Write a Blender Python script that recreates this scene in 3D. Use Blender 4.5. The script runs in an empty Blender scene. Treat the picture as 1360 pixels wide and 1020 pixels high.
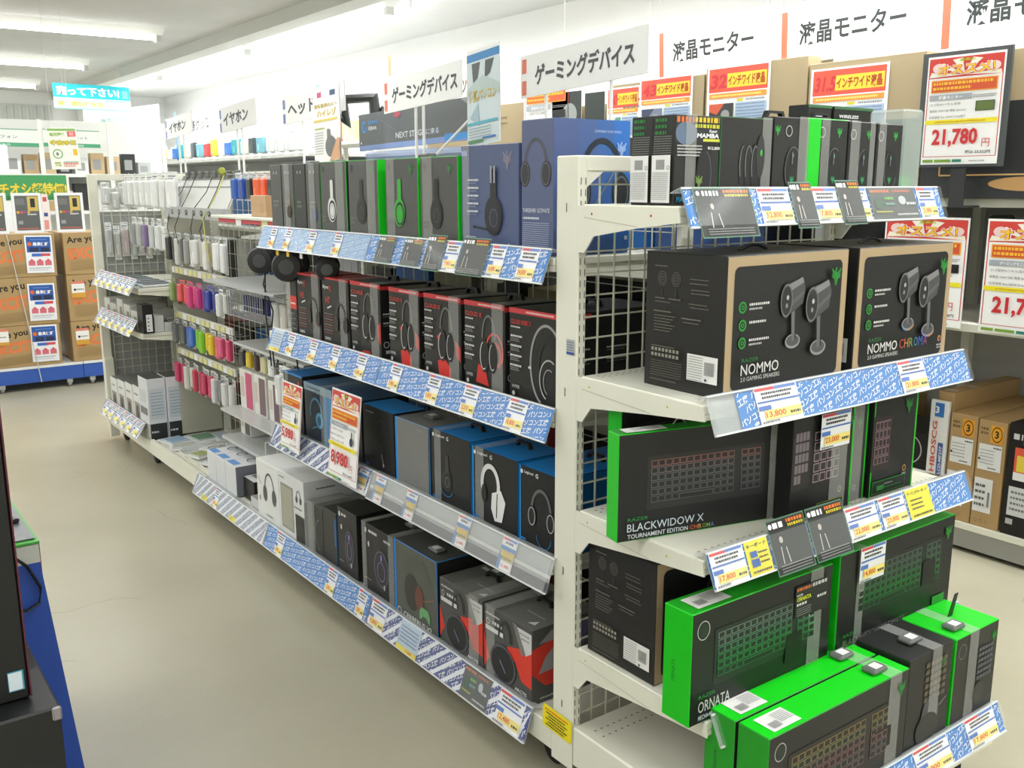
import bpy, bmesh, math, random
from mathutils import Vector, Matrix
random.seed(7)
S = bpy.context.scene
COL = S.collection
# ------------------------------------------------------------------ camera
f_px = 1282.3
yaw, pitch, roll = math.radians(36.213), math.radians(11.641), math.radians(-0.106)
cy, sy, cp, sp = math.cos(yaw), math.sin(yaw), math.cos(pitch), math.sin(pitch)
fwd = Vector((sy * cp, cy * cp, -sp)); right = Vector((cy, -sy, 0)); up = right.cross(fwd)
r2 = right * math.cos(roll) + up * math.sin(roll); u2 = up * math.cos(roll) - right * math.sin(roll)
cam = bpy.data.cameras.new('camera'); camo = bpy.data.objects.new('camera', cam); COL.objects.link(camo)
M4 = Matrix((r2, u2, -fwd)).transposed().to_4x4(); M4.translation = Vector((-1.3909, -1.6511, 1.5092))
camo.matrix_world = M4
cam.sensor_width = 36; cam.lens = f_px / 1360 * 36; cam.clip_start = 0.02; cam.clip_end = 60
S.camera = camo
# ------------------------------------------------------------------ world, lights, exposure
S.view_settings.view_transform = 'Standard'; S.view_settings.look = 'None'
S.view_settings.gamma = 1; S.view_settings.use_curve_mapping = False
S.view_settings.exposure = -0.46
w = bpy.data.worlds.new('world'); S.world = w; w.use_nodes = True
w.node_tree.nodes['Background'].inputs[0].default_value = (0.9, 0.95, 1.0, 1)
w.node_tree.nodes['Background'].inputs[1].default_value = 0.55
UP_SHARE = 0.07
TUBE_W = 34.0      # watts of one two-lamp batten
def batten_light(x, y, z, length, along_x=True, k=1.0):
    l = bpy.data.lights.new('batten_light', 'AREA'); l.shape = 'RECTANGLE'
    l.size = length; l.size_y = 0.12; l.energy = TUBE_W * k; l.color = (0.985, 1.0, 1.0)
    o = bpy.data.objects.new('batten_light', l); COL.objects.link(o); o.location = (x, y, z - 0.055)
    if not along_x: o.rotation_euler = (0, 0, math.pi / 2)
    # added upward lamp: batten spill, boosted over the monitor rack to whiten the ceiling
    l2 = l.copy(); l2.energy = l.energy * UP_SHARE * (1 if along_x else 5); o2 = bpy.data.objects.new('batten_light', l2); COL.objects.link(o2)
    o2.location = (x, y, z - 0.115); o2.rotation_euler = (math.pi, 0, 0 if along_x else math.pi / 2)
# ------------------------------------------------------------------ helpers
def lin(c):
    c /= 255.0
    return c / 12.92 if c <= 0.04045 else ((c + 0.055) / 1.055) ** 2.4
MATS = {}
def mat(rgb, rough=0.5, metal=0.0, emit=0.0, spec=0.5, key=None):
    k = key or (tuple(rgb), rough, metal, emit, spec)
    if k in MATS: return MATS[k]
    if max(rgb) < 76 and not metal: rgb = tuple(c * 0.74 for c in rgb)      # inks and black board
    m = bpy.data.materials.new('paint'); m.use_nodes = True
    b = m.node_tree.nodes['Principled BSDF']
    b.inputs['Base Color'].default_value = (lin(rgb[0]), lin(rgb[1]), lin(rgb[2]), 1)
    b.inputs['Roughness'].default_value = rough; b.inputs['Metallic'].default_value = metal
    b.inputs['Specular IOR Level'].default_value = spec
    if emit:
        b.inputs['Emission Color'].default_value = (lin(rgb[0]), lin(rgb[1]), lin(rgb[2]), 1)
        b.inputs['Emission Strength'].default_value = emit
    MATS[k] = m
    return m
def noisy(rgb1, rgb2, scale=8, rough=0.5, detail=4, stretch=None, metal=0.0, bump=0.0):
    m = bpy.data.materials.new('surface'); m.use_nodes = True; nt = m.node_tree
    b = nt.nodes['Principled BSDF']; b.inputs['Roughness'].default_value = rough; b.inputs['Metallic'].default_value = metal
    tc = nt.nodes.new('ShaderNodeTexCoord'); mp = nt.nodes.new('ShaderNodeMapping'); n = nt.nodes.new('ShaderNodeTexNoise')
    if stretch: mp.inputs['Scale'].default_value = stretch
    n.inputs['Scale'].default_value = scale; n.inputs['Detail'].default_value = detail
    r = nt.nodes.new('ShaderNodeValToRGB')
    r.color_ramp.elements[0].position = 0.35; r.color_ramp.elements[1].position = 0.65
    r.color_ramp.elements[0].color = tuple(lin(c) for c in rgb1) + (1,); r.color_ramp.elements[1].color = tuple(lin(c) for c in rgb2) + (1,)
    nt.links.new(tc.outputs['Object'], mp.inputs[0]); nt.links.new(mp.outputs[0], n.inputs['Vector'])
    nt.links.new(n.outputs['Fac'], r.inputs[0]); nt.links.new(r.outputs[0], b.inputs['Base Color'])
    if bump:
        bp = nt.nodes.new('ShaderNodeBump'); bp.inputs['Strength'].default_value = bump
        nt.links.new(n.outputs['Fac'], bp.inputs['Height']); nt.links.new(bp.outputs[0], b.inputs['Normal'])
    return m
def film(rgb, fac, rough=0.15, key='film'):
    k = (key, tuple(rgb), fac, rough)
    if k in MATS: return MATS[k]
    m = bpy.data.materials.new('clear_plastic'); m.use_nodes = True; nt = m.node_tree
    b = nt.nodes['Principled BSDF']; b.inputs['Base Color'].default_value = tuple(lin(c) for c in rgb) + (1,); b.inputs['Roughness'].default_value = rough; b.inputs['Specular IOR Level'].default_value = 0.3
    t = nt.nodes.new('ShaderNodeBsdfTransparent'); x = nt.nodes.new('ShaderNodeMixShader'); x.inputs[0].default_value = fac
    nt.links.new(t.outputs[0], x.inputs[1]); nt.links.new(b.outputs[0], x.inputs[2])
    nt.links.new(x.outputs[0], nt.nodes['Material Output'].inputs[0])
    MATS[k] = m
    return m
WHITE = (250, 250, 248)
ENAMEL = noisy((226, 225, 209), (231, 230, 216), 3, 0.35)
MESHW = mat((214, 214, 196), 0.4)
CHANNEL = film((225, 232, 235), 0.22, 0.12)
FILM = film((222, 223, 218), 0.27, 0.38)
CLEAR = film((225, 228, 226), 0.16, 0.08)
CLEARH = film((215, 220, 222), 0.42, 0.12)
DARK = (38, 38, 36)

# text glyph meshes ------------------------------------------------
_cu = bpy.data.curves.new('glyphs', 'FONT'); _cu.resolution_u = 2; _ob = bpy.data.objects.new('glyphs', _cu)
_TX = {}
def glyphs(s, bold):
    k = (s, bold)
    if k not in _TX:
        _cu.body = s; _cu.offset = bold
        me = _ob.to_mesh()
        v = [(p.co.x, p.co.y) for p in me.vertices]; fs = [tuple(p.vertices) for p in me.polygons]
        _ob.to_mesh_clear()
        if v:
            x0 = min(p[0] for p in v); x1 = max(p[0] for p in v); y0 = min(p[1] for p in v); y1 = max(p[1] for p in v)
        else: x0 = y0 = 0; x1 = y1 = 1
        _TX[k] = ([(p[0] - x0, p[1] - y0) for p in v], fs, x1 - x0, y1 - y0)
    return _TX[k]

class Shape:
    """collects faces in one mesh; also flat printing laid on a face of it"""
    def __init__(s): s.v = []; s.f = []; s.m = []; s.mats = []; s.fr(); s.scale = (1, 1)
    def mi(s, m):
        if not isinstance(m, bpy.types.Material): m = mat(m)
        if m not in s.mats: s.mats.append(m)
        return s.mats.index(m)
    def fr(s, O=(0, 0, 0), U=(1, 0, 0), V=(0, 0, 1), lift=0.0005):
        same = O is getattr(s, 'O', None)          # going on in the same plane: never sink below what is printed
        s.O = O if same else Vector(O); s.U = Vector(U).normalized(); s.V = Vector(V).normalized(); s.N = s.U.cross(s.V); s.h = max(s.h, lift) if same else lift
        return s
    def raw(s, vs, fs, m):
        b = len(s.v); i = s.mi(m); s.v += [tuple(p) for p in vs]
        for q in fs: s.f.append(tuple(b + k for k in q)); s.m.append(i)
    def flat(s, pts, fs, m, step=0.00025):
        s.h += step
        s.raw([s.O + s.U * x + s.V * y + s.N * s.h for x, y in pts], fs, m)
    def poly(s, pts, m): s.flat(pts, [tuple(range(len(pts)))], m)
    def rect(s, x, y, w, h, m): s.poly([(x, y), (x + w, y), (x + w, y + h), (x, y + h)], m)
    def rects(s, L, m):
        vs = []; fs = []
        for x, y, w, h in L:
            b = len(vs); vs += [(x, y), (x + w, y), (x + w, y + h), (x, y + h)]; fs.append((b, b + 1, b + 2, b + 3))
        if vs: s.flat(vs, fs, m)
    def rrect(s, x, y, w, h, r, m):
        P = []
        for cx, cy_, a in ((x + w - r, y + r, -90), (x + w - r, y + h - r, 0), (x + r, y + h - r, 90), (x + r, y + r, 180)):
            for k in range(5): t = math.radians(a + k * 22.5); P.append((cx + r * math.cos(t), cy_ + r * math.sin(t)))
        s.poly(P, m)
    def ell(s, cx, cy_, rx, ry, m, n=20): s.poly([(cx + rx * math.cos(2 * math.pi * k / n), cy_ + ry * math.sin(2 * math.pi * k / n)) for k in range(n)], m)
    def arc(s, cx, cy_, rx, ry, t, m, a0=0, a1=360, n=20, ty=None):
        vs = []; fs = []; ty = t if ty is None else ty
        for k in range(n + 1):
            a = math.radians(a0 + (a1 - a0) * k / n); c, q = math.cos(a), math.sin(a)
            vs += [(cx + rx * c, cy_ + ry * q), (cx + (rx - t) * c, cy_ + (ry - ty) * q)]
        for k in range(n): fs.append((2 * k, 2 * k + 2, 2 * k + 3, 2 * k + 1))
        s.flat(vs, fs, m)
    def line(s, a, b, t, m):
        dx, dy = b[0] - a[0], b[1] - a[1]; L = math.hypot(dx, dy) or 1; nx, ny = -dy / L * t / 2, dx / L * t / 2
        s.poly([(a[0] + nx, a[1] + ny), (b[0] + nx, b[1] + ny), (b[0] - nx, b[1] - ny), (a[0] - nx, a[1] - ny)], m)
    def text(s, str_, x, y, h, m, w=None, bold=0.0, align='l', rot=0, clip=None, shear=0):
        v, fs, tw, th = glyphs(str_, bold)
        ky = h / th if th else 1; kx = (w / tw) if w else ky
        W = tw * kx
        x0 = x - (W if align == 'r' else W / 2 if align == 'c' else 0)
        c, q = math.cos(rot), math.sin(rot)
        P = [(x0 + (px * kx + shear * py * ky) * c - py * ky * q, y + (px * kx + shear * py * ky) * q + py * ky * c) for px, py in v]
        if clip:
            fs = [g for g in fs if all(clip[0] <= P[i][0] <= clip[2] and clip[1] <= P[i][1] <= clip[3] for i in g)]
        s.flat(P, fs, m)
        return W
    def lines(s, x, y, w, n, pitch, m, t=None, rnd=0.35):
        s.rects([(x, y - k * pitch, w * (1 - rnd * random.random()), t or pitch * 0.45) for k in range(n)], m)
    def words(s, x, y, w, h, m, gap=0.35):
        """a line of unreadable small print: short dashes"""
        L = []; p = x
        while p < x + w:
            l = h * random.uniform(0.5, 1.4); L.append((p, y, min(l, x + w - p), h)); p += l + h * gap
        s.rects(L, m)
    def box(s, x0, y0, z0, x1, y1, z1, m, faces=None, bev=0.0):
        ms = faces or {}
        if bev:
            bm = bmesh.new(); bmesh.ops.create_cube(bm, size=1)
            for v in bm.verts: v.co = Vector((x0 + (v.co.x + .5) * (x1 - x0), y0 + (v.co.y + .5) * (y1 - y0), z0 + (v.co.z + .5) * (z1 - z0)))
            bm.faces.ensure_lookup_table(); bm.normal_update()
            key = lambda n: '-x' if n.x < -.9 else '+x' if n.x > .9 else '-y' if n.y < -.9 else '+y' if n.y > .9 else '-z' if n.z < -.9 else '+z'
            for q in bm.faces: q.material_index = s.mi(ms.get(key(q.normal), m))
            bmesh.ops.bevel(bm, geom=bm.edges[:], offset=bev, segments=1, affect='EDGES')
            b = len(s.v); s.v += [tuple(v.co) for v in bm.verts]; bm.verts.index_update()
            for q in bm.faces: s.f.append(tuple(b + v.index for v in q.verts)); s.m.append(q.material_index)
            bm.free(); return s
        vs = [(x0, y0, z0), (x1, y0, z0), (x1, y1, z0), (x0, y1, z0), (x0, y0, z1), (x1, y0, z1), (x1, y1, z1), (x0, y1, z1)]
        for k, q in (('-z', (0, 3, 2, 1)), ('+z', (4, 5, 6, 7)), ('-y', (0, 1, 5, 4)), ('+x', (1, 2, 6, 5)), ('+y', (2, 3, 7, 6)), ('-x', (3, 0, 4, 7))):
            s.raw([vs[i] for i in q], [(0, 1, 2, 3)], ms.get(k, m))
        return s
    def prism(s, pts, axis, a, b, m):
        """extrude a 2D outline along an axis: axis x -> pts are (y,z); y -> (x,z); z -> (x,y)"""
        def P(p, t): return (t, p[0], p[1]) if axis == 'x' else (p[0], t, p[1]) if axis == 'y' else (p[0], p[1], t)
        n = len(pts); vs = [P(p, a) for p in pts] + [P(p, b) for p in pts]
        s.raw(vs, [tuple(range(n))[::-1], tuple(range(n, 2 * n))] + [(k, (k + 1) % n, n + (k + 1) % n, n + k) for k in range(n)], m)
        return s
    def tube(s, pts, r, m, n=6, closed=False):
        pts = [Vector(p) for p in pts]; vs = []; fs = []
        prev = None
        for i, p in enumerate(pts):
            d = ((pts[min(i + 1, len(pts) - 1)] - pts[max(i - 1, 0)]) or Vector((0, 0, 1))).normalized()
            a = d.cross(Vector((0, 0, 1)) if abs(d.z) < .95 else Vector((1, 0, 0))).normalized(); b = d.cross(a)
            for k in range(n): t = 2 * math.pi * k / n; vs.append(p + (a * math.cos(t) + b * math.sin(t)) * r)
        for i in range(len(pts) - 1):
            for k in range(n): fs.append((i * n + k, i * n + (k + 1) % n, (i + 1) * n + (k + 1) % n, (i + 1) * n + k))
        fs.append(tuple(range(n))[::-1]); fs.append(tuple(range(len(vs) - n, len(vs))))
        s.raw(vs, fs, m); return s
    def lathe(s, c, prof, axis, m, n=20):
        """prof: list of (radius, offset along axis)"""
        c = Vector(c); A = {'x': (Vector((1, 0, 0)), Vector((0, 1, 0)), Vector((0, 0, 1))), 'y': (Vector((0, 1, 0)), Vector((0, 0, 1)), Vector((1, 0, 0))), 'z': (Vector((0, 0, 1)), Vector((1, 0, 0)), Vector((0, 1, 0)))}[axis]
        vs = []; fs = []
        for r, o in prof:
            for k in range(n): t = 2 * math.pi * k / n; vs.append(c + A[0] * o + A[1] * r * math.cos(t) + A[2] * r * math.sin(t))
        for i in range(len(prof) - 1):
            for k in range(n): fs.append((i * n + k, i * n + (k + 1) % n, (i + 1) * n + (k + 1) % n, (i + 1) * n + k))
        fs.append(tuple(range(n))[::-1]); fs.append(tuple(range(len(vs) - n, len(vs))))
        s.raw(vs, fs, m); return s
    def wires(s, x0, x1, z0, z1, y, m, px=0.05, pz=0.05, r=0.0016, plane='xz'):
        """welded wire grid"""
        k = 0
        nx = int(round((x1 - x0) / px)); nz = int(round((z1 - z0) / pz))
        for i in range(nx + 1):
            a = x0 + (x1 - x0) * i / max(nx, 1)
            if plane == 'xz': s.box(a - r, y - r, z0, a + r, y + r, z1, m)
            elif plane == 'yz': s.box(y - r, a - r, z0, y + r, a + r, z1, m)
            else: s.box(a - r, z0, y - r, a + r, z1, y + r, m)
        for j in range(nz + 1):
            b = z0 + (z1 - z0) * j / max(nz, 1)
            if plane == 'xz': s.box(x0, y + r, b - r, x1, y + 3 * r, b + r, m)
            elif plane == 'yz': s.box(y + r, x0, b - r, y + 3 * r, x1, b + r, m)
            else: s.box(x0, b - r, y + r, x1, b + r, y + 3 * r, m)
        return s
    def obj(s, name, parent=None, label=None, cat=None, group=None, kind=None, loc=None, rz=0, smooth=False):
        me = bpy.data.meshes.new(name); me.from_pydata(s.v, [], s.f)
        for m in s.mats: me.materials.append(m)
        me.polygons.foreach_set('material_index', s.m)
        if smooth: me.polygons.foreach_set('use_smooth', [True] * len(me.polygons))
        me.update()
        o = bpy.data.objects.new(name, me); COL.objects.link(o)
        if parent: o.parent = parent
        if loc: o.location = loc
        if rz: o.rotation_euler = (0, 0, rz)
        return tag(o, label, cat, group, kind)
def tag(o, label=None, cat=None, group=None, kind=None):
    if label: o['label'] = label
    if cat: o['category'] = cat
    if group: o['group'] = group
    if kind: o['kind'] = kind
    return o
def empty(name, loc=(0, 0, 0), rz=0, label=None, cat=None, group=None):
    o = bpy.data.objects.new(name, None); COL.objects.link(o); o.location = loc; o.rotation_euler = (0, 0, rz)
    return tag(o, label, cat, group)
def copy_tree(o, parent=None, **kw):
    c = o.copy(); COL.objects.link(c); c.parent = parent
    for ch in list(o.children): copy_tree(ch, c)
    for k in ('label', 'group'):
        if kw.get(k): c[k] = kw[k]
    if 'loc' in kw: c.location = kw['loc']
    if 'rz' in kw: c.rotation_euler = (0, 0, kw['rz'])
    return c
HP = math.pi / 2
# ------------------------------------------------------------------ room shell
FLOOR = bpy.data.materials.new('vinyl_floor'); FLOOR.use_nodes = True
nt = FLOOR.node_tree; b = nt.nodes['Principled BSDF']; b.inputs['Roughness'].default_value = 0.32
tc = nt.nodes.new('ShaderNodeTexCoord'); n1 = nt.nodes.new('ShaderNodeTexNoise'); n1.inputs['Scale'].default_value = 1.6; n1.inputs['Detail'].default_value = 6
rp = nt.nodes.new('ShaderNodeValToRGB'); rp.color_ramp.elements[0].position = 0.3; rp.color_ramp.elements[1].position = 0.7
rp.color_ramp.elements[0].color = (lin(170), lin(165), lin(143), 1); rp.color_ramp.elements[1].color = (lin(183), lin(178), lin(156), 1)
n2 = nt.nodes.new('ShaderNodeTexNoise'); n2.inputs['Scale'].default_value = 55; n2.inputs['Detail'].default_value = 3
mx = nt.nodes.new('ShaderNodeMix'); mx.data_type = 'RGBA'; mx.blend_type = 'MULTIPLY'; mx.inputs['Factor'].default_value = 0.10
# faint scuff scratches
wv = nt.nodes.new('ShaderNodeTexVoronoi'); wv.feature = 'DISTANCE_TO_EDGE'; wv.inputs['Scale'].default_value = 1.1; wv.inputs['Randomness'].default_value = 1
n3 = nt.nodes.new('ShaderNodeTexNoise'); n3.inputs['Scale'].default_value = 2.2
ad = nt.nodes.new('ShaderNodeMix'); ad.data_type = 'RGBA'; ad.inputs['Factor'].default_value = 0.3
th = nt.nodes.new('ShaderNodeMath'); th.operation = 'LESS_THAN'; th.inputs[1].default_value = 0.0022
n4 = nt.nodes.new('ShaderNodeTexNoise'); n4.inputs['Scale'].default_value = 1.3
g4 = nt.nodes.new('ShaderNodeMath'); g4.operation = 'GREATER_THAN'; g4.inputs[1].default_value = 0.52
ml = nt.nodes.new('ShaderNodeMath'); ml.operation = 'MULTIPLY'
mk = nt.nodes.new('ShaderNodeMath'); mk.operation = 'MULTIPLY'; mk.inputs[1].default_value = 0.30
sc = nt.nodes.new('ShaderNodeMix'); sc.data_type = 'RGBA'; sc.inputs['B'].default_value = (0.16, 0.14, 0.10, 1)
L = nt.links.new
for n in (n1, n2, n3, n4): L(tc.outputs['Object'], n.inputs['Vector'])
L(tc.outputs['Object'], ad.inputs['A']); L(n3.outputs['Color'], ad.inputs['B']); L(ad.outputs['Result'], wv.inputs['Vector'])
L(n1.outputs['Fac'], rp.inputs[0]); L(rp.outputs[0], mx.inputs['A']); L(n2.outputs['Color'], mx.inputs['B'])
L(wv.outputs['Distance'], th.inputs[0]); L(n4.outputs['Fac'], g4.inputs[0]); L(th.outputs[0], ml.inputs[0]); L(g4.outputs[0], ml.inputs[1]); L(ml.outputs[0], mk.inputs[0])
L(mk.outputs[0], sc.inputs['Factor']); L(mx.outputs['Result'], sc.inputs['A']); L(sc.outputs['Result'], b.inputs['Base Color'])
X0, X1, Y0, Y1, ZC = -8.0, 3.3, -4.5, 13.6, 2.8
Shape().box(X0, Y0, -0.1, X1, Y1, 0, FLOOR).obj('floor', kind='structure')
WALLM = noisy((240, 241, 240), (245, 246, 245), 1.5, 0.7)
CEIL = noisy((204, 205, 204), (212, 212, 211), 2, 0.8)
s_ = Shape().box(X0, Y0, ZC, 1.83, Y1, ZC + 0.1, CEIL); s_.box(1.83, Y0, ZC, X1, Y1, ZC + 0.1, WALLM); s_.obj('ceiling', kind='structure')  # ceiling right of the beam coloured whiter to stand in for overexposure
Shape().box(X1, Y0, 0, X1 + 0.1, Y1, ZC, WALLM).obj('wall_right', kind='structure')
Shape().box(X0 - 0.1, Y0, 0, X0, Y1, ZC, WALLM).obj('wall_left', kind='structure')
Shape().box(X0, Y1, 0, X1, Y1 + 0.1, ZC, WALLM).obj('wall_back', kind='structure')
Shape().box(X0, Y0 - 0.1, 0, X1, Y0, ZC, WALLM).obj('wall_front', kind='structure')
Shape().box(1.74, Y0, 2.70, 1.92, Y1, ZC, mat((214, 216, 212), 0.7)).obj('trim_1', kind='structure')
# slatted air grille band high on the back wall
sh = Shape()
sh.box(-1.0, Y1 - 0.04, 2.30, 1.72, Y1 - 0.002, 2.62, mat((205, 208, 204), 0.7))
for k in range(28): sh.box(-0.95 + k * 0.095, Y1 - 0.06, 2.32, -0.90 + k * 0.095, Y1 - 0.041, 2.60, mat((190, 194, 190), 0.7))
sh.obj('trim_2', kind='structure')

# ceiling battens
TUBE = mat((255, 255, 250), 0.5, emit=9.0)
def batten(x, y, L_, along_x=True, lab='', grp='ceiling battens over the aisle', k=1.0, lit=True):
    t = empty('ceiling_batten', (x, y, ZC), 0 if along_x else HP, lab, 'lamp', grp)
    s = Shape(); s.prism([(-0.10, 0), (-0.035, -0.05), (0.035, -0.05), (0.10, 0)], 'x', -L_ / 2, L_ / 2, mat((235, 236, 232), 0.4)); s.obj('housing', t)
    s = Shape(); s.lathe((0, 0, -0.075), [(0.016, -L_ / 2 + 0.03), (0.016, L_ / 2 - 0.03)], 'x', TUBE, 10); s.obj('tube', t)
    for e in (-1, 1): s = Shape(); s.box(e * (L_ / 2 - 0.03) - 0.022, -0.03, -0.105, e * (L_ / 2 - 0.03) + 0.022, 0.03, -0.045, mat((200, 202, 198), 0.4)); s.obj('lamp_holder', t)
    batten_light(x, y, ZC - 0.06, L_ - 0.1, along_x, k)
BY = [-3.15, -0.6, 1.95, 4.5, 7.04, 9.58, 12.1]
ORD = ['nearest the front wall', 'over the near end of the aisle', 'over the headset shelves', 'over the far end of the display gondola', 'the nearest one in view', 'the middle one in view', 'the farthest one in view']
for i, y in enumerate(BY):
    for j, x in enumerate((0.1, -2.7, -5.5)):
        batten(x, y, 2.4, True, ('white ceiling batten lamp, ' + ORD[i]) if j == 0 else 'ceiling lamp left of the frame, column %s, %s' % ('two' if j == 1 else 'three', ORD[i]), k=1.0)
for i, y in enumerate((-2.2, 0.5, 3.2, 5.9, 8.6, 11.3)):
    batten(2.20, y, 2.4, False, 'white ceiling batten lamp over the monitor rack, %s from the front wall' % ['first', 'second', 'third', 'fourth', 'fifth', 'sixth'][i], 'ceiling battens over the monitor rack', 1.5)

# ------------------------------------------------------------------ display gondola (long run)
PITCH = 0.86; YB = [0.08 + PITCH * k for k in range(6)]
def slots(s, x, y, z0, z1, plane, side, dx=0.006):
    """two columns of flat dark marks painted for the shade in punched slots on a post face"""
    n = int((z1 - z0) / 0.025); L_ = []
    for k in range(n):
        for c in (-dx, dx): L_.append((c - 0.0011, k * 0.025 + 0.005, 0.0022, 0.015))
    if plane == '-y': s.fr((x, y, z0), (1, 0, 0), (0, 0, 1), 0.0004)
    elif plane == '-x': s.fr((x, y, z0), (0, -1, 0), (0, 0, 1), 0.0004)
    s.rects(L_, mat((70, 68, 58), 0.8))  # flat dark rects stand in for the shade inside the slots
def post(parent, x0, x1, y0, y1, z0, z1, slotplane=None):
    s = Shape(); s.box(x0, y0, z0, x1, y1, z1, ENAMEL, bev=0.003)
    if slotplane == '-y': slots(s, (x0 + x1) / 2, y0, z0 + 0.02, z1 - 0.02, '-y', 0, (x1 - x0) * 0.24)
    if slotplane == '-x': slots(s, x0, (y0 + y1) / 2, z0 + 0.02, z1 - 0.02, '-x', 0, (y1 - y0) * 0.24)
    return s.obj('upright_post', parent)
def castor(parent, x, y, z1):
    c = Shape()
    c.box(x - 0.02, y - 0.022, z1 - 0.006, x + 0.02, y + 0.022, z1, mat((150, 150, 145), 0.4, 0.6))
    c.box(x - 0.016, y - 0.006, 0.03, x - 0.013, y + 0.02, z1 - 0.006, mat((60, 60, 58), 0.4)); c.box(x + 0.013, y - 0.006, 0.03, x + 0.016, y + 0.02, z1 - 0.006, mat((60, 60, 58), 0.4))
    o = c.obj('castor', parent)
    w_ = Shape(); w_.lathe((x, y + 0.012, 0.0425), [(0.030, -0.014), (0.042, -0.010), (0.042, 0.010), (0.030, 0.014)], 'x', mat((30, 30, 30), 0.7), 18); w_.obj('wheel', o)
def shelf_long(parent, y0, y1, z, depth=0.40, x0=0.005, holes=True, sgn=1, xb=0.40, lip=0.03):
    s = Shape(); xf = xb - sgn * depth
    a, c = min(xf, xb), max(xf, xb)
    s.box(a, y0, z - 0.018, c, y1, z, ENAMEL, bev=0.002)
    s.box(xf if sgn > 0 else xf - 0.012, y0, z - lip, xf + 0.012 if sgn > 0 else xf, y1, z - 0.018, ENAMEL)
    o = s.obj('shelf', parent)
    for yy in (y0 + 0.006, y1 - 0.009):
        q = Shape(); X = lambda d: xb - sgn * d
        q.prism([(X(0), z - 0.018), (X(depth - 0.01), z - 0.018), (X(depth - 0.01), z - 0.03), (X(depth * 0.75), z - 0.042), (X(0.05), z - 0.07), (X(0.02), z - 0.105), (X(0), z - 0.105)], 'y', yy, yy + 0.003, ENAMEL)
        q.obj('bracket', o)
    return o
G = empty('display_gondola', (0, 0, 0), 0, 'long white double-sided steel gondola on castors carrying the headset boxes', 'shelving')
for k, y in enumerate(YB):
    post(G, 0.40, 0.44, y - 0.012, y + 0.012, 0.10, 1.575, '-x' if k else None)
for k in range(5):
    a, c = YB[k], YB[k + 1]
    s = Shape(); s.box(-0.0, a, 0.10, 0.84, c, 0.17, ENAMEL, bev=0.003)
    s.obj('base_deck', G)
    s = Shape(); s.wires(a + 0.03, c - 0.03, 0.19, 1.54, 0.405, MESHW, 0.073, 0.075, 0.0013, 'yz'); s.obj('wire_panel', G)
    s = Shape(); s.box(0.405, a, 1.545, 0.435, c, 1.575, ENAMEL, bev=0.002); s.obj('top_rail', G)
for k in (0, 1):
    for z in (1.345, 0.975, 0.603):
        shelf_long(G, YB[k] + 0.004, YB[k + 1] - 0.004, z)
for z in (0.985, 0.75): shelf_long(G, YB[4] + 0.004, YB[5] - 0.03, z)
for k in range(5):
    for z in (1.30, 0.93, 0.55): shelf_long(G, YB[k] + 0.004, YB[k + 1] - 0.004, z, sgn=-1, xb=0.44, depth=0.38)
for y in (0.145, 1.75, 2.70, 3.68, 4.30): castor(G, 0.078, y, 0.10); castor(G, 0.76, y, 0.10)
# far end frame, seen face on at the left
s = Shape(); s.box(0.0, 4.385, 0.10, 0.05, 4.42, 1.575, ENAMEL, bev=0.003); s.obj('upright_post', G)
s = Shape(); s.box(0.80, 4.385, 0.10, 0.84, 4.42, 1.575, ENAMEL, bev=0.003); s.obj('upright_post', G)
s = Shape(); s.box(0.05, 4.39, 1.54, 0.80, 4.415, 1.575, ENAMEL); s.obj('top_rail', G)
s = Shape(); s.wires(0.07, 0.80, 0.19, 1.53, 4.40, MESHW, 0.048, 0.048, 0.0018); s.obj('wire_panel', G)
s = Shape(); s.box(0.0, 4.36, 0.02, 0.05, 4.385, 0.50, ENAMEL); s.obj('foot_plate', G)
s = Shape(); s.box(0.055, 4.424, 0.19, 0.795, 4.430, 1.36, mat((166, 168, 166), 0.6)); s.obj('backing_board', G)
# grey end stop panel between the pegged bay and the shelved bay
s = Shape(); s.box(0.17, 3.503, 0.19, 0.39, 3.512, 1.50, mat((176, 174, 156), 0.5)); s.obj('divider_panel', G)

# ------------------------------------------------------------------ end gondola facing the camera
EW = 0.93
E_ = empty('end_gondola', (0, 0, 0), 0, 'white steel end gondola with slotted corner post and wire back', 'shelving')
s = Shape(); s.box(0.0, 0.0, 0.10, 0.026, 0.078, 1.573, ENAMEL, bev=0.003)
slots(s, 0.013, 0.0, 0.205, 1.55, '-y', 0, 0.0065)
s.fr((0, 0.04, 0), (0, -1, 0), (0, 0, 1), 0.0004)
for z in (1.45, 1.03, 0.59, 0.24): s.rect(-0.002, z, 0.003, 0.02, mat((80, 78, 66)))
s.rect(0.005, 1.13, 0.028, 0.035, mat((176, 182, 186))); s.rect(0.005, 1.13, 0.028, 0.006, (40, 80, 150))
for k in range(4): s.words(0.007, 1.140 + k * 0.006, 0.024, 0.002, (90, 100, 110))
s.box(-0.001, -0.002, 0.085, 0.0, 0.08, 0.21, ENAMEL)
s.obj('upright_post', E_)
post(E_, EW - 0.026, EW, 0.0, 0.05, 0.10, 1.573, '-y')
s = Shape(); s.box(0.026, 0.0, 1.538, EW - 0.026, 0.03, 1.573, ENAMEL, bev=0.003)
for x, d in ((0.026, 1), (EW - 0.026, -1)): s.prism([(x, 1.54), (x + d * 0.05, 1.54), (x, 1.505)], 'y', 0.002, 0.012, ENAMEL)
s.obj('top_rail', E_)
s = Shape(); s.wires(0.028, EW - 0.03, 0.17, 1.56, 0.018, MESHW, 0.0485, 0.0505, 0.0018); s.obj('wire_panel', E_)
s = Shape(); s.box(0.0, -0.57, 0.10, EW, 0.0, 0.205, ENAMEL, bev=0.004)
s.fr((0, -0.57, 0.205), (1, 0, 0), (0, 1, 0), 0.0004)
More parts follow.
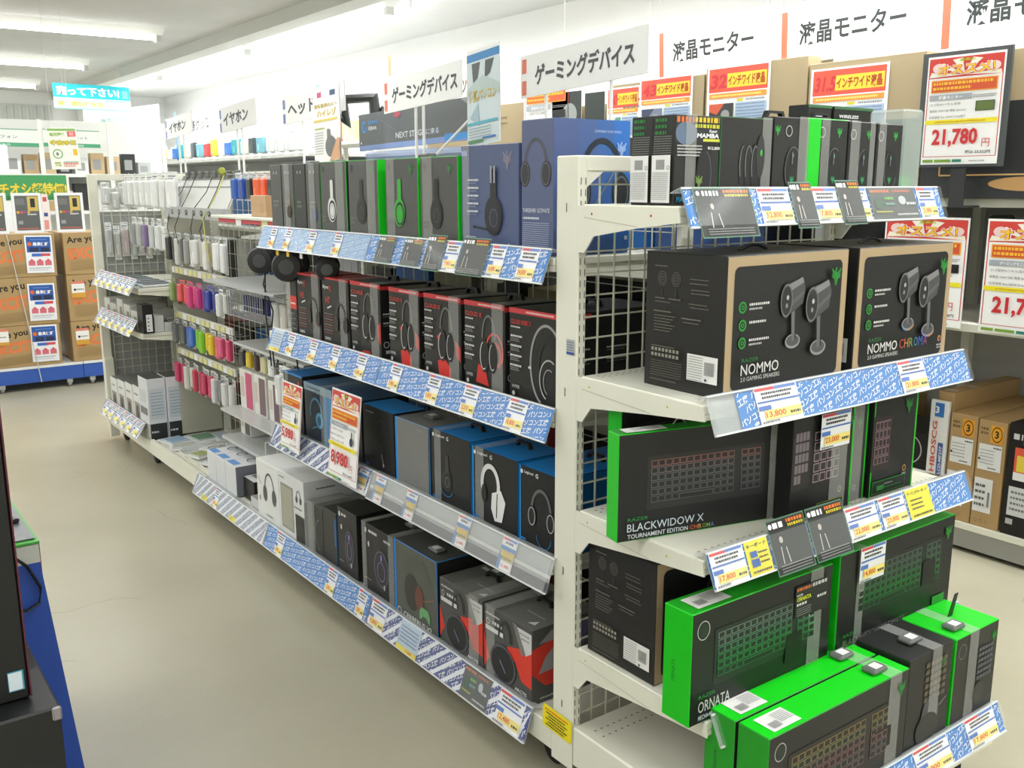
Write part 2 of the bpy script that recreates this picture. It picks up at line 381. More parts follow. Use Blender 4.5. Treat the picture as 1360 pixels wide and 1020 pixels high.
s.rects([(0.03 + k * 0.02, yy, 0.007, 0.004) for k in range(44) for yy in (0.49, 0.52)], (120, 118, 104))
s.fr((0, -0.3, 0), (0, -1, 0), (0, 0, 1), 0.0004)
s.obj('base_deck', E_)
def shelf_end(z, depth, tilt=0.0):
    s = Shape()
    s.box(0.004, -depth, z - 0.02, EW - 0.004, -0.012, z, ENAMEL, bev=0.002)
    s.box(0.004, -depth, z - 0.032, EW - 0.004, -depth + 0.012, z - 0.02, ENAMEL)
    s.fr((0, -0.05, z), (1, 0, 0), (0, 1, 0), 0.0003)
    s.rects([(0.03 + k * 0.02, yy, 0.007, 0.004) for k in range(44) for yy in (-0.005, 0.012)], (120, 118, 104))
    s.fr((0, -depth + 0.02, z), (1, 0, 0), (0, 1, 0), 0.0003)
    s.rects([(0.03 + k * 0.02, yy, 0.007, 0.004) for k in range(44) for yy in (0.005, 0.02)], (150, 148, 134))
    o = s.obj('shelf', E_)
    for x in (0.0, EW - 0.004):
        q = Shape()
        q.prism([(0.0, z - 0.003), (-depth, z - 0.003), (-depth - 0.005, z - 0.032), (-depth * 0.62, z - 0.046), (-0.05, z - 0.068), (-0.02, z - 0.105), (0.0, z - 0.105)], 'x', x, x + 0.004, ENAMEL)
        q.fr((x, 0, z), (0, -1, 0), (0, 0, 1), 0.0004)
        for yy in (0.045, depth * 0.75): q.ell(yy, -0.02, 0.0028, 0.0028, (170, 60, 50) if z > 1.4 else (208, 190, 70), 8)
        q.line((0.02, -0.028), (depth * 0.62, -0.043), 0.0012, (176, 174, 156))
        q.obj('bracket', o)
shelf_end(1.468, 0.302); shelf_end(1.085, 0.385); shelf_end(0.766, 0.40); shelf_end(0.420, 0.425)
for x in (0.06, EW - 0.08): castor(E_, x, -0.04, 0.10); castor(E_, x, -0.50, 0.10)
# yellow caution sticker at the foot of the post
s = Shape(); s.fr((0.0, 0.115, 0.16), (0, -1, -0.04), (0, -0.04, 1), 0.003)
s.rrect(0, 0.0, 0.115, 0.062, 0.008, (236, 222, 30)); s.rrect(0.004, 0.004, 0.107, 0.054, 0.006, (244, 226, 20))
s.words(0.01, 0.048, 0.09, 0.005, (226, 96, 30))
for k in range(5): s.words(0.014 + 0.01 * (k % 2), 0.040 - k * 0.008, 0.075, 0.004, (60, 52, 20))
s.fr((0, 0, 0))
s.obj('caution_sticker', label='yellow caution sticker at the foot of the corner post', cat='sticker')
# ------------------------------------------------------------------ shelf-edge price rails
BLUE = (60, 132, 206); NAVY = (76, 86, 142); GREYB = (150, 154, 170)
_PAT = {}
def pattern(rot, H, Lmax=0.95):
    if (rot, H) in _PAT: return _PAT[(rot, H)]
    v, fs, tw, th = glyphs('パソコン工房', 0.02)
    hh, ww, px, py = 0.0160, 0.108, 0.118, 0.0198
    c, q = math.cos(rot), math.sin(rot); P = []; F = []
    R_ = math.hypot(Lmax, H)
    for j in range(-int(R_ / py) - 2, int(R_ / py) + 3):
        for i in range(-2, int(R_ / px) + 2):
            ox, oy = i * px + (j % 3) * 0.03, j * py
            cx, cy_ = (ox + ww / 2) * c - (oy + hh / 2) * q, (ox + ww / 2) * q + (oy + hh / 2) * c
            if not (-0.03 < cx < Lmax + 0.03 and -0.03 < cy_ < H + 0.03): continue
            b = len(P)
            for x, y in v:
                X, Y = ox + x * ww / tw + 0.15 * y * hh / th, oy + y * hh / th
                P.append((X * c - Y * q, X * q + Y * c))
            F += [tuple(b + k for k in g) for g in fs]
    F = [g for g in F if all(0.0 <= P[k][0] <= Lmax and 0.0008 <= P[k][1] <= H - 0.0008 for k in g)]
    _PAT[(rot, H)] = (P, F)
    return _PAT[(rot, H)]
ROT = {'blue': 0.19, 'pale': 0.19, 'end': 0.29, 'navy': 0.60, 'grey': 0.60}
def strip(parent, x0, x1, H, V, O, style):
    s = Shape(); s.fr(Vector(O) + Vector((x0, 0, 0)), (1, 0, 0), V, 0.0012)
    L_ = x1 - x0
    col = {'blue': BLUE, 'end': BLUE, 'navy': NAVY, 'grey': GREYB, 'pale': (140, 176, 216)}[style]
    s.rect(0, 0, L_, H, (238, 242, 246) if style in ('navy', 'grey') else col)
    if style in ('navy', 'grey'):
        a = math.radians(38); n = int(L_ / 0.06) + 3; bands = []
        for k in range(-3, n):
            xx = k * 0.060; pts = [(xx, 0), (xx + 0.040, 0), (xx + 0.040 + H / math.tan(a), H), (xx + H / math.tan(a), H)]
            pts = [(min(max(p[0], 0), L_), p[1]) for p in pts]
            if pts[1][0] - pts[0][0] + pts[2][0] - pts[3][0] > 0.004: bands.append(pts)
        for pts in bands: s.h = 0.0017; s.poly(pts, col)
    s.fr(s.O, s.U, s.V, 0.002)
    P, F = pattern(ROT[style], H)
    F = [g for g in F if all(P[k][0] <= L_ for k in g)]
    used = sorted({k for g in F for k in g}); mp = {k: i for i, k in enumerate(used)}
    s.flat([P[k] for k in used], [tuple(mp[k] for k in g) for g in F], (248, 250, 252) if style in ('blue', 'navy', 'end') else (232, 238, 246))
    s.obj('backing_strip', parent)
def card(parent, x, H, V, O, price='', w_=0.058, kind='price', hi=None, dy=0.0):
    s = Shape(); s.fr(Vector(O) + Vector((x, 0, 0)), (1, 0, 0), V, 0.0062 if kind == 'coupon' else 0.0032)
    h = hi or H * 1.0; y0 = dy
    if kind == 'price':
        s.rect(0, y0, w_, h, (246, 247, 248)); s.rect(0.002, y0 + h * .91, w_ * .45, h * .08, (214, 70, 76)); s.rect(w_ * .47, y0 + h * .91, w_ * .5, h * .08, (96, 132, 204))
        s.fr(s.O, s.U, s.V, 0.0038)
        s.words(w_ * .14, y0 + h * .80, w_ * .72, h * .06, (50, 50, 56)); s.words(w_ * .14, y0 + h * .69, w_ * .66, h * .06, (60, 60, 66))
        s.rect(0.002, y0 + h * .58, w_ - .004, h * .045, (70, 110, 190)); s.rect(0.002, y0 + h * .38, w_ * .28, h * .12, (80, 120, 200))
        s.rect(w_ * .12, y0 + h * .12, w_ * .86, h * .25, (250, 232, 130)); s.fr(s.O, s.U, s.V, 0.0044)
        if price: s.text(price, w_ * .14, y0 + h * .15, h * .18, (224, 70, 30), w=w_ * .46, bold=0.02)
        s.words(w_ * .70, y0 + h * .18, w_ * .24, h * .07, (70, 70, 50)); s.words(0.003, y0 + h * .03, w_ * .4, h * .05, (110, 110, 110))
        nm = 'price_card'
    elif kind == 'coupon':   # clear-green flyer pocket with a dark flyer
        s.rect(0, y0, w_, h, (88, 130, 108)); s.rect(0.0025, y0 + .003, w_ - .005, h - .006, (62, 66, 62)); s.fr(s.O, s.U, s.V, 0.0040)
        s.rect(0.0025, y0 + h * .80, w_ - .005, h * .16, (30, 32, 30)); s.fr(s.O, s.U, s.V, 0.0046)
        s.text('父ノ母', w_ * .12, y0 + h * .83, h * .11, (240, 240, 240), w=w_ * .30, bold=.01) if False else s.words(w_ * .14, y0 + h * .83, w_ * .28, h * .1, (236, 236, 236))
        s.ell(w_ * .07, y0 + h * .88, h * .05, h * .05, (236, 236, 236), 10)
        s.words(w_ * .5, y0 + h * .885, w_ * .45, h * .06, (226, 120, 40)); s.words(w_ * .52, y0 + h * .81, w_ * .42, h * .05, (206, 190, 40))
        s.ell(w_ * .26, y0 + h * .62, h * .05, h * .06, (196, 186, 178), 10); s.line((w_ * .22, y0 + h * .5), (w_ * .2, y0 + h * .2), .0025, (206, 200, 196)); s.line((w_ * .34, y0 + h * .48), (w_ * .37, y0 + h * .2), .0025, (206, 200, 196))
        for k in range(3): s.words(w_ * .1, y0 + h * (.16 - .05 * k), w_ * .8, h * .02, (150, 152, 150))
        nm = 'flyer_pocket'
    elif kind == 'mouse':
        s.rect(0, y0, w_, h, (84, 88, 86)); s.fr(s.O, s.U, s.V, 0.0038)
        s.words(w_ * .03, y0 + h * .85, w_ * .42, h * .08, (214, 120, 80)); s.words(w_ * .5, y0 + h * .85, w_ * .4, h * .08, (190, 110, 80))
        s.ell(w_ * .68, y0 + h * .6, w_ * .08, h * .14, (188, 194, 198)); s.ell(w_ * .18, y0 + h * .5, w_ * .1, h * .2, (60, 92, 70))
        s.words(w_ * .3, y0 + h * .62, w_ * .2, h * .08, (120, 190, 90)); s.words(w_ * .3, y0 + h * .45, w_ * .2, h * .07, (110, 170, 150)); s.words(w_ * .06, y0 + h * .22, w_ * .35, h * .05, (190, 190, 60)); s.words(w_ * .75, y0 + h * .45, w_ * .2, h * .08, (214, 214, 214)); s.words(w_ * .5, y0 + h * .12, w_ * .45, h * .06, (200, 200, 200))
        nm = 'product_card'
    elif kind == 'yellow':
        s.rect(0, y0, w_, h, (240, 226, 30)); s.fr(s.O, s.U, s.V, 0.0038)
        s.text(price or 'キーボード', w_ * .06, y0 + h * .80, h * .12, (30, 30, 26), w=w_ * .86, bold=.02)
        for k in range(3): s.words(w_ * (.12 if price else .5), y0 + h * (.6 - .14 * k), w_ * (.5 if price else .4), h * .05, (60, 56, 20))
        if not price: s.rect(w_ * .14, y0 + h * .25, w_ * .34, h * .22, (40, 90, 170)); s.rect(w_ * .16, y0 + h * .52, w_ * .28, h * .18, (40, 90, 170))
        s.words(w_ * .1, y0 + h * .08, w_ * .8, h * .06, (60, 56, 20)); nm = 'notice_card'
    elif kind == 'tall':     # card in the clear sloping rail
        s.rect(0, y0, w_, h, (244, 245, 247)); s.rect(0.002, y0 + h * .92, w_ * .45, h * .07, (210, 90, 96)); s.rect(w_ * .47, y0 + h * .92, w_ * .5, h * .07, (96, 132, 204)); s.fr(s.O, s.U, s.V, 0.0038)
        s.words(w_ * .25, y0 + h * .82, w_ * .5, h * .06, (70, 70, 80)); s.rect(0.001, y0 + h * .62, w_ - .002, h * .12, (60, 130, 200)); s.rect(0.001, y0 + h * .30, w_ - .002, h * .32, (206, 184, 120)); s.rect(0.001, y0, w_ * .2, h * .55, (80, 140, 200))
        s.fr(s.O, s.U, s.V, 0.0044); s.words(w_ * .12, y0 + h * .44, w_ * .8, h * .12, (240, 200, 60)); s.words(w_ * .2, y0 + h * .36, w_ * .7, h * .05, (90, 120, 60)); s.rect(w_ * .24, y0 + h * .04, w_ * .7, h * .22, (250, 250, 250)); s.fr(s.O, s.U, s.V, 0.005)
        s.text(price or '12,480', w_ * .3, y0 + h * .09, h * .12, (214, 50, 50), w=w_ * .56, bold=.02); nm = 'price_card'
    elif kind == 'sheet':
        s.rect(0, y0, w_, h, (190, 208, 226)); s.fr(s.O, s.U, s.V, .0038)
        for k in range(5): s.words(w_ * .08, y0 + h * (.78 - .12 * k), w_ * .84, h * .04, (110, 130, 160))
        s.rect(0, y0, w_, h * .16, (236, 220, 60)); s.text(price or '7,800', w_ * .5, y0 + h * .03, h * .1, (224, 80, 30), w=w_ * .3, bold=.02); nm = 'price_card'
    s.box(0, 0, 0, 0, 0, 0, (246, 247, 248)) if False else None
    return s.obj(nm, parent)
def rail(loc, rz, L_, label, group=None, H=0.080, lean=0.030, segs=(('blue', 0, 1),), cards=(), clear=False):
    t = empty('price_rail', loc, rz, label, 'price rail', group)
    V = Vector((0, lean, H)).normalized(); Hs = math.hypot(H, lean); O = Vector((0, -lean - 0.006, -H))
    N = Vector((1, 0, 0)).cross(V)
    s = Shape()
    def P(u, v, n): return O + Vector((u, 0, 0)) + V * v + N * n
    def slab(u0, u1, v0, v1, n0, n1, m):
        vs = [P(u0, v0, n0), P(u1, v0, n0), P(u1, v1, n0), P(u0, v1, n0), P(u0, v0, n1), P(u1, v0, n1), P(u1, v1, n1), P(u0, v1, n1)]
        s.raw(vs, [(0, 3, 2, 1), (4, 5, 6, 7), (0, 1, 5, 4), (1, 2, 6, 5), (2, 3, 7, 6), (3, 0, 4, 7)], m)
    bk = CLEARH
    slab(0, L_, 0, Hs, -0.002, 0.0, bk)
    slab(0, L_, 0, 0.004, 0, 0.005, mat((226, 228, 226), 0.25)); slab(0, L_, Hs - 0.003, Hs, 0, 0.004, mat((230, 232, 230), 0.25))
    if clear: slab(0, L_, Hs * .42, Hs * .52, 0.0, 0.001, mat((214, 216, 212), 0.3)); slab(0, L_, Hs * .04, Hs * .32, -0.0005, 0.0006, mat((86, 86, 96), 0.4))
    slab(0, L_, Hs, Hs + 0.002, -0.03, 0.0, bk)
    s.obj('rail_channel', t)
    for st, a, c in segs:
        if st != 'none': strip(t, a * L_, c * L_, Hs - 0.008, V, O + V * 0.004, st)
    for c in cards:
        kind, u, price = c[0], c[1], c[2] if len(c) > 2 else ''
        w_ = c[3] if len(c) > 3 else 0.058; hi = c[4] if len(c) > 4 else Hs - 0.006; dy = c[5] if len(c) > 5 else 0.003
        card(t, u, Hs, V, O, price, w_, kind, hi, dy)
    s = Shape(); s.fr(O, (1, 0, 0), V, 0.0100); s.rect(0, 0.003, L_, Hs - 0.006, FILM if clear else film((235, 238, 238), 0.10, 0.08)); s.obj('clear_cover', t)
    return t
C = 'price'
# end gondola (left to right)
rail((0.0, -0.300, 1.503), 0, 0.895, 'narrow top price rail under the mouse boxes with four dark flyers', segs=(('end', 0, 1),), H=0.078, cards=(
    ('coupon', 0.022, '', 0.168, 0.104, -0.022), (C, 0.215, '12,800', 0.100), ('coupon', 0.318, '', 0.075, 0.104, -0.010), (C, 0.395, '7,800', 0.085), ('coupon', 0.480, '', 0.085, 0.104, -0.006), (C, 0.500, '6,980', 0.092), ('mouse', 0.600, '', 0.185), (C, 0.795, '5,980', 0.072)))
rail((0.0, -0.384, 1.104), 0, 0.935, 'blue patterned price rail under the speaker cartons with two price cards', segs=(('end', 0.085, 1),), H=0.076, cards=((C, 0.135, '13,800', 0.135), (C, 0.640, '21,800', 0.105)))
rail((0.0, -0.400, 0.785), 0, 0.965, 'price rail under the front keyboard carton holding two black flyers', segs=(('end', 0, 1),), H=0.072, cards=(
    (C, 0.003, '17,800', 0.100), ('yellow', 0.108, '', 0.072), ('coupon', 0.185, '', 0.125, 0.120, -0.016), ('coupon', 0.316, '', 0.130, 0.120, -0.016), (C, 0.452, '22,000', 0.115), (C, 0.580, '23,000', 0.100), ('yellow', 0.690, 'ゲーミングキーボード', 0.100)))
rail((0.01, -0.424, 0.438), 0, 0.94, 'lower blue price rail half hidden behind the green keyboard cartons', H=0.062, segs=(('end', 0.05, 1),))
rail((0.01, -0.570, 0.232), 0, 0.90, 'floor-level price rail with orange-priced cards at the foot of the end display', H=0.070, segs=(('end', 0, 1),), cards=((C, 0.06, '9,980', 0.10), (C, 0.52, '13,800', 0.14), (C, 0.74, '17,800', 0.13)))
# long side: rail runs from far (left) to near (right)
def lrail(yfar, ynear, z, label, **k):
    return rail((0.0, yfar, z), -HP, yfar - ynear, label, k.pop('group', None), **k)
lrail(1.775, 0.945, 1.366, 'far length of the top price rail, under the white and green headset boxes', segs=(('pale', 0, 1),), cards=((C, .09, '9,980', .05), (C, .22, '8,980', .05), (C, .41, '12,800', .055), (C, .60, '14,800', .055)))
lrail(0.940, 0.085, 1.366, 'near length of the top price rail, under the two blue headset boxes', segs=(('blue', 0, 1),), cards=(('coupon', .06, '', .095), ('coupon', .21, '', .10), ('coupon', .33, '', .09, .10, -.003), (C, .425, '7,980', .065), ('coupon', .50, '', .12, .10, -.003), (C, .63, '16,800', .06), (C, .75, '34,800', .07)))
lrail(1.735, 0.905, 0.995, 'far length of the second price rail, under the boxes with red tops', segs=(('blue', 0, 1),), cards=(('sheet', .02, '4,980', .09), (C, .16, '4,980', .055), (C, .34, '4,780', .058), (C, .51, '6,980', .055), (C, .69, '8,480', .060)))
lrail(0.900, 0.070, 0.995, 'near length of the second price rail, ending at the corner post', segs=(('blue', 0, 1),), cards=((C, .07, '9,980', .062), (C, .28, '9,800', .064), (C, .46, '12,018', .068), (C, .66, '18,800', .076)))
lrail(1.760, 0.985, 0.623, 'far length of the third price rail behind the two sale posters', segs=(('navy', 0, 1),), cards=(('tall', .70, '7,980', .06),))
lrail(0.980, 0.065, 0.623, 'clear sloping price rail with picture cards under the blue-edged boxes', clear=True, segs=(('none', 0, 1),), cards=tuple(('tall', u, pz, .062) for u, pz in ((.03, '12,480'), (.22, '13,480'), (.50, '12,480'), (.71, '15,480'))), H=0.085)
lrail(2.740, 1.885, 0.188, 'grey striped floor-level price rail in front of the flat white boxes', H=0.090, segs=(('grey', 0, 1),), cards=(('yellow', .12, 'イヤホン', .07, .02), (C, .26, '1,980', .06), ('yellow', .47, 'イヤホン', .07, .02)))
lrail(1.880, 1.02, 0.188, 'pale blue floor-level price rail below the black headset boxes', H=0.090, segs=(('blue', 0, 1),), cards=((C, .10, '6,980', .07), (C, .55, '12,800', .07), (C, .78, '13,800', .06)))
lrail(1.015, 0.15, 0.188, 'navy floor-level price rail with a wide photo card at its near end', H=0.092, segs=(('navy', 0, 1),), cards=((C, .01, '9,800', .10), ('sheet', .20, '7,480', .12), ('mouse', .56, '', .13), (C, .73, '12,480', .11)))
for k, (z, y1_, y0_) in enumerate(((1.036, 4.27, 3.50), (0.815, 4.30, 3.56), (0.262, 4.35, 3.56))):
    lrail(y1_, y0_, z, '%s grey price rail on the shelved far bay' % ('topmost', 'middle', 'lowest')[k], H=0.082, lean=0.05, segs=(('grey', 0, 1),), cards=tuple((C, .04 + .125 * j, '', .085, ) for j in range(6)), group='grey price rails of the far bay')
# ------------------------------------------------------------------ printing motifs
GREEN = (30, 190, 36); LGREEN = (40, 160, 60)
def emblem(s, cx, cy_, z, m):
    for pts, t in (([(-.42, .55), (-.30, .25), (-.40, .05), (-.12, -.08), (-.02, -.55)], .13), ([(.0, .62), (-.10, .30), (.04, .12), (-.04, -.2)], .14), ([(.44, .55), (.30, .22), (.38, .02), (.12, -.08), (.0, -.5)], .13), ([(-.22, .42), (-.12, .1), (.1, .1), (.24, .42)], .10)):
        for a, b in zip(pts, pts[1:]):
            s.line((cx + a[0] * z, cy_ + a[1] * z), (cx + b[0] * z, cy_ + b[1] * z), t * z, m); s.h -= 0.00022
    s.poly([(cx + a * z, cy_ + b * z) for a, b in ((-.30, .16), (-.10, .30), (.12, .30), (.30, .16), (.12, -.12), (.0, -.52), (-.10, -.12))], m)
    s.h += 0.0006
def hs_side(s, cx, cy_, z, band, cup, ring=None):
    """headset seen from its side: upright band, one ear cup"""
    s.rect(cx - .09 * z, cy_ + .0 * z, .18 * z, .62 * z, band); s.ell(cx, cy_ + .62 * z, .09 * z, .06 * z, band, 12)
    s.ell(cx, cy_ - .12 * z, .26 * z, .34 * z, band); s.ell(cx + .02 * z, cy_ - .15 * z, .21 * z, .28 * z, (34, 34, 34)); s.ell(cx + .02 * z, cy_ - .16 * z, .16 * z, .22 * z, cup)
    if ring: s.arc(cx + .02 * z, cy_ - .16 * z, .12 * z, .16 * z, .015 * z, ring)
def hs_front(s, cx, cy_, z, band, cup, acc=None, mic=False):
    """headset three-quarter view: arched band, two cups"""
    s.arc(cx, cy_, .40 * z, .58 * z, .08 * z, band, -8, 188, 18)
    for e in (-1, 1):
        s.ell(cx + e * .36 * z, cy_ - .16 * z, .17 * z, .27 * z, cup, 16)
        if acc: s.arc(cx + e * .36 * z, cy_ - .16 * z, .14 * z, .23 * z, .025 * z, acc)
        else: s.arc(cx + e * .36 * z, cy_ - .16 * z, .14 * z, .23 * z, .015 * z, (110, 110, 108))
    if mic: s.line((cx - .36 * z, cy_ - .3 * z), (cx - .05 * z, cy_ - .5 * z), .03 * z, acc or cup); s.ell(cx - .03 * z, cy_ - .51 * z, .05 * z, .03 * z, acc or cup, 10)
def keyboard(s, x, y, w, h, frame, glow, pad=True, cols=16, rows=6):
    s.rrect(x, y, w, h, h * .05, frame); s.h += .0002
    kw = w * .94 / cols; kh = h * .80 / rows
    for r in range(rows):
        L_ = []; K = []
        for c in range(cols):
            if pad and c == 12: continue
            if r == rows - 1 and 4 <= c <= 8:
                if c == 4: L_.append((x + w * .03 + c * kw, y + h * .14 + (rows - 1 - r) * kh, kw * 4.9, kh * .82)); K.append((x + w * .03 + c * kw + kw * .08, y + h * .14 + (rows - 1 - r) * kh + kh * .08, kw * 4.7, kh * .60))
                continue
            px, py = x + w * .03 + c * kw, y + h * .14 + (rows - 1 - r) * kh
            L_.append((px, py, kw * .92, kh * .88)); K.append((px + kw * .09, py + kh * .13, kw * .74, kh * .66))
        g = glow[r % len(glow)] if isinstance(glow, list) else glow
        s.rects(L_, g); s.h += .0002; s.rects(K, (36, 40, 38)); s.h -= .0004
    s.h += .0008
def gtext(s, str_, x, y, h, w, cols, bold=.01):
    """a word whose letters change colour"""
    n = len(str_); cw = w / n
    for k, ch in enumerate(str_):
        s.text(ch, x + k * cw, y, h, cols[k * len(cols) // n], w=cw * .82 if ch != 'I' else cw * .3, bold=bold); s.h -= .00022
    s.h += .0005
RAIN = [(214, 90, 70), (220, 150, 60), (120, 180, 70), (60, 160, 190), (90, 110, 190), (170, 90, 160)]
def spec(s, x, y, w, n, pitch, m=(206, 206, 204)):
    for k in range(n):
        s.words(x, y - k * pitch, w * random.uniform(.6, 1), pitch * .22, m); s.words(x, y - k * pitch - pitch * .34, w * random.uniform(.5, .9), pitch * .12, (128, 128, 126))
def sticker(parent, O, U, V, w, h, ean=True):
    s = Shape(); s.fr(O, U, V, .0016); s.rect(0, 0, w, h, (234, 234, 230)); s.fr(s.O, s.U, s.V, .0021)
    for k in range(int(h / .0052)): s.words(w * .05, h - .006 - k * .0052, w * (.48 if ean else .85), .0018, (140, 140, 138))
    if ean: s.rects([(w * .60, h * (.30 + .014 * k * 2), w * .32, h * .014) for k in range(18)], (96, 96, 94)); s.ell(w * .66, h * .12, w * .04, w * .04, (80, 80, 80), 8)
    s.obj('label_sticker', parent, label='white barcode sticker')
def carton(name, label, cat, cx, cy_, z, w, d, h, rz=0, body=DARK, faces=None, front=None, left=None, right=None, top=None, group=None, straps=(), hang=None, tag_at=None, bev=.0016, tabcol=(34, 34, 32), rough=.42, lean=0):
    t = empty(name, (cx, cy_, z), rz, label, cat, group)
    if lean: t.rotation_euler = (lean, 0, rz)
    M = lambda c: c if isinstance(c, bpy.types.Material) else mat(c, rough, spec=.38)
    s = Shape(); fc = {k: M(v) for k, v in (faces or {}).items()}
    s.box(-w / 2, -d / 2, 0, w / 2, d / 2, h, M(body), fc, bev)
    for fn, O, U, V, a, b in ((front, (-w / 2, -d / 2, 0), (1, 0, 0), (0, 0, 1), w, h), (left, (-w / 2, d / 2, 0), (0, -1, 0), (0, 0, 1), d, h), (right, (w / 2, -d / 2, 0), (0, 1, 0), (0, 0, 1), d, h), (top, (-w / 2, -d / 2, h), (1, 0, 0), (0, 1, 0), w, d)):
        if fn: s.fr(O, U, V, .0003); fn(s, a, b)
    s.obj('carton', t)
    for u, sw in straps:     # clear anti-theft film band wrapped round the box
        q = Shape(); e = .0022; a, b = -w / 2 + u * w, -w / 2 + u * w + sw
        q.raw([(a, -d / 2 - e, .001), (b, -d / 2 - e, .001), (b, -d / 2 - e, h + e), (a, -d / 2 - e, h + e), (b, d / 2 + e, h + e), (a, d / 2 + e, h + e)], [(0, 1, 2, 3), (3, 2, 4, 5)], FILM)
        q.obj('film_band', t)
    if hang:                 # folding carry tab on the top
        q = Shape(); a = hang if isinstance(hang, float) else 0.0
        q.prism([(-.034, h), (-.026, h + .016), (.026, h + .016), (.034, h), (.026, h), (.019, h + .011), (-.019, h + .011), (-.026, h)], 'y', a - .006, a + .006, mat(tabcol, .4))
        q.obj('carry_handle', t)
    if tag_at:
        tx, ty = tag_at; q = Shape()
        q.box(tx - .026, ty - .018, h + .001, tx + .026, ty + .018, h + .013, mat((104, 108, 104), .35), bev=.004); q.box(tx - .012, ty - .012, h + .013, tx + .014, ty + .010, h + .0138, mat((236, 236, 236), .4))
        q.obj('security_tag', t)
    return t
def longbox(name, label, yn, yf, z, h, d=.13, xf=.03, **k):
    return carton(name, label, k.pop('cat', 'box'), xf + d / 2, (yn + yf) / 2, z, yf - yn, d, h, -HP, **k)
# ================================================================== row 1 : top shelf of the long side
Z1, Z2, Z3, Z4 = 1.346, 0.976, 0.604, 0.171
GR1 = 'headset boxes on the top shelf'  # black boards greyed in this row to stand in for cellophane reflections
def f_black(bandc, cupc, ttl=True, logo=(36, 130, 44)):
    def f(s, w, h):
        s.ell(w * .13, h * .90, h * .035, h * .05, (64, 64, 62), 14); emblem(s, w * .80, h * .86, h * .11, logo)
        hs_side(s, w * .45, h * .42, h * .5, bandc, cupc, (90, 90, 88)); spec(s, w * .08, h * .26, w * .2, 2, .012, (120, 120, 118))
    return f
for i, (yn, yf, lb, face) in enumerate(((1.688, 1.784, 'plain dark headset box at the far end of the top shelf', (84, 84, 82)), (1.583, 1.681, 'film-wrapped headset box, second from the far end of the top shelf', (86, 88, 84)), (1.484, 1.577, 'dark headset box, third from the far end of the top shelf', (74, 74, 72)), (1.371, 1.478, 'film-wrapped headset box showing a small blue print, top shelf', (82, 84, 80)))):
    def f(s, w, h, i=i):
        s.ell(w * .35, h * .88, .004, .006, (180, 180, 178), 8); s.ell(w * .62, h * .88, .004, .006, (180, 180, 178), 8); spec(s, w * .25, h * .45, w * .5, 2, .014, (150, 150, 148))
        if i == 3: s.rect(w * .45, h * .2, w * .3, h * .16, (66, 80, 130))
        if i == 1: hs_side(s, w * .6, h * .35, h * .3, (120, 96, 60), (66, 60, 54))
    longbox('headset_box', lb, yn, yf, Z1, .236, d=.20, faces={'+x': (30, 150, 40) if i in (1, 3) else (50, 50, 48)}, body=face, front=f, group=GR1, straps=((.25, .045),) if i in (1, 3) else (), tag_at=(0, 0) if i in (1, 3) else None)
longbox('headset_box', 'black box picturing a white headset, top shelf', 1.176, 1.362, Z1, .239, d=.12, faces={'+x': (60, 66, 60), '-x': GREEN}, body=(84, 84, 82), front=f_black((222, 222, 220), (226, 226, 224)), group=GR1, straps=((.62, .055),), hang=.0)
longbox('headset_box', 'black box picturing a black headset beside the white headset box', .968, 1.160, Z1, .239, d=.12, faces={'+x': GREEN, '-x': GREEN}, body=(84, 84, 82), front=f_black((56, 64, 62), (52, 52, 50)), group=GR1, straps=((.66, .05),), hang=.0)
longbox('headset_box', 'black box picturing a bright green headset, top shelf', .738, .925, Z1, .239, d=.12, xf=.032, faces={'+x': GREEN, '-x': GREEN}, body=(82, 82, 80), front=f_black((36, 172, 44), (30, 180, 36), logo=(30, 120, 40)), group=GR1, straps=((.06, .045),), hang=.0, tag_at=(.05, .0))
longbox('headset_box', 'black green-edged box picturing a dark headset, left of the blue boxes', .530, .722, Z1, .239, d=.12, faces={'+x': (34, 200, 40), '-x': GREEN}, body=(80, 80, 78), front=f_black((30, 30, 32), (26, 28, 34), logo=(40, 120, 44)), group=GR1, straps=((.08, .05),), hang=.0)
def f_blue1(s, w, h):
    emblem(s, w * .82, h * .84, h * .15, (126, 120, 140)); s.rect(w * .02, h * .9, w * .10, h * .05, (150, 170, 220))
    for k in range(5): s.words(w * .13, h * (.66 - .075 * k), w * .2, .005, (214, 218, 226)); s.words(w * .13, h * (.635 - .075 * k), w * .16, .0025, (140, 150, 180))
    hs_side(s, w * .60, h * .40, h * .55, (36, 38, 46), (46, 48, 58), (84, 96, 130)); s.rect(w * .555, h * .64, w * .03, h * .16, (150, 154, 164)); s.rect(w * .615, h * .64, w * .03, h * .16, (150, 154, 164))
    s.line((w * .28, h * .22), (w * .5, h * .20), .004, (30, 32, 38)); s.ell(w * .28, h * .22, .008, .004, (30, 32, 38), 8); s.arc(w * .88, h * .06, .006, .006, .001, (190, 200, 220)); spec(s, w * .12, h * .12, w * .3, 1, .01)
longbox('headset_box', 'slate blue box with a pale emblem and a black headset, top shelf', .262, .512, Z1, .263, d=.10, body=(82, 94, 130), front=f_blue1, group=GR1, straps=((.04, .03),), hang=.0)  # blues of this box and the next dulled to imitate haze and reflection
def f_blue2(s, w, h):
    hs_front(s, w * .45, h * .66, h * .36, (70, 74, 88), (58, 60, 70)); s.text('THRESHER', w * .06, h * .315, .010, (206, 212, 226), w=w * .42, bold=.01); s.text('ULTIMATE', w * .52, h * .315, .010, (206, 212, 226), w=w * .38, bold=.01)
    s.words(w * .08, h * .265, w * .5, .005, (206, 212, 226))
    for k in range(13): s.words(w * .08, h * (.235 - .0155 * k), w * .82, .0018, (170, 180, 206))
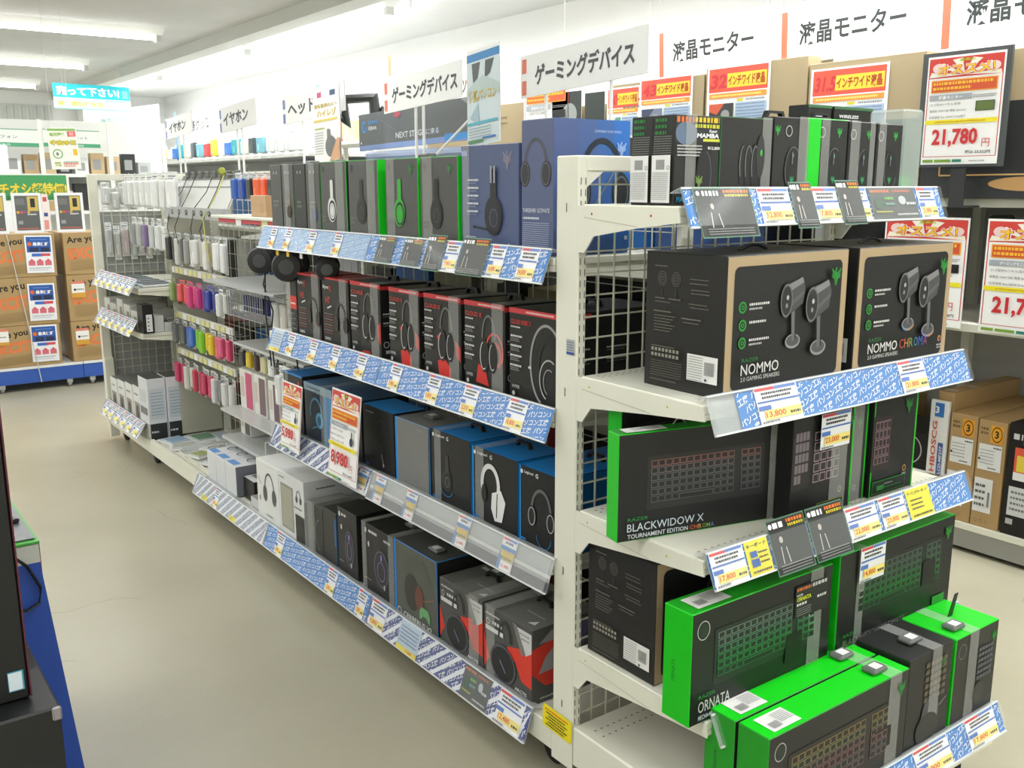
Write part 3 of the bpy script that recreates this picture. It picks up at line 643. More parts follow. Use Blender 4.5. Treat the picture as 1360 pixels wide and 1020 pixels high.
def r_blue2(s, w, h):
    s.rect(0, 0, w, h, (76, 92, 138)); s.rect(w * .30, 0, w * .70, h, (70, 94, 146)); s.rect(w * .55, 0, w * .45, h, (58, 100, 164)); s.rect(w * .78, 0, w * .22, h, (44, 108, 190))
    s.text('COMMAND YOUR WORLD', w * .52, h * .905, .006, (190, 206, 236), w=w * .36); s.arc(w * .26, h * .62, .022, .030, .0018, (160, 176, 220), n=24)
    hs_front(s, w * .62, h * .55, h * .55, (44, 56, 66), (56, 60, 62), (96, 104, 108)); emblem(s, w * .88, h * .78, h * .1, (140, 170, 220)); s.line((w * .45, h * .3), (w * .78, h * .62), .004, (120, 130, 136))
    for k in range(5): s.words(w * .06, h * (.2 - .025 * k), w * .4, .003, (90, 110, 160))
    s.rect(w * .93, h * .1, w * .04, h * .03, (210, 220, 236))
longbox('headset_box', 'tallest box, deep blue, its wide side facing the corner post', .128, .252, Z1, .314, d=.235, xf=.032, body=(88, 98, 132), front=f_blue2, right=r_blue2, group=GR1)

# ================================================================== row 2 : red-topped boxes
GR2 = 'headset boxes on the second shelf'
RED = (206, 52, 58); REDL = (214, 60, 48)
def redband(s, w, h, t='IT\'S IN EVERY GAMER'):
    s.rect(0, h * .945, w, h * .055, RED); s.words(w * .36, h * .962, w * .56, h * .018, (240, 210, 210))
def f_kly(name):
    def f(s, w, h):
        redband(s, w, h) if False else s.rect(0, h * .975, w, h * .025, RED)
        s.text('Kyro', w * .05, h * .82, .015, (226, 226, 224), w=w * .22, bold=.03); s.text('X', w * .28, h * .80, .022, (214, 60, 50), w=w * .10, bold=.02)
        s.text(name, w * .14, h * .62, .022, (216, 70, 56), w=w * .17, bold=.01); s.line((w * .2, h * .55), (w * .36, h * .59), .005, (220, 220, 218))
        for k in range(8): s.words(w * .08, h * (.46 - .04 * k), w * .32, .003, (150, 70, 62) if k % 2 else (140, 138, 136))
        s.text('GAMING', w * .10, h * .08, .010, (222, 222, 220), w=w * .22, bold=.02); hs_front(s, w * .72, h * .42, h * .42, (74, 72, 72), (62, 60, 60), (96, 60, 58), True)
    return f
longbox('headset_box', 'small black box with a red patch, at the far end of the second shelf', 1.600, 1.655, Z2, .212, d=.10, body=(60, 58, 56), faces={'+z': (226, 228, 226)}, front=lambda s, w, h: (s.rect(0, h * .45, w, h * .22, REDL), s.words(w * .1, h * .53, w * .7, .006, (240, 230, 226)), spec(s, w * .1, h * .36, w * .8, 4, .018, (150, 150, 150))), group=GR2)
t = empty('earphone_case', (.085, 1.70, Z2), -HP, 'clear rounded plastic case holding pale earphones, far end of the second shelf', 'earphones')
s = Shape(); s.box(-.045, -.04, .004, .045, .04, .21, film((220, 222, 214), .35), bev=.018); s.box(-.045, -.04, 0, .045, .04, .004, mat((200, 200, 194), .4)); s.obj('clear_case', t)
s = Shape(); s.lathe((0, -.01, .10), [(.018, -.04), (.022, -.02), (.018, .03), (.010, .06)], 'z', mat((196, 160, 110), .5), 14); s.box(-.03, .0, .02, -.01, .01, .13, mat((236, 236, 232))); s.obj('earphones', t)
longbox('headset_box', 'narrow black box lettered H5 with a red top, second shelf', 1.400, 1.592, Z2, .230, d=.16, body=(46, 46, 45), faces={'+z': (186, 50, 46)}, front=f_kly('H5'), group=GR2, straps=((.66, .055),))
longbox('headset_box', 'black box lettered H7 with a red top, second shelf', 1.188, 1.386, Z2, .230, d=.15, body=(46, 46, 45), faces={'+z': (176, 52, 48)}, front=f_kly('H7'), group=GR2, straps=((.68, .05),), hang=.0)
def f_hx(title, style):
    def f(s, w, h):
        redband(s, w, h)
        if style == 2 or style == 1:
            s.poly([(w * .42, h * .0), (w * .72, h * .0), (w * .74, h * .14), (w * .55, h * .26), (w * .38, h * .20)], (212, 48, 40)); s.poly([(w * .36, h * .50), (w * .50, h * .56), (w * .44, h * .42)], (196, 50, 44)); s.poly([(w * .86, h * .5), (w * 1.0, h * .42), (w, h * .25), (w * .88, h * .3)], (190, 46, 40))
        if style == 3: s.poly([(w * .30, h * .08), (w * .62, h * .06), (w * .55, h * .22), (w * .36, h * .30)], (208, 46, 38)); s.arc(w * .76, h * .46, w * .22, h * .22, .006, (214, 60, 50), -30, 170); s.arc(w * .78, h * .42, w * .16, h * .16, .012, (190, 44, 38), -60, 120)
        if style == 0: s.poly([(w * .3, h * 0), (w * .68, 0), (w * .62, h * .08), (w * .4, h * .07)], (180, 44, 38)); s.poly([(w * .90, h * .45), (w, h * .5), (w, h * .2), (w * .92, h * .25)], (200, 46, 40))
        if style < 4:
            s.arc(w * .62, h * .60, w * .17, h * .27, .006, (110, 110, 108), 0, 180, 16); s.ell(w * .52, h * .40, w * .11, h * .19, (24, 24, 24)); s.arc(w * .50, h * .40, w * .09, h * .16, .003, (206, 206, 204), 100, 300); s.ell(w * .74, h * .40, w * .10, h * .18, (26, 26, 26)); s.arc(w * .72, h * .40, w * .08, h * .15, .003, (190, 190, 188), 100, 300)
        if style == 4:
            s.arc(w * .78, h * .44, w * .34, h * .44, .007, (150, 150, 148), 40, 250, 24); s.arc(w * .80, h * .40, w * .26, h * .36, .02, (24, 24, 24), 30, 260, 24); s.arc(w * .84, h * .30, w * .20, h * .22, .004, (176, 176, 174), 60, 250); s.arc(w * .84, h * .28, w * .12, h * .14, .003, (150, 150, 148), 60, 250); s.rect(w * .42, h * .38, .010, .006, (220, 220, 220))
        s.text(title, w * .05, h * .83, .012, (206, 52, 44), w=w * .42, bold=.02); s.words(w * .05, h * .79, w * .2, .004, (214, 214, 212))
        for k in range(4): s.words(w * .05, h * (.69 - .105 * k), w * .24, .005, (222, 222, 220)); s.words(w * .05, h * (.665 - .105 * k), w * .18, .0025, (140, 140, 138)); s.words(w * .05, h * (.645 - .105 * k), w * .2, .0025, (140, 140, 138))
        s.text('HYPER', w * .10, h * .14, .008, (196, 196, 194), w=w * .16, bold=.01); s.ell(w * .13, h * .08, .006, .006, (190, 190, 188), 10)
    return f
for i, (yn, yf, lb, ti, st) in enumerate(((.975, 1.175, 'red-banded black headset box, fourth from the right on the second shelf', 'CORE', 0), (.742, .920, 'red-banded box with a red joystick print, left of its near twin', 'CLOUD II', 1), (.524, .716, 'red-banded box with red joystick print and bright cups, middle of second shelf', 'CLOUD II', 2), (.320, .506, 'red-banded box showing a red curved headband, second from the post', 'CLOUD X', 3), (.105, .300, 'red-banded box with a large close-up headset outline, against the corner post', 'CLOUD ORBIT S', 4))):
    longbox('headset_box', lb, yn, yf, Z2, .234, d=.17 if i != 4 else .34, body=(44, 44, 43), front=f_hx(ti, st), group=GR2, straps=((.70, .05),) if i < 4 else (), hang=.02,
            right=lambda s, w, h: [s.rect(0, h * .93, w * .3, h * .05, RED)] + [spec(s, w * (.05 + .4 * j), h * (.6 - .12 * k), w * .28, 1, .02) for k in range(2) for j in range(2)] + [s.arc(w * (.1 + .16 * k), h * .2, .010, .010, .002, (190, 190, 188)) for k in range(5)] + [s.rect(w * (.08 + .2 * k), h * .08, .018, .010, (190, 190, 188)) for k in range(4)], rough=.36)
# ================================================================== row 3 : blue-edged boxes
GR3 = 'headset boxes on the third shelf'
CY = (24, 136, 214)
def lg(s, w, h): s.ell(w * .06, h * .925, .005, .006, (236, 236, 236), 10); s.text('Logicool', w * .13, h * .905, .010, (232, 232, 232), w=w * .22, bold=.02); s.text('G', w * .41, h * .90, .012, (232, 232, 232), bold=.03)
def f_lg(k):
    def f(s, w, h):
        s.rect(0, 0, w * .035, h, CY) if k in (2, 3) else None
        lg(s, w, h) if k != 1 else spec(s, w * .10, h * .90, w * .3, 1, .012)
        if k == 0: hs_side(s, w * .42, h * .40, h * .44, (70, 72, 74), (48, 50, 52), (130, 132, 134)); s.arc(w * .42, h * .22, .03, .02, .002, (30, 130, 190), 180, 360)
        if k == 1: s.arc(w * .60, h * .60, w * .22, h * .24, .006, (66, 66, 64), 0, 180); s.ell(w * .52, h * .35, w * .16, h * .16, (50, 50, 49)); s.line((w * .6, h * .3), (w * .66, h * .15), .003, (160, 160, 158)); s.ell(w * .66, h * .14, .004, .006, (180, 180, 178), 8)
        if k == 2:
            s.arc(w * .42, h * .56, w * .22, h * .28, .014, (228, 228, 226), -60, 230, 22); s.poly([(w * .46, h * .46), (w * .66, h * .54), (w * .76, h * .40), (w * .68, h * .12), (w * .52, h * .10), (w * .44, h * .25)], (232, 232, 230)); s.line((w * .56, h * .15), (w * .58, h * .48), .004, (60, 60, 60)); s.ell(w * .28, h * .42, w * .06, h * .12, (40, 40, 40))
        if k == 3: hs_front(s, w * .55, h * .48, h * .52, (96, 98, 100), (30, 30, 30), (170, 172, 174)); s.arc(w * .62, h * .18, .03, .03, .002, (30, 120, 180), 180, 360)
        s.words(w * .06, h * .05, w * .12, .006, CY)
    return f
longbox('headset_box', 'blue-topped black box half hidden by the 5,980 yen poster', 1.585, 1.755, Z3, .222, d=.17, body=(44, 46, 48), faces={'+z': (30, 120, 190)}, front=lambda s, w, h: (s.rect(0, h * .97, w, h * .03, CY), s.ell(w * .8, h * .86, .008, .008, (190, 60, 60), 10)), group=GR3, straps=((.1, .03),))
def f_lb(s, w, h):
    s.rect(w * .68, 0, w * .32, h, (96, 146, 190)); s.rect(0, h * .86, w, h * .14, (150, 172, 184)); s.words(w * .1, h * .91, w * .5, .006, (90, 110, 120)); s.words(w * .1, h * .88, w * .3, .004, (226, 232, 236))
    s.arc(w * .42, h * .52, w * .22, h * .26, .009, (110, 178, 206), -60, 200, 20); s.ell(w * .54, h * .40, w * .13, h * .14, (120, 196, 226)); s.ell(w * .54, h * .40, w * .07, h * .08, (70, 120, 150)); s.line((w * .5, h * .3), (w * .28, h * .22), .005, (110, 178, 206))
longbox('headset_box', 'pale-topped box picturing a light blue headset between the two posters', 1.342, 1.570, Z3, .211, d=.19, body=(48, 62, 78), faces={'+z': (70, 110, 150), '+x': (90, 140, 186)}, front=f_lb, group=GR3, straps=((.6, .05),))
longbox('headset_box', 'dark blue-lidded box just behind the right edge of the 8,980 yen poster', 1.125, 1.335, Z3, .214, d=.18, body=(40, 42, 46), faces={'+z': (26, 76, 116)}, front=f_lg(1), group=GR3, hang=.0)
longbox('headset_box', 'blue-lidded black box right of the 8,980 yen poster', .912, 1.115, Z3, .211, d=.12, body=(42, 42, 42), faces={'+z': CY}, front=f_lg(1), group=GR3, hang=.0)
longbox('headset_box', 'black headset box in a clear film sleeve on the third shelf', .700, .902, Z3, .208, d=.15, body=(70, 72, 68), faces={'+z': (66, 66, 60), '-x': CY}, front=lambda s, w, h: (s.rect(0, 0, w * .07, h, CY), spec(s, w * .66, h * .92, w * .2, 1, .014, (120, 120, 116)), s.ell(w * .35, h * .45, w * .14, h * .2, (60, 60, 58))), group=GR3, straps=((.07, .185),), tag_at=(.0, .0))
longbox('headset_box', 'black box with blue edge and side-on headset, third from the post', .485, .690, Z3, .214, d=.15, body=(36, 36, 35), faces={'+z': CY, '+x': CY}, front=f_lg(0), group=GR3, straps=((.10, .035),), hang=.02)
longbox('headset_box', 'blue-edged black box picturing a white headset, third shelf', .268, .474, Z3, .209, d=.16, body=(36, 36, 35), faces={'+z': CY, '+x': CY}, front=f_lg(2), group=GR3, straps=((.08, .04),), hang=.02)
longbox('headset_box', 'blue-edged box with a black wired headset, against the corner post', .090, .257, Z3, .206, d=.33, body=(36, 36, 35), faces={'+z': CY, '+x': (20, 116, 186)}, front=f_lg(3), group=GR3, hang=.02)
# ================================================================== row 4 : bottom shelf
GR4 = 'boxes on the bottom deck'
WH = (226, 227, 224)
def f_w1(s, w, h): hs_front(s, w * .58, h * .56, h * .50, (90, 90, 88), (84, 84, 82)); s.line((w * .08, h * .72), (w * .2, h * .6), .005, (176, 176, 160)); s.words(w * .4, h * .12, w * .3, .006, (120, 120, 118)); s.rect(w * .12, h * .32, .006, .02, (70, 70, 70))
def f_w2(s, w, h): s.rect(w * .08, h * .12, w * .50, h * .70, (150, 150, 134)); s.rect(w * .12, h * .16, w * .42, h * .62, (168, 168, 150)); hs_front(s, w * .80, h * .72, h * .2, (80, 80, 80), (80, 80, 80)); s.rect(w * .66, h * .0, w * .34, h * .46, (60, 60, 56)); s.words(w * .05, h * .9, w * .2, .006, (120, 120, 120)); s.words(w * .62, h * .55, w * .3, .005, (90, 90, 90))
longbox('headphone_box', 'white box picturing grey headphones at the far end of the bottom deck', 1.812, 2.035, Z4, .252, d=.22, xf=.01, body=WH, front=f_w1, group=GR4, hang=.0, tabcol=(90, 90, 90))
longbox('headphone_box', 'white box with a tall window showing its packing, bottom deck', 1.575, 1.808, Z4, .258, d=.26, xf=.01, body=(222, 223, 222), front=f_w2, right=lambda s, w, h: (s.words(w * .2, h * .86, w * .3, .006, (90, 90, 90)), s.rect(0, 0, w, h * .7, (196, 198, 198))), group=GR4, tag_at=(.04, .02))
longbox('headset_box', 'grey-backed clear pack right of the white boxes', 1.430, 1.560, Z4, .196, d=.14, xf=.015, body=(96, 98, 92), front=lambda s, w, h: (s.rect(w * .35, 0, w * .65, h, (60, 62, 58)), s.arc(w * .8, h * .45, w * .3, h * .3, .004, (110, 112, 108), 90, 270)), group=GR4, straps=((.05, .06),))
longbox('headset_box', 'plain dark box with one blue edge on the bottom deck', 1.316, 1.425, Z4, .208, d=.15, xf=.015, body=(62, 63, 61), faces={'+x': (30, 90, 150)}, front=lambda s, w, h: s.rect(w * .86, h * .4, w * .12, h * .5, (40, 96, 156)), group=GR4)
def f_rc(k):
    def f(s, w, h):
        s.ell(w * .12, h * .90, .006, .010, (226, 226, 226), 10); s.words(w * .22, h * .89, w * .26, .009, (216, 216, 214)); s.words(w * .7, h * .87, w * .2, .008, (200, 200, 198)) if k else None
        s.ell(w * .6, h * .45, w * .26, h * .30, (52, 52, 56)); s.arc(w * .6, h * .45, w * .22, h * .26, .004, (96, 96, 120)); s.arc(w * .6, h * .42, w * .12, h * .14, .003, (130, 120, 170)); s.ell(w * .22, h * .72, .006, .010, (206, 206, 206), 10)
        s.rect(0, 0, w, h * .04, (24, 84, 130)); s.words(w * .08, h * .2, w * .2, .004, (150, 150, 120)); s.ell(w * .62, h * .62, .006, .012, (150, 120, 200), 8); s.ell(w * .7, h * .22, .005, .010, (190, 190, 200), 8)
    return f
longbox('headset_box', 'matt black box with a small white crest, left of its larger twin', 1.160, 1.305, Z4, .245, d=.15, xf=.015, body=(42, 42, 42), front=f_rc(0), group=GR4, hang=.0)
longbox('headset_box', 'matt black box with crest and film bands, left of the green gamepad box', .905, 1.120, Z4, .243, d=.17, xf=.015, body=(42, 42, 42), front=f_rc(1), group=GR4, straps=((.84, .035), (.0, .03)), tag_at=(.05, .02), hang=.0)
def f_cb(s, w, h):
    s.rect(0, 0, w * .05, h, (24, 130, 214)); s.arc(w * .55, h * .62, w * .30, h * .30, .03, (84, 86, 76), 0, 180, 18); s.ell(w * .42, h * .42, w * .17, h * .24, (74, 74, 66)); s.ell(w * .60, h * .40, w * .10, h * .16, (110, 66, 52))
    s.poly([(w * .60, h * .24), (w * .64, h * .31), (w * .80, h * .31), (w * .84, h * .24), (w * .84, h * .14), (w * .79, h * .16), (w * .76, h * .20), (w * .68, h * .20), (w * .65, h * .16), (w * .60, h * .14)], (110, 170, 112)); s.text('CERBERUS V2', w * .22, h * .045, .016, (222, 222, 218), w=w * .66, bold=.02); s.arc(w * .12, h * .08, .012, .012, .003, (220, 220, 220)); s.line((w * .7, h * .4), (w * .95, h * .5), .002, (180, 110, 80))
longbox('headset_box', 'olive grey box with a green gamepad print and one bright blue edge', .640, .895, Z4, .250, d=.18, xf=.01, body=(86, 90, 80), faces={'-x': (24, 130, 214), '+x': (42, 42, 40), '+z': (74, 76, 72)}, front=f_cb, group=GR4, hang=.02, tag_at=(.05, -.04))
def f_ar(s, w, h):
    s.poly([(0, h * .60), (w * .12, h * .3), (0, h * .12)], (214, 56, 40)); s.poly([(w * .50, h * .60), (w * 1.0, h * .74), (w, h * .22), (w * .80, h * .24), (w * .66, h * .46), (w * .52, h * .44)], (218, 58, 42)); s.poly([(w * .70, h * .95), (w, h * .95), (w, h * .70), (w * .88, h * .62)], (206, 206, 204)); s.words(w * .76, h * .88, w * .2, .004, (130, 130, 130)); s.words(w * .8, h * .82, w * .16, .004, (130, 130, 130))
    s.poly([(w * .62, h * .98), (w * .70, h * .98), (w * .88, h * .64), (w * .80, h * .60)], (120, 120, 118))
    s.text('steelseries', w * .05, h * .89, .008, (214, 214, 212), w=w * .30, bold=.02); s.arc(w * .10, h * .80, .008, .009, .002, (214, 214, 212)); s.words(w * .2, h * .79, w * .2, .009, (214, 214, 212)); s.rect(w * .05, h * .68, w * .38, .013, (214, 214, 212))
    s.arc(w * .46, h * .66, w * .14, h * .26, .008, (66, 66, 66), 0, 180); s.ell(w * .42, h * .32, w * .27, h * .26, (86, 86, 96)); s.ell(w * .42, h * .32, w * .24, h * .23, (38, 38, 40)); s.line((w * .36, h * .36), (w * .48, h * .22), .003, (120, 150, 180)); s.text('ARCTIS', w * .68, h * .09, .010, (226, 226, 226), w=w * .24, bold=.02); s.words(w * .66, h * .05, w * .28, .003, (150, 150, 150))
def t_ar(s, w, h): s.poly([(w * .30, 0), (w, 0), (w, h), (w * .4, h)], (112, 112, 108)); s.words(w * .5, h * .3, w * .35, .005, (170, 170, 168)); s.rect(w * .1, h * .7, w * .14, h * .08, (206, 206, 204)); s.poly([(w * .78, h * .1), (w * .9, h * .12), (w * .86, h * .22)], (226, 226, 226))
def r_ar(s, w, h): s.poly([(0, h * .74), (w * .5, h * .86), (w * .8, h * .5), (w * .5, h * .2), (w * .2, h * .22), (0, h * .42)], (206, 54, 40)); s.poly([(w * .2, h * .6), (w * .34, h * .72), (w * .4, h * .42), (w * .1, h * .4)], (150, 146, 150)); s.poly([(w * .5, h * .9), (w * .9, h * .95), (w * .8, h * .6)], (96, 92, 128)); s.poly([(w * .1, h * .8), (w * .3, h * .95), (w * .45, h * .8)], (140, 136, 138)); s.text('steelseries', w * .12, h * .06, .006, (214, 214, 212), w=w * .4, bold=.02)
longbox('headset_box', 'grey and red box with a round earcup print, second from the post at the bottom', .405, .628, Z4, .212, d=.19, xf=.012, body=(78, 78, 76), faces={'+z': (100, 100, 96)}, front=f_ar, top=t_ar, right=r_ar, group=GR4, straps=((.70, .05),), hang=.02, tag_at=(-.02, .05))
longbox('headset_box', 'grey and red faceted box at the near end of the bottom deck', .180, .397, Z4, .212, d=.22, xf=.012, body=(78, 78, 76), faces={'+z': (100, 100, 96)}, front=f_ar, top=t_ar, right=r_ar, group=GR4, straps=((.06, .04),), hang=.02, tag_at=(-.06, .05))
# flat white boxes in the wire basket bay
for k, (yn, yf) in enumerate(((2.56, 2.67), (2.44, 2.555), (2.31, 2.435))):
    longbox('cable_box', 'flat white box with a black loop print, %s of three before the wire divider' % ('farthest', 'middle', 'nearest')[k], yn, yf, Z4 + .006, .135, d=.34, xf=.02, body=(214, 216, 218), faces={'+x': (120, 122, 132) if k == 2 else (206, 208, 212)},
            top=lambda s, w, h: (s.rect(w * .02, h * .02, w * .7, h * .10, (96, 150, 210)), s.arc(w * .5, h * .30, w * .22, h * .07, .005, (60, 60, 62), 40, 330), s.arc(w * .55, h * .62, w * .2, h * .06, .005, (60, 60, 62), 40, 330), s.rect(w * .3, h * .47, w * .2, h * .03, (40, 40, 40)), s.rect(w * .5, h * .8, w * .25, h * .03, (40, 40, 40))), group='flat white boxes on the bottom deck')
longbox('earphone_pack', 'black pack with white drawings on its lid before the flat white boxes', 2.18, 2.30, Z4 + .004, .095, d=.30, xf=.05, body=(56, 54, 52), faces={'+z': (210, 212, 210)}, top=lambda s, w, h: [s.rrect(w * (.15 + .25 * i), h * (.1 + .18 * j), w * .14, h * .10, .004, (66, 64, 62)) for i in range(3) for j in range(4)], group='flat packs on the bottom deck')
longbox('earphone_pack', 'low white tray pack with a pink stripe beside the white headphone box', 2.045, 2.17, Z4 + .004, .045, d=.28, xf=.03, body=(150, 146, 142), faces={'-y': (206, 206, 204)}, top=lambda s, w, h: (s.rect(0, h * .3, w, h * .7, (60, 56, 56)), s.rect(w * .3, h * .35, w * .12, h * .5, (206, 110, 120))), group='flat packs on the bottom deck')
t = empty('wire_divider', (0, 2.69, Z4), 0, 'low white wire divider standing behind the flat white boxes', 'divider'); s = Shape(); s.wires(.03, .36, .0, .15, 0, MESHW, .048, .15, .0022); s.obj('wire_grid', t)
t = empty('wire_divider', (0, 2.05, Z4), 0, 'tall clear and wire divider behind the white headphone boxes', 'divider'); s = Shape(); s.wires(.06, .36, .0, .30, 0, MESHW, .05, .075, .0018); s.obj('wire_grid', t)
# ================================================================== end gondola goods
def endbox(name, label, x0, x1, yf, z, h, d, cat='box', rz=0, **k):
    return carton(name, label, cat, (x0 + x1) / 2, yf + d / 2, z, x1 - x0, d, h, rz, **k)
GM = 'mouse boxes on the top end shelf'
BK = (50, 50, 48)
def l_mouse(s, w, h):
    for k in range(3): s.words(w * .12, h * (.93 - .07 * k), w * .5, h * .035, (30, 120, 50))
    for k in range(13): s.words(w * .08, h * (.76 - .026 * k), w * .8, h * .012, (120, 120, 118))
    s.rect(w * .05, h * .03, w * .84, h * .53, (232, 232, 230)); s.rects([(w * (.25 + .028 * k), h * .40, w * .016, h * .11) for k in range(14)], (110, 110, 110)); s.arc(w * .8, h * .42, .004, .004, .001, (90, 90, 90))
    for k in range(15): s.words(w * .1, h * (.36 - .021 * k), w * .72, h * .009, (160, 160, 158))
def f_mamba(s, w, h):
    s.rect(0, h * .70, w, h * .29, (52, 58, 62)); s.ell(w * .24, h * .80, w * .24, h * .13, (96, 116, 140)); s.rect(w * .5, h * .93, w * .48, h * .05, (30, 34, 30))
    s.words(w * .02, h * .92, w * .38, h * .06, (216, 110, 40)); s.words(w * .42, h * .925, w * .55, h * .055, (220, 190, 40)); s.words(w * .42, h * .865, w * .55, h * .04, (200, 200, 50)); s.text('Razer', w * .74, h * .815, h * .035, (232, 232, 232), w=w * .18, bold=.02, shear=.2); s.text('MAMBA', w * .46, h * .755, h * .05, (240, 240, 240), w=w * .5, bold=.04, shear=.15); s.rect(w * .6, h * .715, w * .38, h * .03, (206, 210, 60))
    for k in range(4): s.words(w * .03, h * (.655 - .035 * k), w * .55, h * .016, (200, 200, 198))
    s.text('¥12,800', w * .70, h * .62, h * .04, (232, 232, 230), w=w * .28, bold=.02)
    s.ell(w * .64, h * .34, w * .18, h * .30, (26, 27, 27)); s.arc(w * .64, h * .34, w * .16, h * .27, .0015, (96, 98, 100), -80, 80); emblem(s, w * .52, h * .26, h * .12, (110, 140, 60)); s.text('MAMBA', w * .02, h * .04, h * .06, (70, 160, 200), w=w * .36, bold=.01)
def f_mouse(k):
    def f(s, w, h):
        if k == 0:
            s.rect(0, 0, .0015, h, (36, 110, 50))
            for i, x in enumerate((.44, .54, .66)): s.ell(w * x, h * .44, w * .09, h * .26, (28, 28, 28)); s.arc(w * x, h * .46, w * .07, h * .22, .002, (120, 124, 122), 90 - 60 * i, 220)
            s.ell(w * .76, h * .56, w * .08, h * .25, (60, 62, 62)); s.ell(w * .77, h * .60, w * .02, h * .04, GREEN, 8); s.text('NAGA', w * .10, h * .04, h * .06, (40, 150, 160), w=w * .2, bold=.01); s.text('TRINITY', w * .34, h * .04, h * .06, (44, 170, 130), w=w * .34, bold=.01)
        else:
            emblem(s, w * (.1 if k == 1 else .72), h * .84, h * .10, LGREEN); s.arc(w * (.42 if k == 1 else .14), h * .84, h * .06, h * .065, .002, (180, 182, 180))
            s.ell(w * .58, h * .40, w * .24, h * .26, (27, 28, 28)); s.arc(w * .58, h * .40, w * .24, h * .26, .0015, (120, 122, 120), 30 * k, 180 + 40 * k); s.ell(w * .56, h * .56, .003, .005, (90, 190, 160), 8); emblem(s, w * .55, h * .27, h * .08, (50, 150, 90)); s.rect(w * .52, h * .46, w * .03, h * .14, (110, 112, 112))
    return f
for y, lb in ((-.136, 'rear one of two mouse boxes with long white side labels'), (-.198, 'front mouse box with white side label and a yellow MAMBA sheet')):
    carton('mouse_box', lb, 'box', .088, y - .034, 1.4685, .128, .062, .176, 0, body=BK, left=l_mouse, front=f_mamba, group=GM, straps=((.22, .03),) if y < -.15 else ())
endbox('mouse_box', 'wide black mouse box lettered TRINITY on the top end shelf', .158, .322, -.26, 1.4685, .178, .14, body=BK, front=f_mouse(0), group=GM, straps=((.78, .03),), faces={'-x': (30, 100, 44)})
endbox('mouse_box', 'black mouse box with ring and emblem, left of the thick green edge', .326, .440, -.26, 1.4685, .184, .14, body=BK, front=f_mouse(1), group=GM, straps=((.72, .035),), faces={'+x': GREEN}, hang=-.02)
endbox('mouse_box', 'black mouse box directly right of the thick bright green edge', .488, .600, -.25, 1.4685, .186, .14, body=BK, front=f_mouse(2), group=GM, straps=((.12, .03),), faces={'-x': (24, 210, 36)}, hang=-.03)
t = endbox('mouse_box', 'all-green box spine between two mouse boxes', .444, .486, -.262, 1.4685, .185, .12, body=(20, 206, 32), group=GM)
endbox('mouse_box', 'black mouse box with film band, second from the right of the top end shelf', .606, .712, -.25, 1.4685, .184, .14, body=BK, front=f_mouse(3), group=GM, straps=((.05, .035), (.75, .02)))
endbox('mouse_box', 'rightmost black mouse box with a bright green right edge', .716, .822, -.25, 1.4685, .183, .14, body=BK, faces={'+x': (36, 150, 50)}, front=f_mouse(4), group=GM, straps=((.05, .03),))
for k, (a, c) in enumerate(((.66, .755), (.765, .93))):
    endbox('mouse_box', 'taller dark box with white lettering at its top, %s of the rear pair' % ('left', 'right')[k], a, c, -.09, 1.4685, .235, .06, body=(36, 40, 36), front=lambda s, w, h: (s.text('WIRELESS', w * .12, h * .88, h * .035, (226, 230, 226), w=w * .5, bold=.03, shear=.2), s.text('MOUSE', w * .2, h * .83, h * .035, (226, 230, 226), w=w * .4, bold=.03, shear=.2), s.rect(0, h * .97, w, h * .03, (60, 110, 66))), group=GM)
t = empty('clear_pack', (.868, -.20, 1.4685), 0, 'tall empty-looking clear pack with a green insert, right end of top shelf', 'box')
s = Shape(); s.box(-.042, -.05, .02, .042, .05, .222, film((206, 216, 210), .38), bev=.006); s.obj('clear_case', t)
s = Shape(); s.box(-.036, -.03, .022, .036, .04, .06, mat((70, 170, 80))); s.box(-.04, -.048, 0, .042, .048, .02, mat((150, 190, 200))); s.obj('insert', t)

# --- speaker cartons
TAN = (186, 163, 128)
def speaker(s, x, y, z, base=None):
    """drawn desktop speaker: drum tilted up on a stalk"""
    s.poly([(x - .08 * z, y + .31 * z), (x + .34 * z, y + .40 * z), (x + .41 * z, y + .22 * z), (x + .36 * z, y - .02 * z), (x - .02 * z, y - .20 * z)], (78, 78, 80))
    s.poly([(x - .02 * z, y + .30 * z), (x + .32 * z, y + .41 * z), (x + .36 * z, y + .32 * z), (x + .04 * z, y + .20 * z)], (136, 136, 138)); s.poly([(x + .05 * z, y + .02 * z), (x + .38 * z, y + .20 * z), (x + .39 * z, y + .14 * z), (x + .06 * z, y - .06 * z)], (96, 96, 98))
    s.ell(x - .06 * z, y + .05 * z, .15 * z, .27 * z, (112, 112, 114)); s.ell(x - .06 * z, y + .05 * z, .125 * z, .235 * z, (52, 52, 54)); s.ell(x - .04 * z, y + .10 * z, .03 * z, .04 * z, (190, 190, 190), 10); s.ell(x - .06 * z, y - .03 * z, .03 * z, .04 * z, (140, 140, 140), 10)
    s.ell(x + .13 * z, y - .62 * z, .19 * z, .12 * z, (150, 150, 152)); s.ell(x + .13 * z, y - .61 * z, .16 * z, .09 * z, (84, 84, 86)); s.poly([(x + .06 * z, y - .15 * z), (x + .14 * z, y - .12 * z), (x + .17 * z, y - .60 * z), (x + .10 * z, y - .62 * z)], (108, 108, 112)); s.poly([(x + .14 * z, y - .12 * z), (x + .17 * z, y - .12 * z), (x + .20 * z, y - .60 * z), (x + .17 * z, y - .60 * z)], (40, 40, 42))
    if base: s.arc(x + .13 * z, y - .62 * z, .19 * z, .12 * z, .012 * z, base[0], 180, 270); s.arc(x + .13 * z, y - .62 * z, .19 * z, .12 * z, .012 * z, base[1], 270, 350)
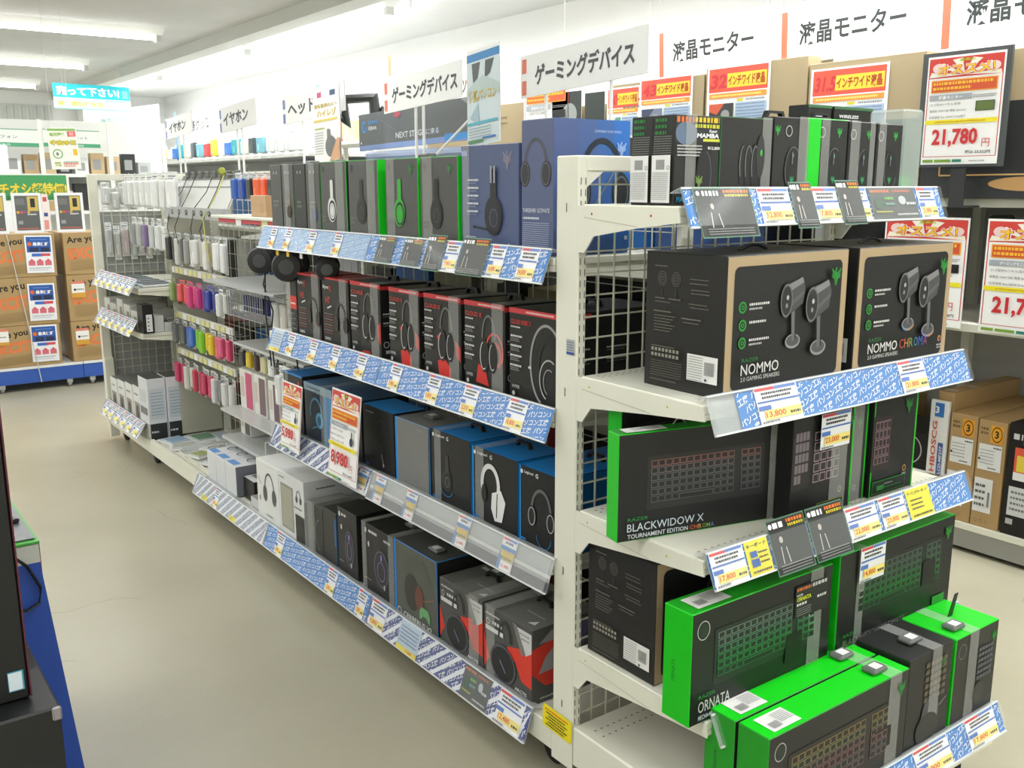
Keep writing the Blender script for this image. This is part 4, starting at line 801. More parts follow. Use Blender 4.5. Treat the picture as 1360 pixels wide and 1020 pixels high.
def f_spk(chroma):
    def f(s, w, h):
        s.rrect(w * .055, h * .055, w * .89, h * .87, h * .05, (32, 32, 31))
        for k in range(3):
            y = h * (.64 - .125 * k); s.ell(w * .125, y, w * .030, h * .042, (36, 150, 50), 8 if chroma else 16); s.ell(w * .125, y, w * .020, h * .029, (26, 60, 30), 10); s.arc(w * .125, y, w * .010, h * .014, .0012, (60, 190, 70))
            s.words(w * .175, y + h * .008, w * (.16 if k != 1 else .13), h * .017, (220, 220, 218)); s.words(w * .175, y - h * .022, w * .10, h * .014, (200, 200, 198)) if k != 1 else None
        z = h * .45
        speaker(s, w * .48, h * .635, z, ((60, 160, 220), (220, 160, 60)) if chroma else None); speaker(s, w * .69, h * .585, z * 1.08, ((90, 90, 220), (230, 130, 50)) if chroma else None)
        emblem(s, w * .86, h * .80, h * .115, (30, 140, 46))
        s.text('RAZER', w * .105, h * .258, h * .028, (36, 130, 50), w=w * .13, bold=.0)
        s.text('NOMMO', w * .10, h * .165, h * .078, (228, 228, 226), w=w * .30, bold=.005)
        if chroma: gtext(s, 'CHROMA', w * .425, h * .167, h * .076, w * .31, [(196, 70, 60), (206, 120, 60), (120, 150, 70), (50, 140, 170), (60, 100, 190), (150, 70, 130)], .0)
        s.text('2.0 GAMING SPEAKERS', w * .10, h * .122, h * .030, (214, 214, 212), w=w * .31, bold=.0)
        if chroma: s.arc(w * .86, h * .20, h * .022, h * .026, .003, (220, 150, 60), 0, 250); s.arc(w * .86, h * .20, h * .022, h * .026, .003, (190, 80, 150), 250, 360); s.words(w * .835, h * .14, w * .05, h * .014, (190, 190, 188)); s.words(w * .835, h * .12, w * .05, h * .010, (190, 190, 188))
    return f
def l_spk(s, w, h):
    g = (120, 116, 104)
    for cx in (.22, .40):
        for r in (.055, .038, .018): s.arc(w * cx, h * .81, w * r, h * r * .95, .0009, g)
        s.rect(w * cx - .002, h * .68, .004, h * .05, (70, 68, 62))
    s.words(w * .13, h * .895, w * .16, h * .008, g); s.words(w * .14, h * .66, w * .12, h * .009, g); s.words(w * .32, h * .66, w * .15, h * .009, g); s.words(w * .14, h * .635, w * .2, h * .006, g)
    for a, y in ((.58, .82), (.58, .79), (.60, .745), (.6, .72), (.58, .645), (.6, .62)): s.words(w * a, h * y, w * .22, h * .006, g)
    s.words(w * .14, h * .565, w * .22, h * .010, g); [s.words(w * .15, h * (.535 - .022 * k), w * (.27 - .03 * (k % 3)), h * .006, g) for k in range(6)]; s.words(w * .5, h * .535, w * .24, h * .010, g); s.words(w * .52, h * .51, w * .2, h * .006, g)
    s.rects([(w * (.13 + .046 * k), h * .275, w * .030, h * .024) for k in range(8)], (150, 146, 134)); s.rects([(w * (.13 + .046 * k), h * .235, w * .030, h * .024) for k in range(8)], (150, 146, 134)); s.words(w * .13, h * .31, w * .3, h * .006, g)
    for k in range(7): s.words(w * .13, h * (.20 - .018 * k), w * .40, h * .005, (110, 106, 94))
    s.words(w * .13, h * .06, w * .34, h * .006, g)
GS = 'speaker cartons on the end display'
for i, (x0, x1, yf, z, lb, ch) in enumerate(((.062, .452, -.378, 1.0855, 'big black and tan speaker carton lettered NOMMO, beside the white corner post', False), (.490, .872, -.378, 1.0855, 'big speaker carton with rainbow CHROMA lettering, at the right of the shelf', True), (.018, .40, -.255, .4205, 'shaded speaker carton on the lower shelf behind the ORNATA keyboard box', False))):
    d = .225
    t = carton('speaker_carton', lb, 'carton', (x0 + x1) / 2, yf + d / 2, z, x1 - x0, d, .287, 0, body=(50, 49, 46), faces={'-y': TAN, '+z': (70, 69, 64)}, front=f_spk(ch), left=l_spk, group=GS, bev=.002)
    w = x1 - x0
    sticker(t, (-w / 2, -d / 2 + d * .43, .0287), (0, -1, 0), (0, 0, 1), .083, .055)
    s = Shape(); s.tube([(-.045 + .09 * k / 10, -.01, .287 + .011 * math.sin(math.pi * k / 10)) for k in range(11)], .0035, mat((30, 30, 30), .4)); s.obj('carry_handle', t)

# --- keyboard cartons
GK = 'keyboard cartons on the end display'
def f_kb(title, sub, glow, frame=(58, 60, 60), pos=(.12, .33, .66, .46), ring=False, tsz=.10, tw=.34, subw=.4, chroma=None, emb=True, cut=False, tcol=(200, 214, 222), yt=.115):
    def f(s, w, h):
        if ring: s.arc(w * .075, h * .83, h * .075, h * .085, .0022, (190, 190, 188)); s.ell(w * .075, h * .83, h * .055, h * .065, (40, 66, 46))
        x, y, kw, kh = pos
        keyboard(s, w * x, h * y, w * kw, h * kh, frame, glow)
        if emb: emblem(s, w * .93, h * .84, h * .12, (36, 130, 48))
        s.text('RAZER', w * .05, h * (yt + tsz + .025), h * .032, (40, 140, 60), w=w * .11)
        s.text(title, w * .048, h * yt, h * tsz, tcol, w=w * tw)
        s.text(sub, w * .05, h * (yt - .065), h * .042, (206, 216, 220), w=w * subw, bold=.01)
        if chroma: gtext(s, chroma, w * (.05 + subw + .012), h * (yt - .065), h * .042, w * .14, [(200, 90, 60), (206, 150, 60), (120, 160, 70), (80, 130, 190)], .01)
    return f
# the turned keyboard box standing out in front
L_ = math.hypot(.372 + .072, -.327 + .223); ang = math.atan2(-.327 + .223, .372 + .072)
cx, cy_ = (-.072 + .372) / 2, (-.223 - .327) / 2; nx, ny = math.sin(-ang) * -1, math.cos(ang); d = .047
KG = (96, 100, 100)
t = carton('keyboard_carton', 'green-edged black carton lettered BLACKWIDOW X, standing askew over the shelf', 'carton', cx - math.sin(ang) * d / 2, cy_ + math.cos(ang) * d / 2, .7665, L_, d, .236, ang, body=(40, 40, 40), faces={'-x': (28, 190, 34), '+x': (24, 200, 34), '+z': (24, 140, 30)}, front=f_kb('BLACKWIDOW X', 'TOURNAMENT EDITION', [(150, 96, 90), (120, 110, 110), (104, 108, 110), (98, 100, 102), (98, 100, 102), (88, 90, 92)], (50, 50, 50), (.155, .27, .66, .50), tw=.42, tsz=.075, subw=.33, chroma='CHROMA', yt=.095), group=GK, straps=((.845, .036),))
s = Shape(); s.fr((-L_ / 2, -d / 2, .236), (1, 0, 0), (0, 1, 0), .0012); s.rect(.022, .006, .10, .034, (216, 216, 214)); s.fr(s.O, s.U, s.V, .0017); [s.words(.045, .034 - .004 * k, .07, .0016, (150, 150, 150)) for k in range(6)]; s.obj('label_sticker', t, label='white barcode sticker')
s = Shape(); s.tube([(-.075 + .032 * k / 10, .012, .237 + .012 * math.sin(math.pi * k / 10)) for k in range(11)], .0012, mat((190, 190, 186), .3)); s.obj('hang_loop', t)
endbox('keyboard_carton', 'green-ended keyboard carton just behind the askew BLACKWIDOW X carton', .03, .36, -.12, .7665, .275, .045, cat='carton', body=(40, 42, 40), faces={'-x': (24, 190, 34), '+z': (20, 110, 30)}, group=GK, front=lambda s, w, h: keyboard(s, w * .15, h * .3, w * .7, h * .5, (56, 56, 56), (90, 90, 90)))
def f_num(s, w, h):
    s.rect(w - .006, 0, .006, h, GREEN)
    s.rect(w * .0, h * .30, w * .28, h * .5, (50, 44, 46)); s.rects([(w * (.04 + .055 * i), h * (.36 + .10 * j), w * .045, h * .08) for i in range(4) for j in range(5) if i < 2 or j > 0], (120, 110, 116)); s.rects([(w * (.34 + .11 * i), h * (.33 + .10 * j), w * .095, h * .085) for i in range(4) for j in range(5)], (170, 150, 156)); s.h += .0003; s.rects([(w * (.35 + .11 * i), h * (.34 + .10 * j), w * .075, h * .066) for i in range(4) for j in range(5)], (54, 44, 48))
    s.arc(w * .80, h * .2, .006, .007, .0015, (190, 180, 120)); s.rect(w * .42, h * .03, w * .44, h * .09, (120, 130, 40)); s.h += .0003; s.rect(w * .43, h * .037, w * .42, h * .076, (34, 36, 34)); emblem(s, w * .93, h * .86, h * .1, (30, 110, 44))
endbox('keyboard_carton', 'carton with lit number-pad keys behind the 23,000 yen card', .318, .540, -.362, .7665, .245, .045, cat='carton', body=(38, 38, 37), faces={'+x': GREEN}, front=f_num, group=GK, straps=((.62, .06),))
endbox('keyboard_carton', 'narrow visible slice of a film-banded carton between two green edges', .546, .612, -.350, .7665, .240, .045, cat='carton', body=(70, 70, 66), faces={'+x': GREEN}, front=lambda s, w, h: (s.rect(w - .006, 0, .006, h, GREEN), s.arc(w * .4, h * .14, .006, .007, .0015, (170, 170, 168)), emblem(s, w * .5, h * .8, h * .1, (36, 110, 44))), group=GK, straps=((.1, .04),))
def f_km(s, w, h):
    s.rect(w - .006, 0, .006, h, GREEN); s.rect(0, 0, .004, h, GREEN)
    s.rect(0, h * .26, w * .42, h * .56, (50, 36, 38)); s.rects([(w * (.05 + .085 * i), h * (.33 + .088 * j), w * .075, h * .078) for i in range(4) for j in range(5)], (150, 120, 126)); s.h += .0003; s.rects([(w * (.058 + .085 * i), h * (.337 + .088 * j), w * .058, h * .062) for i in range(4) for j in range(5)], (52, 36, 40))
    emblem(s, w * .78, h * .86, h * .13, (30, 120, 44)); s.arc(w * .76, h * .22, .007, .008, .002, (200, 150, 50)); s.words(w * .72, h * .155, w * .08, h * .018, (160, 160, 158)); s.rect(w * .03, h * .03, w * .76, h * .13, (36, 140, 46)); s.h += .0003; s.rect(w * .04, h * .038, w * .74, h * .114, (26, 32, 28)); s.rect(w * .14, h * .06, w * .16, h * .05, (36, 130, 50)); s.rect(w * .3, h * .075, w * .4, .002, (36, 130, 50)); s.words(w * .3, h * .11, w * .2, h * .012, (150, 160, 150))
endbox('keyboard_carton', 'keyboard carton with a green-framed panel, right end of its shelf', .618, .800, -.362, .7665, .246, .045, cat='carton', body=(38, 38, 37), faces={'+x': (24, 200, 34)}, front=f_km, group=GK)
# price card taped high on the number-pad carton
t = empty('price_card', (.400, -.370, .925), 0, 'loose 23,000 yen price card taped to the number-pad carton', 'price card')
card(t, 0, .075, Vector((0, 0, 1)), (0, 0, 0), '23,000', .108, 'price', .082, 0)
# ORNATA and ULTIMATE cartons on the fourth shelf
t = endbox('keyboard_carton', 'green-edged keyboard carton lettered ORNATA on the lower shelf', -.045, .412, -.420, .4208, .249, .078, cat='carton', body=(38, 39, 38), faces={'-x': (16, 190, 22), '+x': (20, 200, 30), '+z': (24, 160, 30)}, front=f_kb('ORNATA', 'MECHA-MEMBRANE GAMING KEYBOARD', [(120, 140, 130), (110, 140, 124), (84, 146, 108), (60, 150, 88), (50, 150, 76), (50, 116, 66)], (44, 56, 49), (.15, .30, .74, .50), ring=True, tw=.21, subw=.36, emb=False, yt=.11, tcol=(206, 208, 206)), group=GK, straps=((.82, .045),), bev=.002,
    left=lambda s, w, h: s.text('ORNATA', w * .45, h * .35, w * .12, (16, 120, 20), rot=HP, w=h * .2) )
s = Shape(); s.fr((-.457 / 2, -.039, .249), (1, 0, 0), (0, 1, 0), .0012); s.rect(.03, .012, .10, .052, (216, 216, 212)); s.fr(s.O, s.U, s.V, .0017); [s.words(.075, .056 - .005 * k, .05, .002, (150, 150, 150)) for k in range(7)]; s.rects([(.04 + .002 * k, .02, .001, .02) for k in range(14)], (110, 110, 110)); s.obj('label_sticker', t, label='white barcode sticker')
s = Shape(); s.fr((.457 / 2 - .135, -.0395, .15), (1, 0, 0), (0, 0, 1), .0026); s.rect(0, 0, .115, .075, (44, 48, 44)); s.fr(s.O, s.U, s.V, .0031); s.words(.004, .064, .05, .007, (206, 110, 50)); s.words(.058, .064, .05, .008, (200, 200, 196)); s.text('RAZER', .004, .052, .005, (220, 220, 220), bold=.02); s.text('ORNATA', .004, .040, .010, (214, 220, 50), w=.05, bold=.03); s.words(.004, .030, .034, .006, (220, 220, 218)); s.words(.075, .034, .034, .006, (214, 214, 212)); [s.words(.004, .022 - .005 * k, .05, .002, (150, 150, 150)) for k in range(4)]; s.obj('product_card', t, label='dark paper product card')
s = Shape(); s.fr((.457 / 2 - .17, -.0395, .02), (1, 0, 0), (0, 0, 1), .0026); s.rect(0.01, .03, .055, .07, (18, 18, 18)); s.obj('cut_out', t, label='black cut-out window')
t = endbox('keyboard_carton', 'green-edged carton lettered BLACKWIDOW ULTIMATE with a 14,800 yen card', .432, .915, -.424, .4208, .262, .07, cat='carton', body=(40, 41, 40), faces={'-x': (20, 170, 28), '+x': (20, 190, 30), '+z': (24, 165, 32)}, front=f_kb('BLACKWIDOW ULTIMATE', 'MECHANICAL GAMING KEYBOARD', [(96, 120, 104), (90, 124, 100), (80, 130, 90), (60, 140, 72), (46, 150, 60), (50, 110, 60)], (40, 50, 44), (.14, .33, .76, .50), tw=.52, subw=.30, tsz=.062, yt=.12, tcol=(110, 112, 110)), group=GK, straps=((.14, .03),), bev=.002)
s = Shape(); s.fr((-.483 / 2, -.0355, 0), (1, 0, 0), (0, 0, 1), .0020); s.rect(.345, .10, .055, .066, (20, 20, 20)); s.obj('cut_out', t, label='black cut-out window'); s = Shape(); s.fr((-.483 / 2, -.0355, 0), (1, 0, 0), (0, 0, 1), .0020); s.rect(.40, .028, .055, .03, (44, 140, 52)); s.obj('corner_patch', t, label='green corner patch')
t = empty('price_card', (.500, -.4275, .600), 0, '14,800 yen price card taped to the BLACKWIDOW ULTIMATE carton', 'price card')
card(t, 0, .08, Vector((0, 0, 1)), (0, 0, 0), '14,800', .098, 'price', .086, 0)
# bottom deck
RG = [(150, 130, 80), (140, 144, 100), (140, 116, 110), (150, 106, 104), (120, 116, 116), (130, 104, 108)]
for k, (yf, lb) in enumerate(((-.4855, 'rear one of two green-topped keyboard cartons on the bottom deck'), (-.569, 'front one of two green-topped keyboard cartons, with a multicolour keyboard print'))):
    t = endbox('keyboard_carton', lb, .020 + .004 * k, .508 if k else .506, yf, .2055, .240, .079, cat='carton', body=(52, 52, 50), faces={'-x': (26, 150, 32), '+x': (24, 190, 34), '+z': (16, 210, 26)}, front=f_kb('BLACKWIDOW', 'CHROMA', RG, (60, 56, 52), (.13, .20, .74, .56), ring=True, tw=.3, subw=.1, emb=True, yt=.06), group=GK, straps=((.84, .045),), tag_at=(.165, 0), bev=.002,
        left=lambda s, w, h: s.text('BLACKWIDOW', w * .45, h * .15, w * .11, (20, 96, 26), rot=HP, w=h * .5))
    s = Shape(); s.fr((-.488 / 2, -.0395, .240), (1, 0, 0), (0, 1, 0), .0012); s.rect(.03, .010, .085, .055, (232, 232, 228)); s.fr(s.O, s.U, s.V, .0017); [s.words(.07, .056 - .005 * k, .04, .002, (150, 150, 150)) for k in range(7)]; s.rects([(.038 + .002 * k, .016, .001, .02) for k in range(14)], (120, 120, 120)); s.obj('label_sticker', t, label='white barcode sticker')
    s = Shape(); s.fr((-.244, -.0395, 0), (1, 0, 0), (0, 0, 1), .002); s.rect(.365, .075, .06, .05, (16, 16, 16)); s.obj('cut_out', t, label='black cut-out window')
def f_thr(s, w, h): emblem(s, w * .8, h * .82, h * .1, (40, 120, 46)); s.rects([(w * (.38 + .10 * i), h * (.50 + .07 * j), w * .08, h * .045) for i in range(5) for j in range(6)], (96, 88, 70)); s.ell(w * .55, h * .36, w * .2, h * .18, (72, 76, 76)); s.ell(w * .5, h * .22, w * .26, h * .16, (62, 64, 60)); s.words(w * .05, h * .08, w * .35, h * .025, (140, 140, 138)); s.line((w * .75, h * .4), (w * .9, h * .46), .002, (150, 150, 150))
endbox('mouse_box', 'wide black box between the green keyboard cartons and the green-topped box', .512, .694, -.566, .2055, .252, .155, cat='box', body=(44, 44, 43), faces={'+z': (48, 50, 48)}, front=f_thr, group='boxes on the bottom deck of the end display', tag_at=(.0, -.02), straps=((.5, .04),), bev=.002)
endbox('mouse_box', 'tall green-topped box with a black pull tab, rightmost on the bottom deck', .704, .899, -.568, .2055, .249, .16, cat='box', body=(52, 52, 50), faces={'+z': (30, 206, 36), '+x': (24, 180, 34), '-x': (22, 200, 32)}, front=lambda s, w, h: (s.arc(w * .16, h * .84, h * .07, h * .08, .002, (120, 120, 118)), emblem(s, w * .9, h * .84, h * .1, (30, 130, 40)), s.rects([(w * (.55 + .07 * i), h * (.45 + .06 * j), w * .055, h * .04) for i in range(5) for j in range(6)], (84, 90, 96)), s.ell(w * .62, h * .3, w * .14, h * .12, (70, 72, 72))), group='boxes on the bottom deck of the end display', straps=((.30, .04),), tag_at=(-.045, -.04), bev=.002)
s = Shape(); s.prism([(-.01, .0), (.01, .0), (.03, .055), (.014, .055)], 'y', -.0008, .0008, mat((30, 34, 32), .35)); s.obj('pull_tab', bpy.data.objects['mouse_box.%03d' % max(int(o.name[-3:]) for o in bpy.data.objects if o.name.startswith('mouse_box.'))], loc=(.01, 0, .250))

# ================================================================== monitor rack on the right
MR = empty('monitor_rack', (0, 0, 0), 0, 'long white rack along the right wall carrying monitors and brown cartons', 'shelving')
s = Shape(); s.box(2.39, -2.2, .02, 3.2, 6.6, .10, mat((150, 150, 142), .5)); s.box(2.385, -2.2, .10, 3.2, 6.6, .125, ENAMEL); s.obj('base_deck', MR)
for z, a in ((.965, 2.34), (1.455, 2.38)):
    for k in range(9):
        s = Shape(); s.box(a, -2.15 + k * .95, z - .035, 3.0, -1.21 + k * .95, z, ENAMEL, bev=.003); s.obj('shelf', MR)
s = Shape(); s.box(3.0, -2.2, .1, 3.02, 6.6, 1.95, mat((176, 176, 172), .6)); s.obj('back_panel', MR)
for k in range(10): s = Shape(); s.box(2.96, -2.17 + k * .95, .1, 3.0, -2.13 + k * .95, 1.95, ENAMEL); s.obj('upright_post', MR)
def rackbox(name, label, yn, yf, z, h, d, xf, cat='carton', **k): return carton(name, label, cat, xf + d / 2, (yn + yf) / 2, z, yf - yn, d, h, -HP, **k)
KR = (174, 143, 98); KR2 = (168, 151, 118)
GB = 'monitor cartons on the top of the rack'
def f_mon(s, w, h): s.rect(w * .12, 0, w * .88, h * .55, (64, 62, 58)); s.words(w * .15, h * .84, w * .3, h * .02, (120, 100, 70)); s.words(w * .15, h * .78, w * .3, h * .02, (120, 100, 70))
def f_mon2(s, w, h):
    s.rect(0, 0, w, h * .66, (56, 58, 58)); s.rect(0, h * .66, w * .22, h * .34, (60, 62, 62)); P = (206, 166, 104)
    s.line((w * .10, h * .16), (w * .10, h * .60), .006, P); s.line((w * .10, h * .16), (w, h * .17), .006, P); s.ell(w * .55, h * .10, w * .2, h * .05, (180, 140, 84)); s.rect(w * .7, 0, w * .3, h * .16, (180, 146, 90))
rackbox('monitor_carton', 'brown monitor carton behind the 32 inch sale sheet', 1.195, 1.80, 1.456, .615, .18, 2.33, body=KR2, front=f_mon, group=GB)
rackbox('monitor_carton', 'wide brown monitor carton behind the 31.5 inch sale sheet', .625, 1.185, 1.456, .575, .18, 2.33, body=KR2, front=f_mon, group=GB)
rackbox('monitor_carton', 'brown monitor carton left of the tall one, behind the 43 inch sheet', 1.815, 2.50, 1.456, .59, .18, 2.33, body=KR2, front=f_mon, group=GB)
rackbox('monitor_carton', 'grey and tan monitor carton behind the 21,780 yen poster', -.20, .612, 1.456, .545, .18, 2.33, body=KR2, front=f_mon2, group=GB)
rackbox('monitor_carton', 'monitor carton past the right edge of the frame', -1.1, -.22, 1.456, .56, .18, 2.33, body=KR2, front=f_mon, group=GB)
for k, (a, c, hh) in enumerate(((2.52, 3.15, .5), (3.17, 3.8, .56), (3.82, 4.5, .52))):
    rackbox('monitor_carton', '%s brown carton of the far three on top of the rack' % ('nearest', 'middle', 'farthest')[k], a, c, 1.456, hh, .2, 2.36, body=KR2, front=f_mon, group=GB)
# monitors on show in the middle shelf
for k, yc in enumerate((-.62, -.01, .95, 1.6)):
    t = empty('monitor', (2.62, yc, .966), -HP, ('black display monitor past the right edge of the frame', 'black display monitor behind the rightmost sale poster', 'black display monitor behind the white stand and speaker cartons', 'fourth black display monitor on the rack shelf')[k], 'monitor', 'display monitors on the rack')
    s = Shape(); s.box(-.29, -.02, .07, .29, .02, .43, mat((26, 26, 27), .3), bev=.004); s.obj('bezel', t)
    s = Shape(); s.fr((-.28, -.02, .085), (1, 0, 0), (0, 0, 1), .0006); s.rect(0, 0, .56, .335, mat((10, 11, 12), .12)); s.obj('screen', t)
    s = Shape(); s.box(-.035, .0, .01, .035, .03, .1, mat((200, 202, 204), .3), bev=.004); s.box(-.14, -.09, 0, .14, .09, .012, mat((206, 208, 210), .3), bev=.004); s.obj('stand', t)
s = Shape(); s.box(2.42, .29, .967, 2.50, .365, 1.39, mat((20, 20, 20), .4), bev=.01); s.obj('monitor_speaker', label='narrow black speaker column between two sale posters on the rack', cat='speaker')
# brown cartons on the rack base
def f_k3(num):
    def f(s, w, h):
        s.rect(w * .45, h * .80, w * .44, h * .16, (224, 156, 36)); s.ell(w * .67, h * .88, w * .19, h * .072, (30, 28, 24)); s.ell(w * .67, h * .88, w * .165, h * .062, (224, 156, 36)); s.text(num, w * .60, h * .845, h * .07, (24, 24, 22), w=w * .14, bold=.03)
        s.words(w * .10, h * .91, w * .26, h * .02, (110, 86, 50)); s.words(w * .10, h * .87, w * .26, h * .02, (110, 86, 50))
        s.rect(w * .08, h * .54, w * .82, h * .24, (226, 227, 226)); s.rect(w * .04, h * .14, w * .66, h * .32, (224, 225, 224))
        for k in range(5): s.words(w * .14, h * (.72 - .03 * k), w * .5, h * .008, (150, 150, 150))
        s.words(w * .6, h * .75, w * .28, h * .012, (60, 60, 60)); s.words(w * .45, h * .56, w * .3, h * .01, (70, 70, 70)); s.rect(w * .1, h * .63, w * .07, h * .02, (50, 50, 50))
        for k in range(4): s.words(w * .10, h * (.38 - .06 * k), w * .36, h * .024, (96, 96, 96))
        s.rect(w * .56, h * .20, w * .07, h * .14, (120, 120, 120)); [s.arc(w * (.2 + .2 * k), h * .06, w * .06, h * .018, .0016, (120, 92, 52)) for k in range(3)]
    return f
GC = 'cartons on the base of the monitor rack'
rackbox('appliance_carton', 'right one of two brown cartons marked with an orange 3', .190, .305, .126, .450, .55, 2.40, body=KR, front=f_k3('3'), group=GC)
rackbox('appliance_carton', 'left one of two brown cartons marked with an orange 3', .310, .425, .126, .455, .55, 2.40, body=KR, front=f_k3('3'), group=GC)
def f_k4(s, w, h): s.rect(w * .3, h * .82, w * .5, h * .14, (224, 156, 36)); s.text('4', w * .5, h * .84, h * .09, (24, 24, 22), bold=.03); s.rect(w * .15, h * .52, w * .85, h * .27, (220, 90, 60)); s.rect(w * .2, h * .58, w * .8, h * .14, (226, 206, 70)); s.rect(w * .15, h * .50, w * .85, h * .07, (230, 230, 228)); s.rect(w * .1, h * .18, w * .9, h * .26, (206, 208, 208)); [s.words(w * .15, h * (.38 - .05 * k), w * .7, h * .02, (110, 110, 110)) for k in range(4)]; s.words(w * .1, h * .86, w * .18, h * .05, (206, 206, 204)); s.rect(w * .1, h * .1, w * .14, h * .05, (180, 180, 178))
rackbox('appliance_carton', 'black carton with an orange 4 at the right frame edge', -.02, .180, .126, .46, .5, 2.40, body=(30, 30, 31), front=f_k4, group=GC)
rackbox('appliance_carton', 'taller brown carton with white carry slots behind the number 3 pair', .43, .498, .126, .53, .55, 2.42, body=KR, top=lambda s, w, h: (s.ell(w * .35, h * .10, .03, .014, (190, 190, 186)), s.ell(w * .6, h * .35, .035, .016, (186, 186, 182)), s.line((0, h * .22), (w, h * .25), .003, (96, 76, 44))), group=GC)
for k, yc in enumerate((1.0, 1.34)):
    rackbox('appliance_carton', '%s brown carton low behind the end display' % ('nearer', 'farther')[k], yc - .16, yc + .16, .126, .40, .5, 2.42, body=KR, group=GC)
s = Shape(); s.fr((2.395, .515, .30), (0, -1, 0), (0, 0, 1)); s.box(2.396, .435, .30, 2.41, .515, .62, mat((228, 228, 226), .4)); s.rect(.02, .25, .04, .06, (44, 110, 180)); s.text('3', .022, .265, .03, (240, 240, 240), bold=.03); s.text('HBOSCG', .036, .01, .022, (206, 80, 60), rot=HP, w=.22, bold=.02); s.rect(.045, .0, .022, .14, (60, 90, 150)); s.text('LCD-MF277', .064, .006, .012, (230, 230, 235), rot=HP, w=.12, bold=.02)
s.obj('spine_label', label='white upright spine sign with red and blue letters beside the brown cartons', cat='sign')
rackbox('monitor_carton', 'low black carton with an orange lettered roundel, on the rack base', .503, .80, .301, .16, .3, 2.41, body=(34, 34, 34), front=lambda s, w, h: (s.arc(w * .62, h * .5, h * .42, h * .42, .005, (190, 190, 188)), s.text('16', w * .56, h * .52, h * .16, (220, 80, 30), bold=.03), s.text('ION', w * .52, h * .3, h * .16, (220, 80, 30), bold=.03)), group=GC)
s = Shape(); s.box(2.40, .503, .126, 2.75, .82, .30, mat((226, 226, 214), .5), bev=.004); s.obj('white_plinth', label='low white plinth under the roundel carton', cat='plinth')
# ================================================================== posters
def sheet(name, label, cat, O, U, V, w, h, paint, group=None, thick=.002, back=(226, 228, 226), parent=None):
    s = Shape(); N = Vector(U).normalized().cross(Vector(V).normalized()); U_ = Vector(U).normalized(); V_ = Vector(V).normalized(); O = Vector(O)
    P = [O, O + U_ * w, O + U_ * w + V_ * h, O + V_ * h]
    s.raw([tuple(p) for p in P] + [tuple(p - N * thick) for p in P], [(0, 1, 2, 3), (7, 6, 5, 4), (0, 4, 5, 1), (1, 5, 6, 2), (2, 6, 7, 3), (3, 7, 4, 0)], mat(back))
    s.fr(O, U, V, .0004); paint(s, w, h)
    return s.obj(name, parent, label=label, cat=cat, group=group)
def burst(s, w, h, y0, hh, title='オススメ!'):
    s.rect(w * .02, y0, w * .96, hh, (214, 66, 56)); R = []
    for k in range(12):
        a = k * math.pi / 11 - .05; R.append((w * .5 + math.cos(a) * w * .47, y0 + min(max(math.sin(a), 0) * hh * .95, hh)))
    for k in range(0, 11, 2): s.poly([(w * .5, y0 + hh * .1), R[k], R[k + 1]], (246, 240, 222)); s.h -= .0002
    s.h += .0004
    s.ell(w * .15, y0 + hh * .5, w * .08, hh * .25, (240, 210, 206), 12); s.ell(w * .88, y0 + hh * .42, w * .07, hh * .22, (240, 214, 208), 12)
    s.text('店長の', w * .42, y0 + hh * .76, hh * .16, (176, 190, 40), w=w * .2, bold=.03)
    s.text(title, w * .13, y0 + hh * .10, hh * .58, (250, 250, 248), w=w * .76, bold=.09); s.text(title, w * .135, y0 + hh * .12, hh * .54, (208, 48, 36), w=w * .75, bold=.055); s.text(title, w * .14, y0 + hh * .14, hh * .50, (250, 206, 40), w=w * .74, bold=.012)
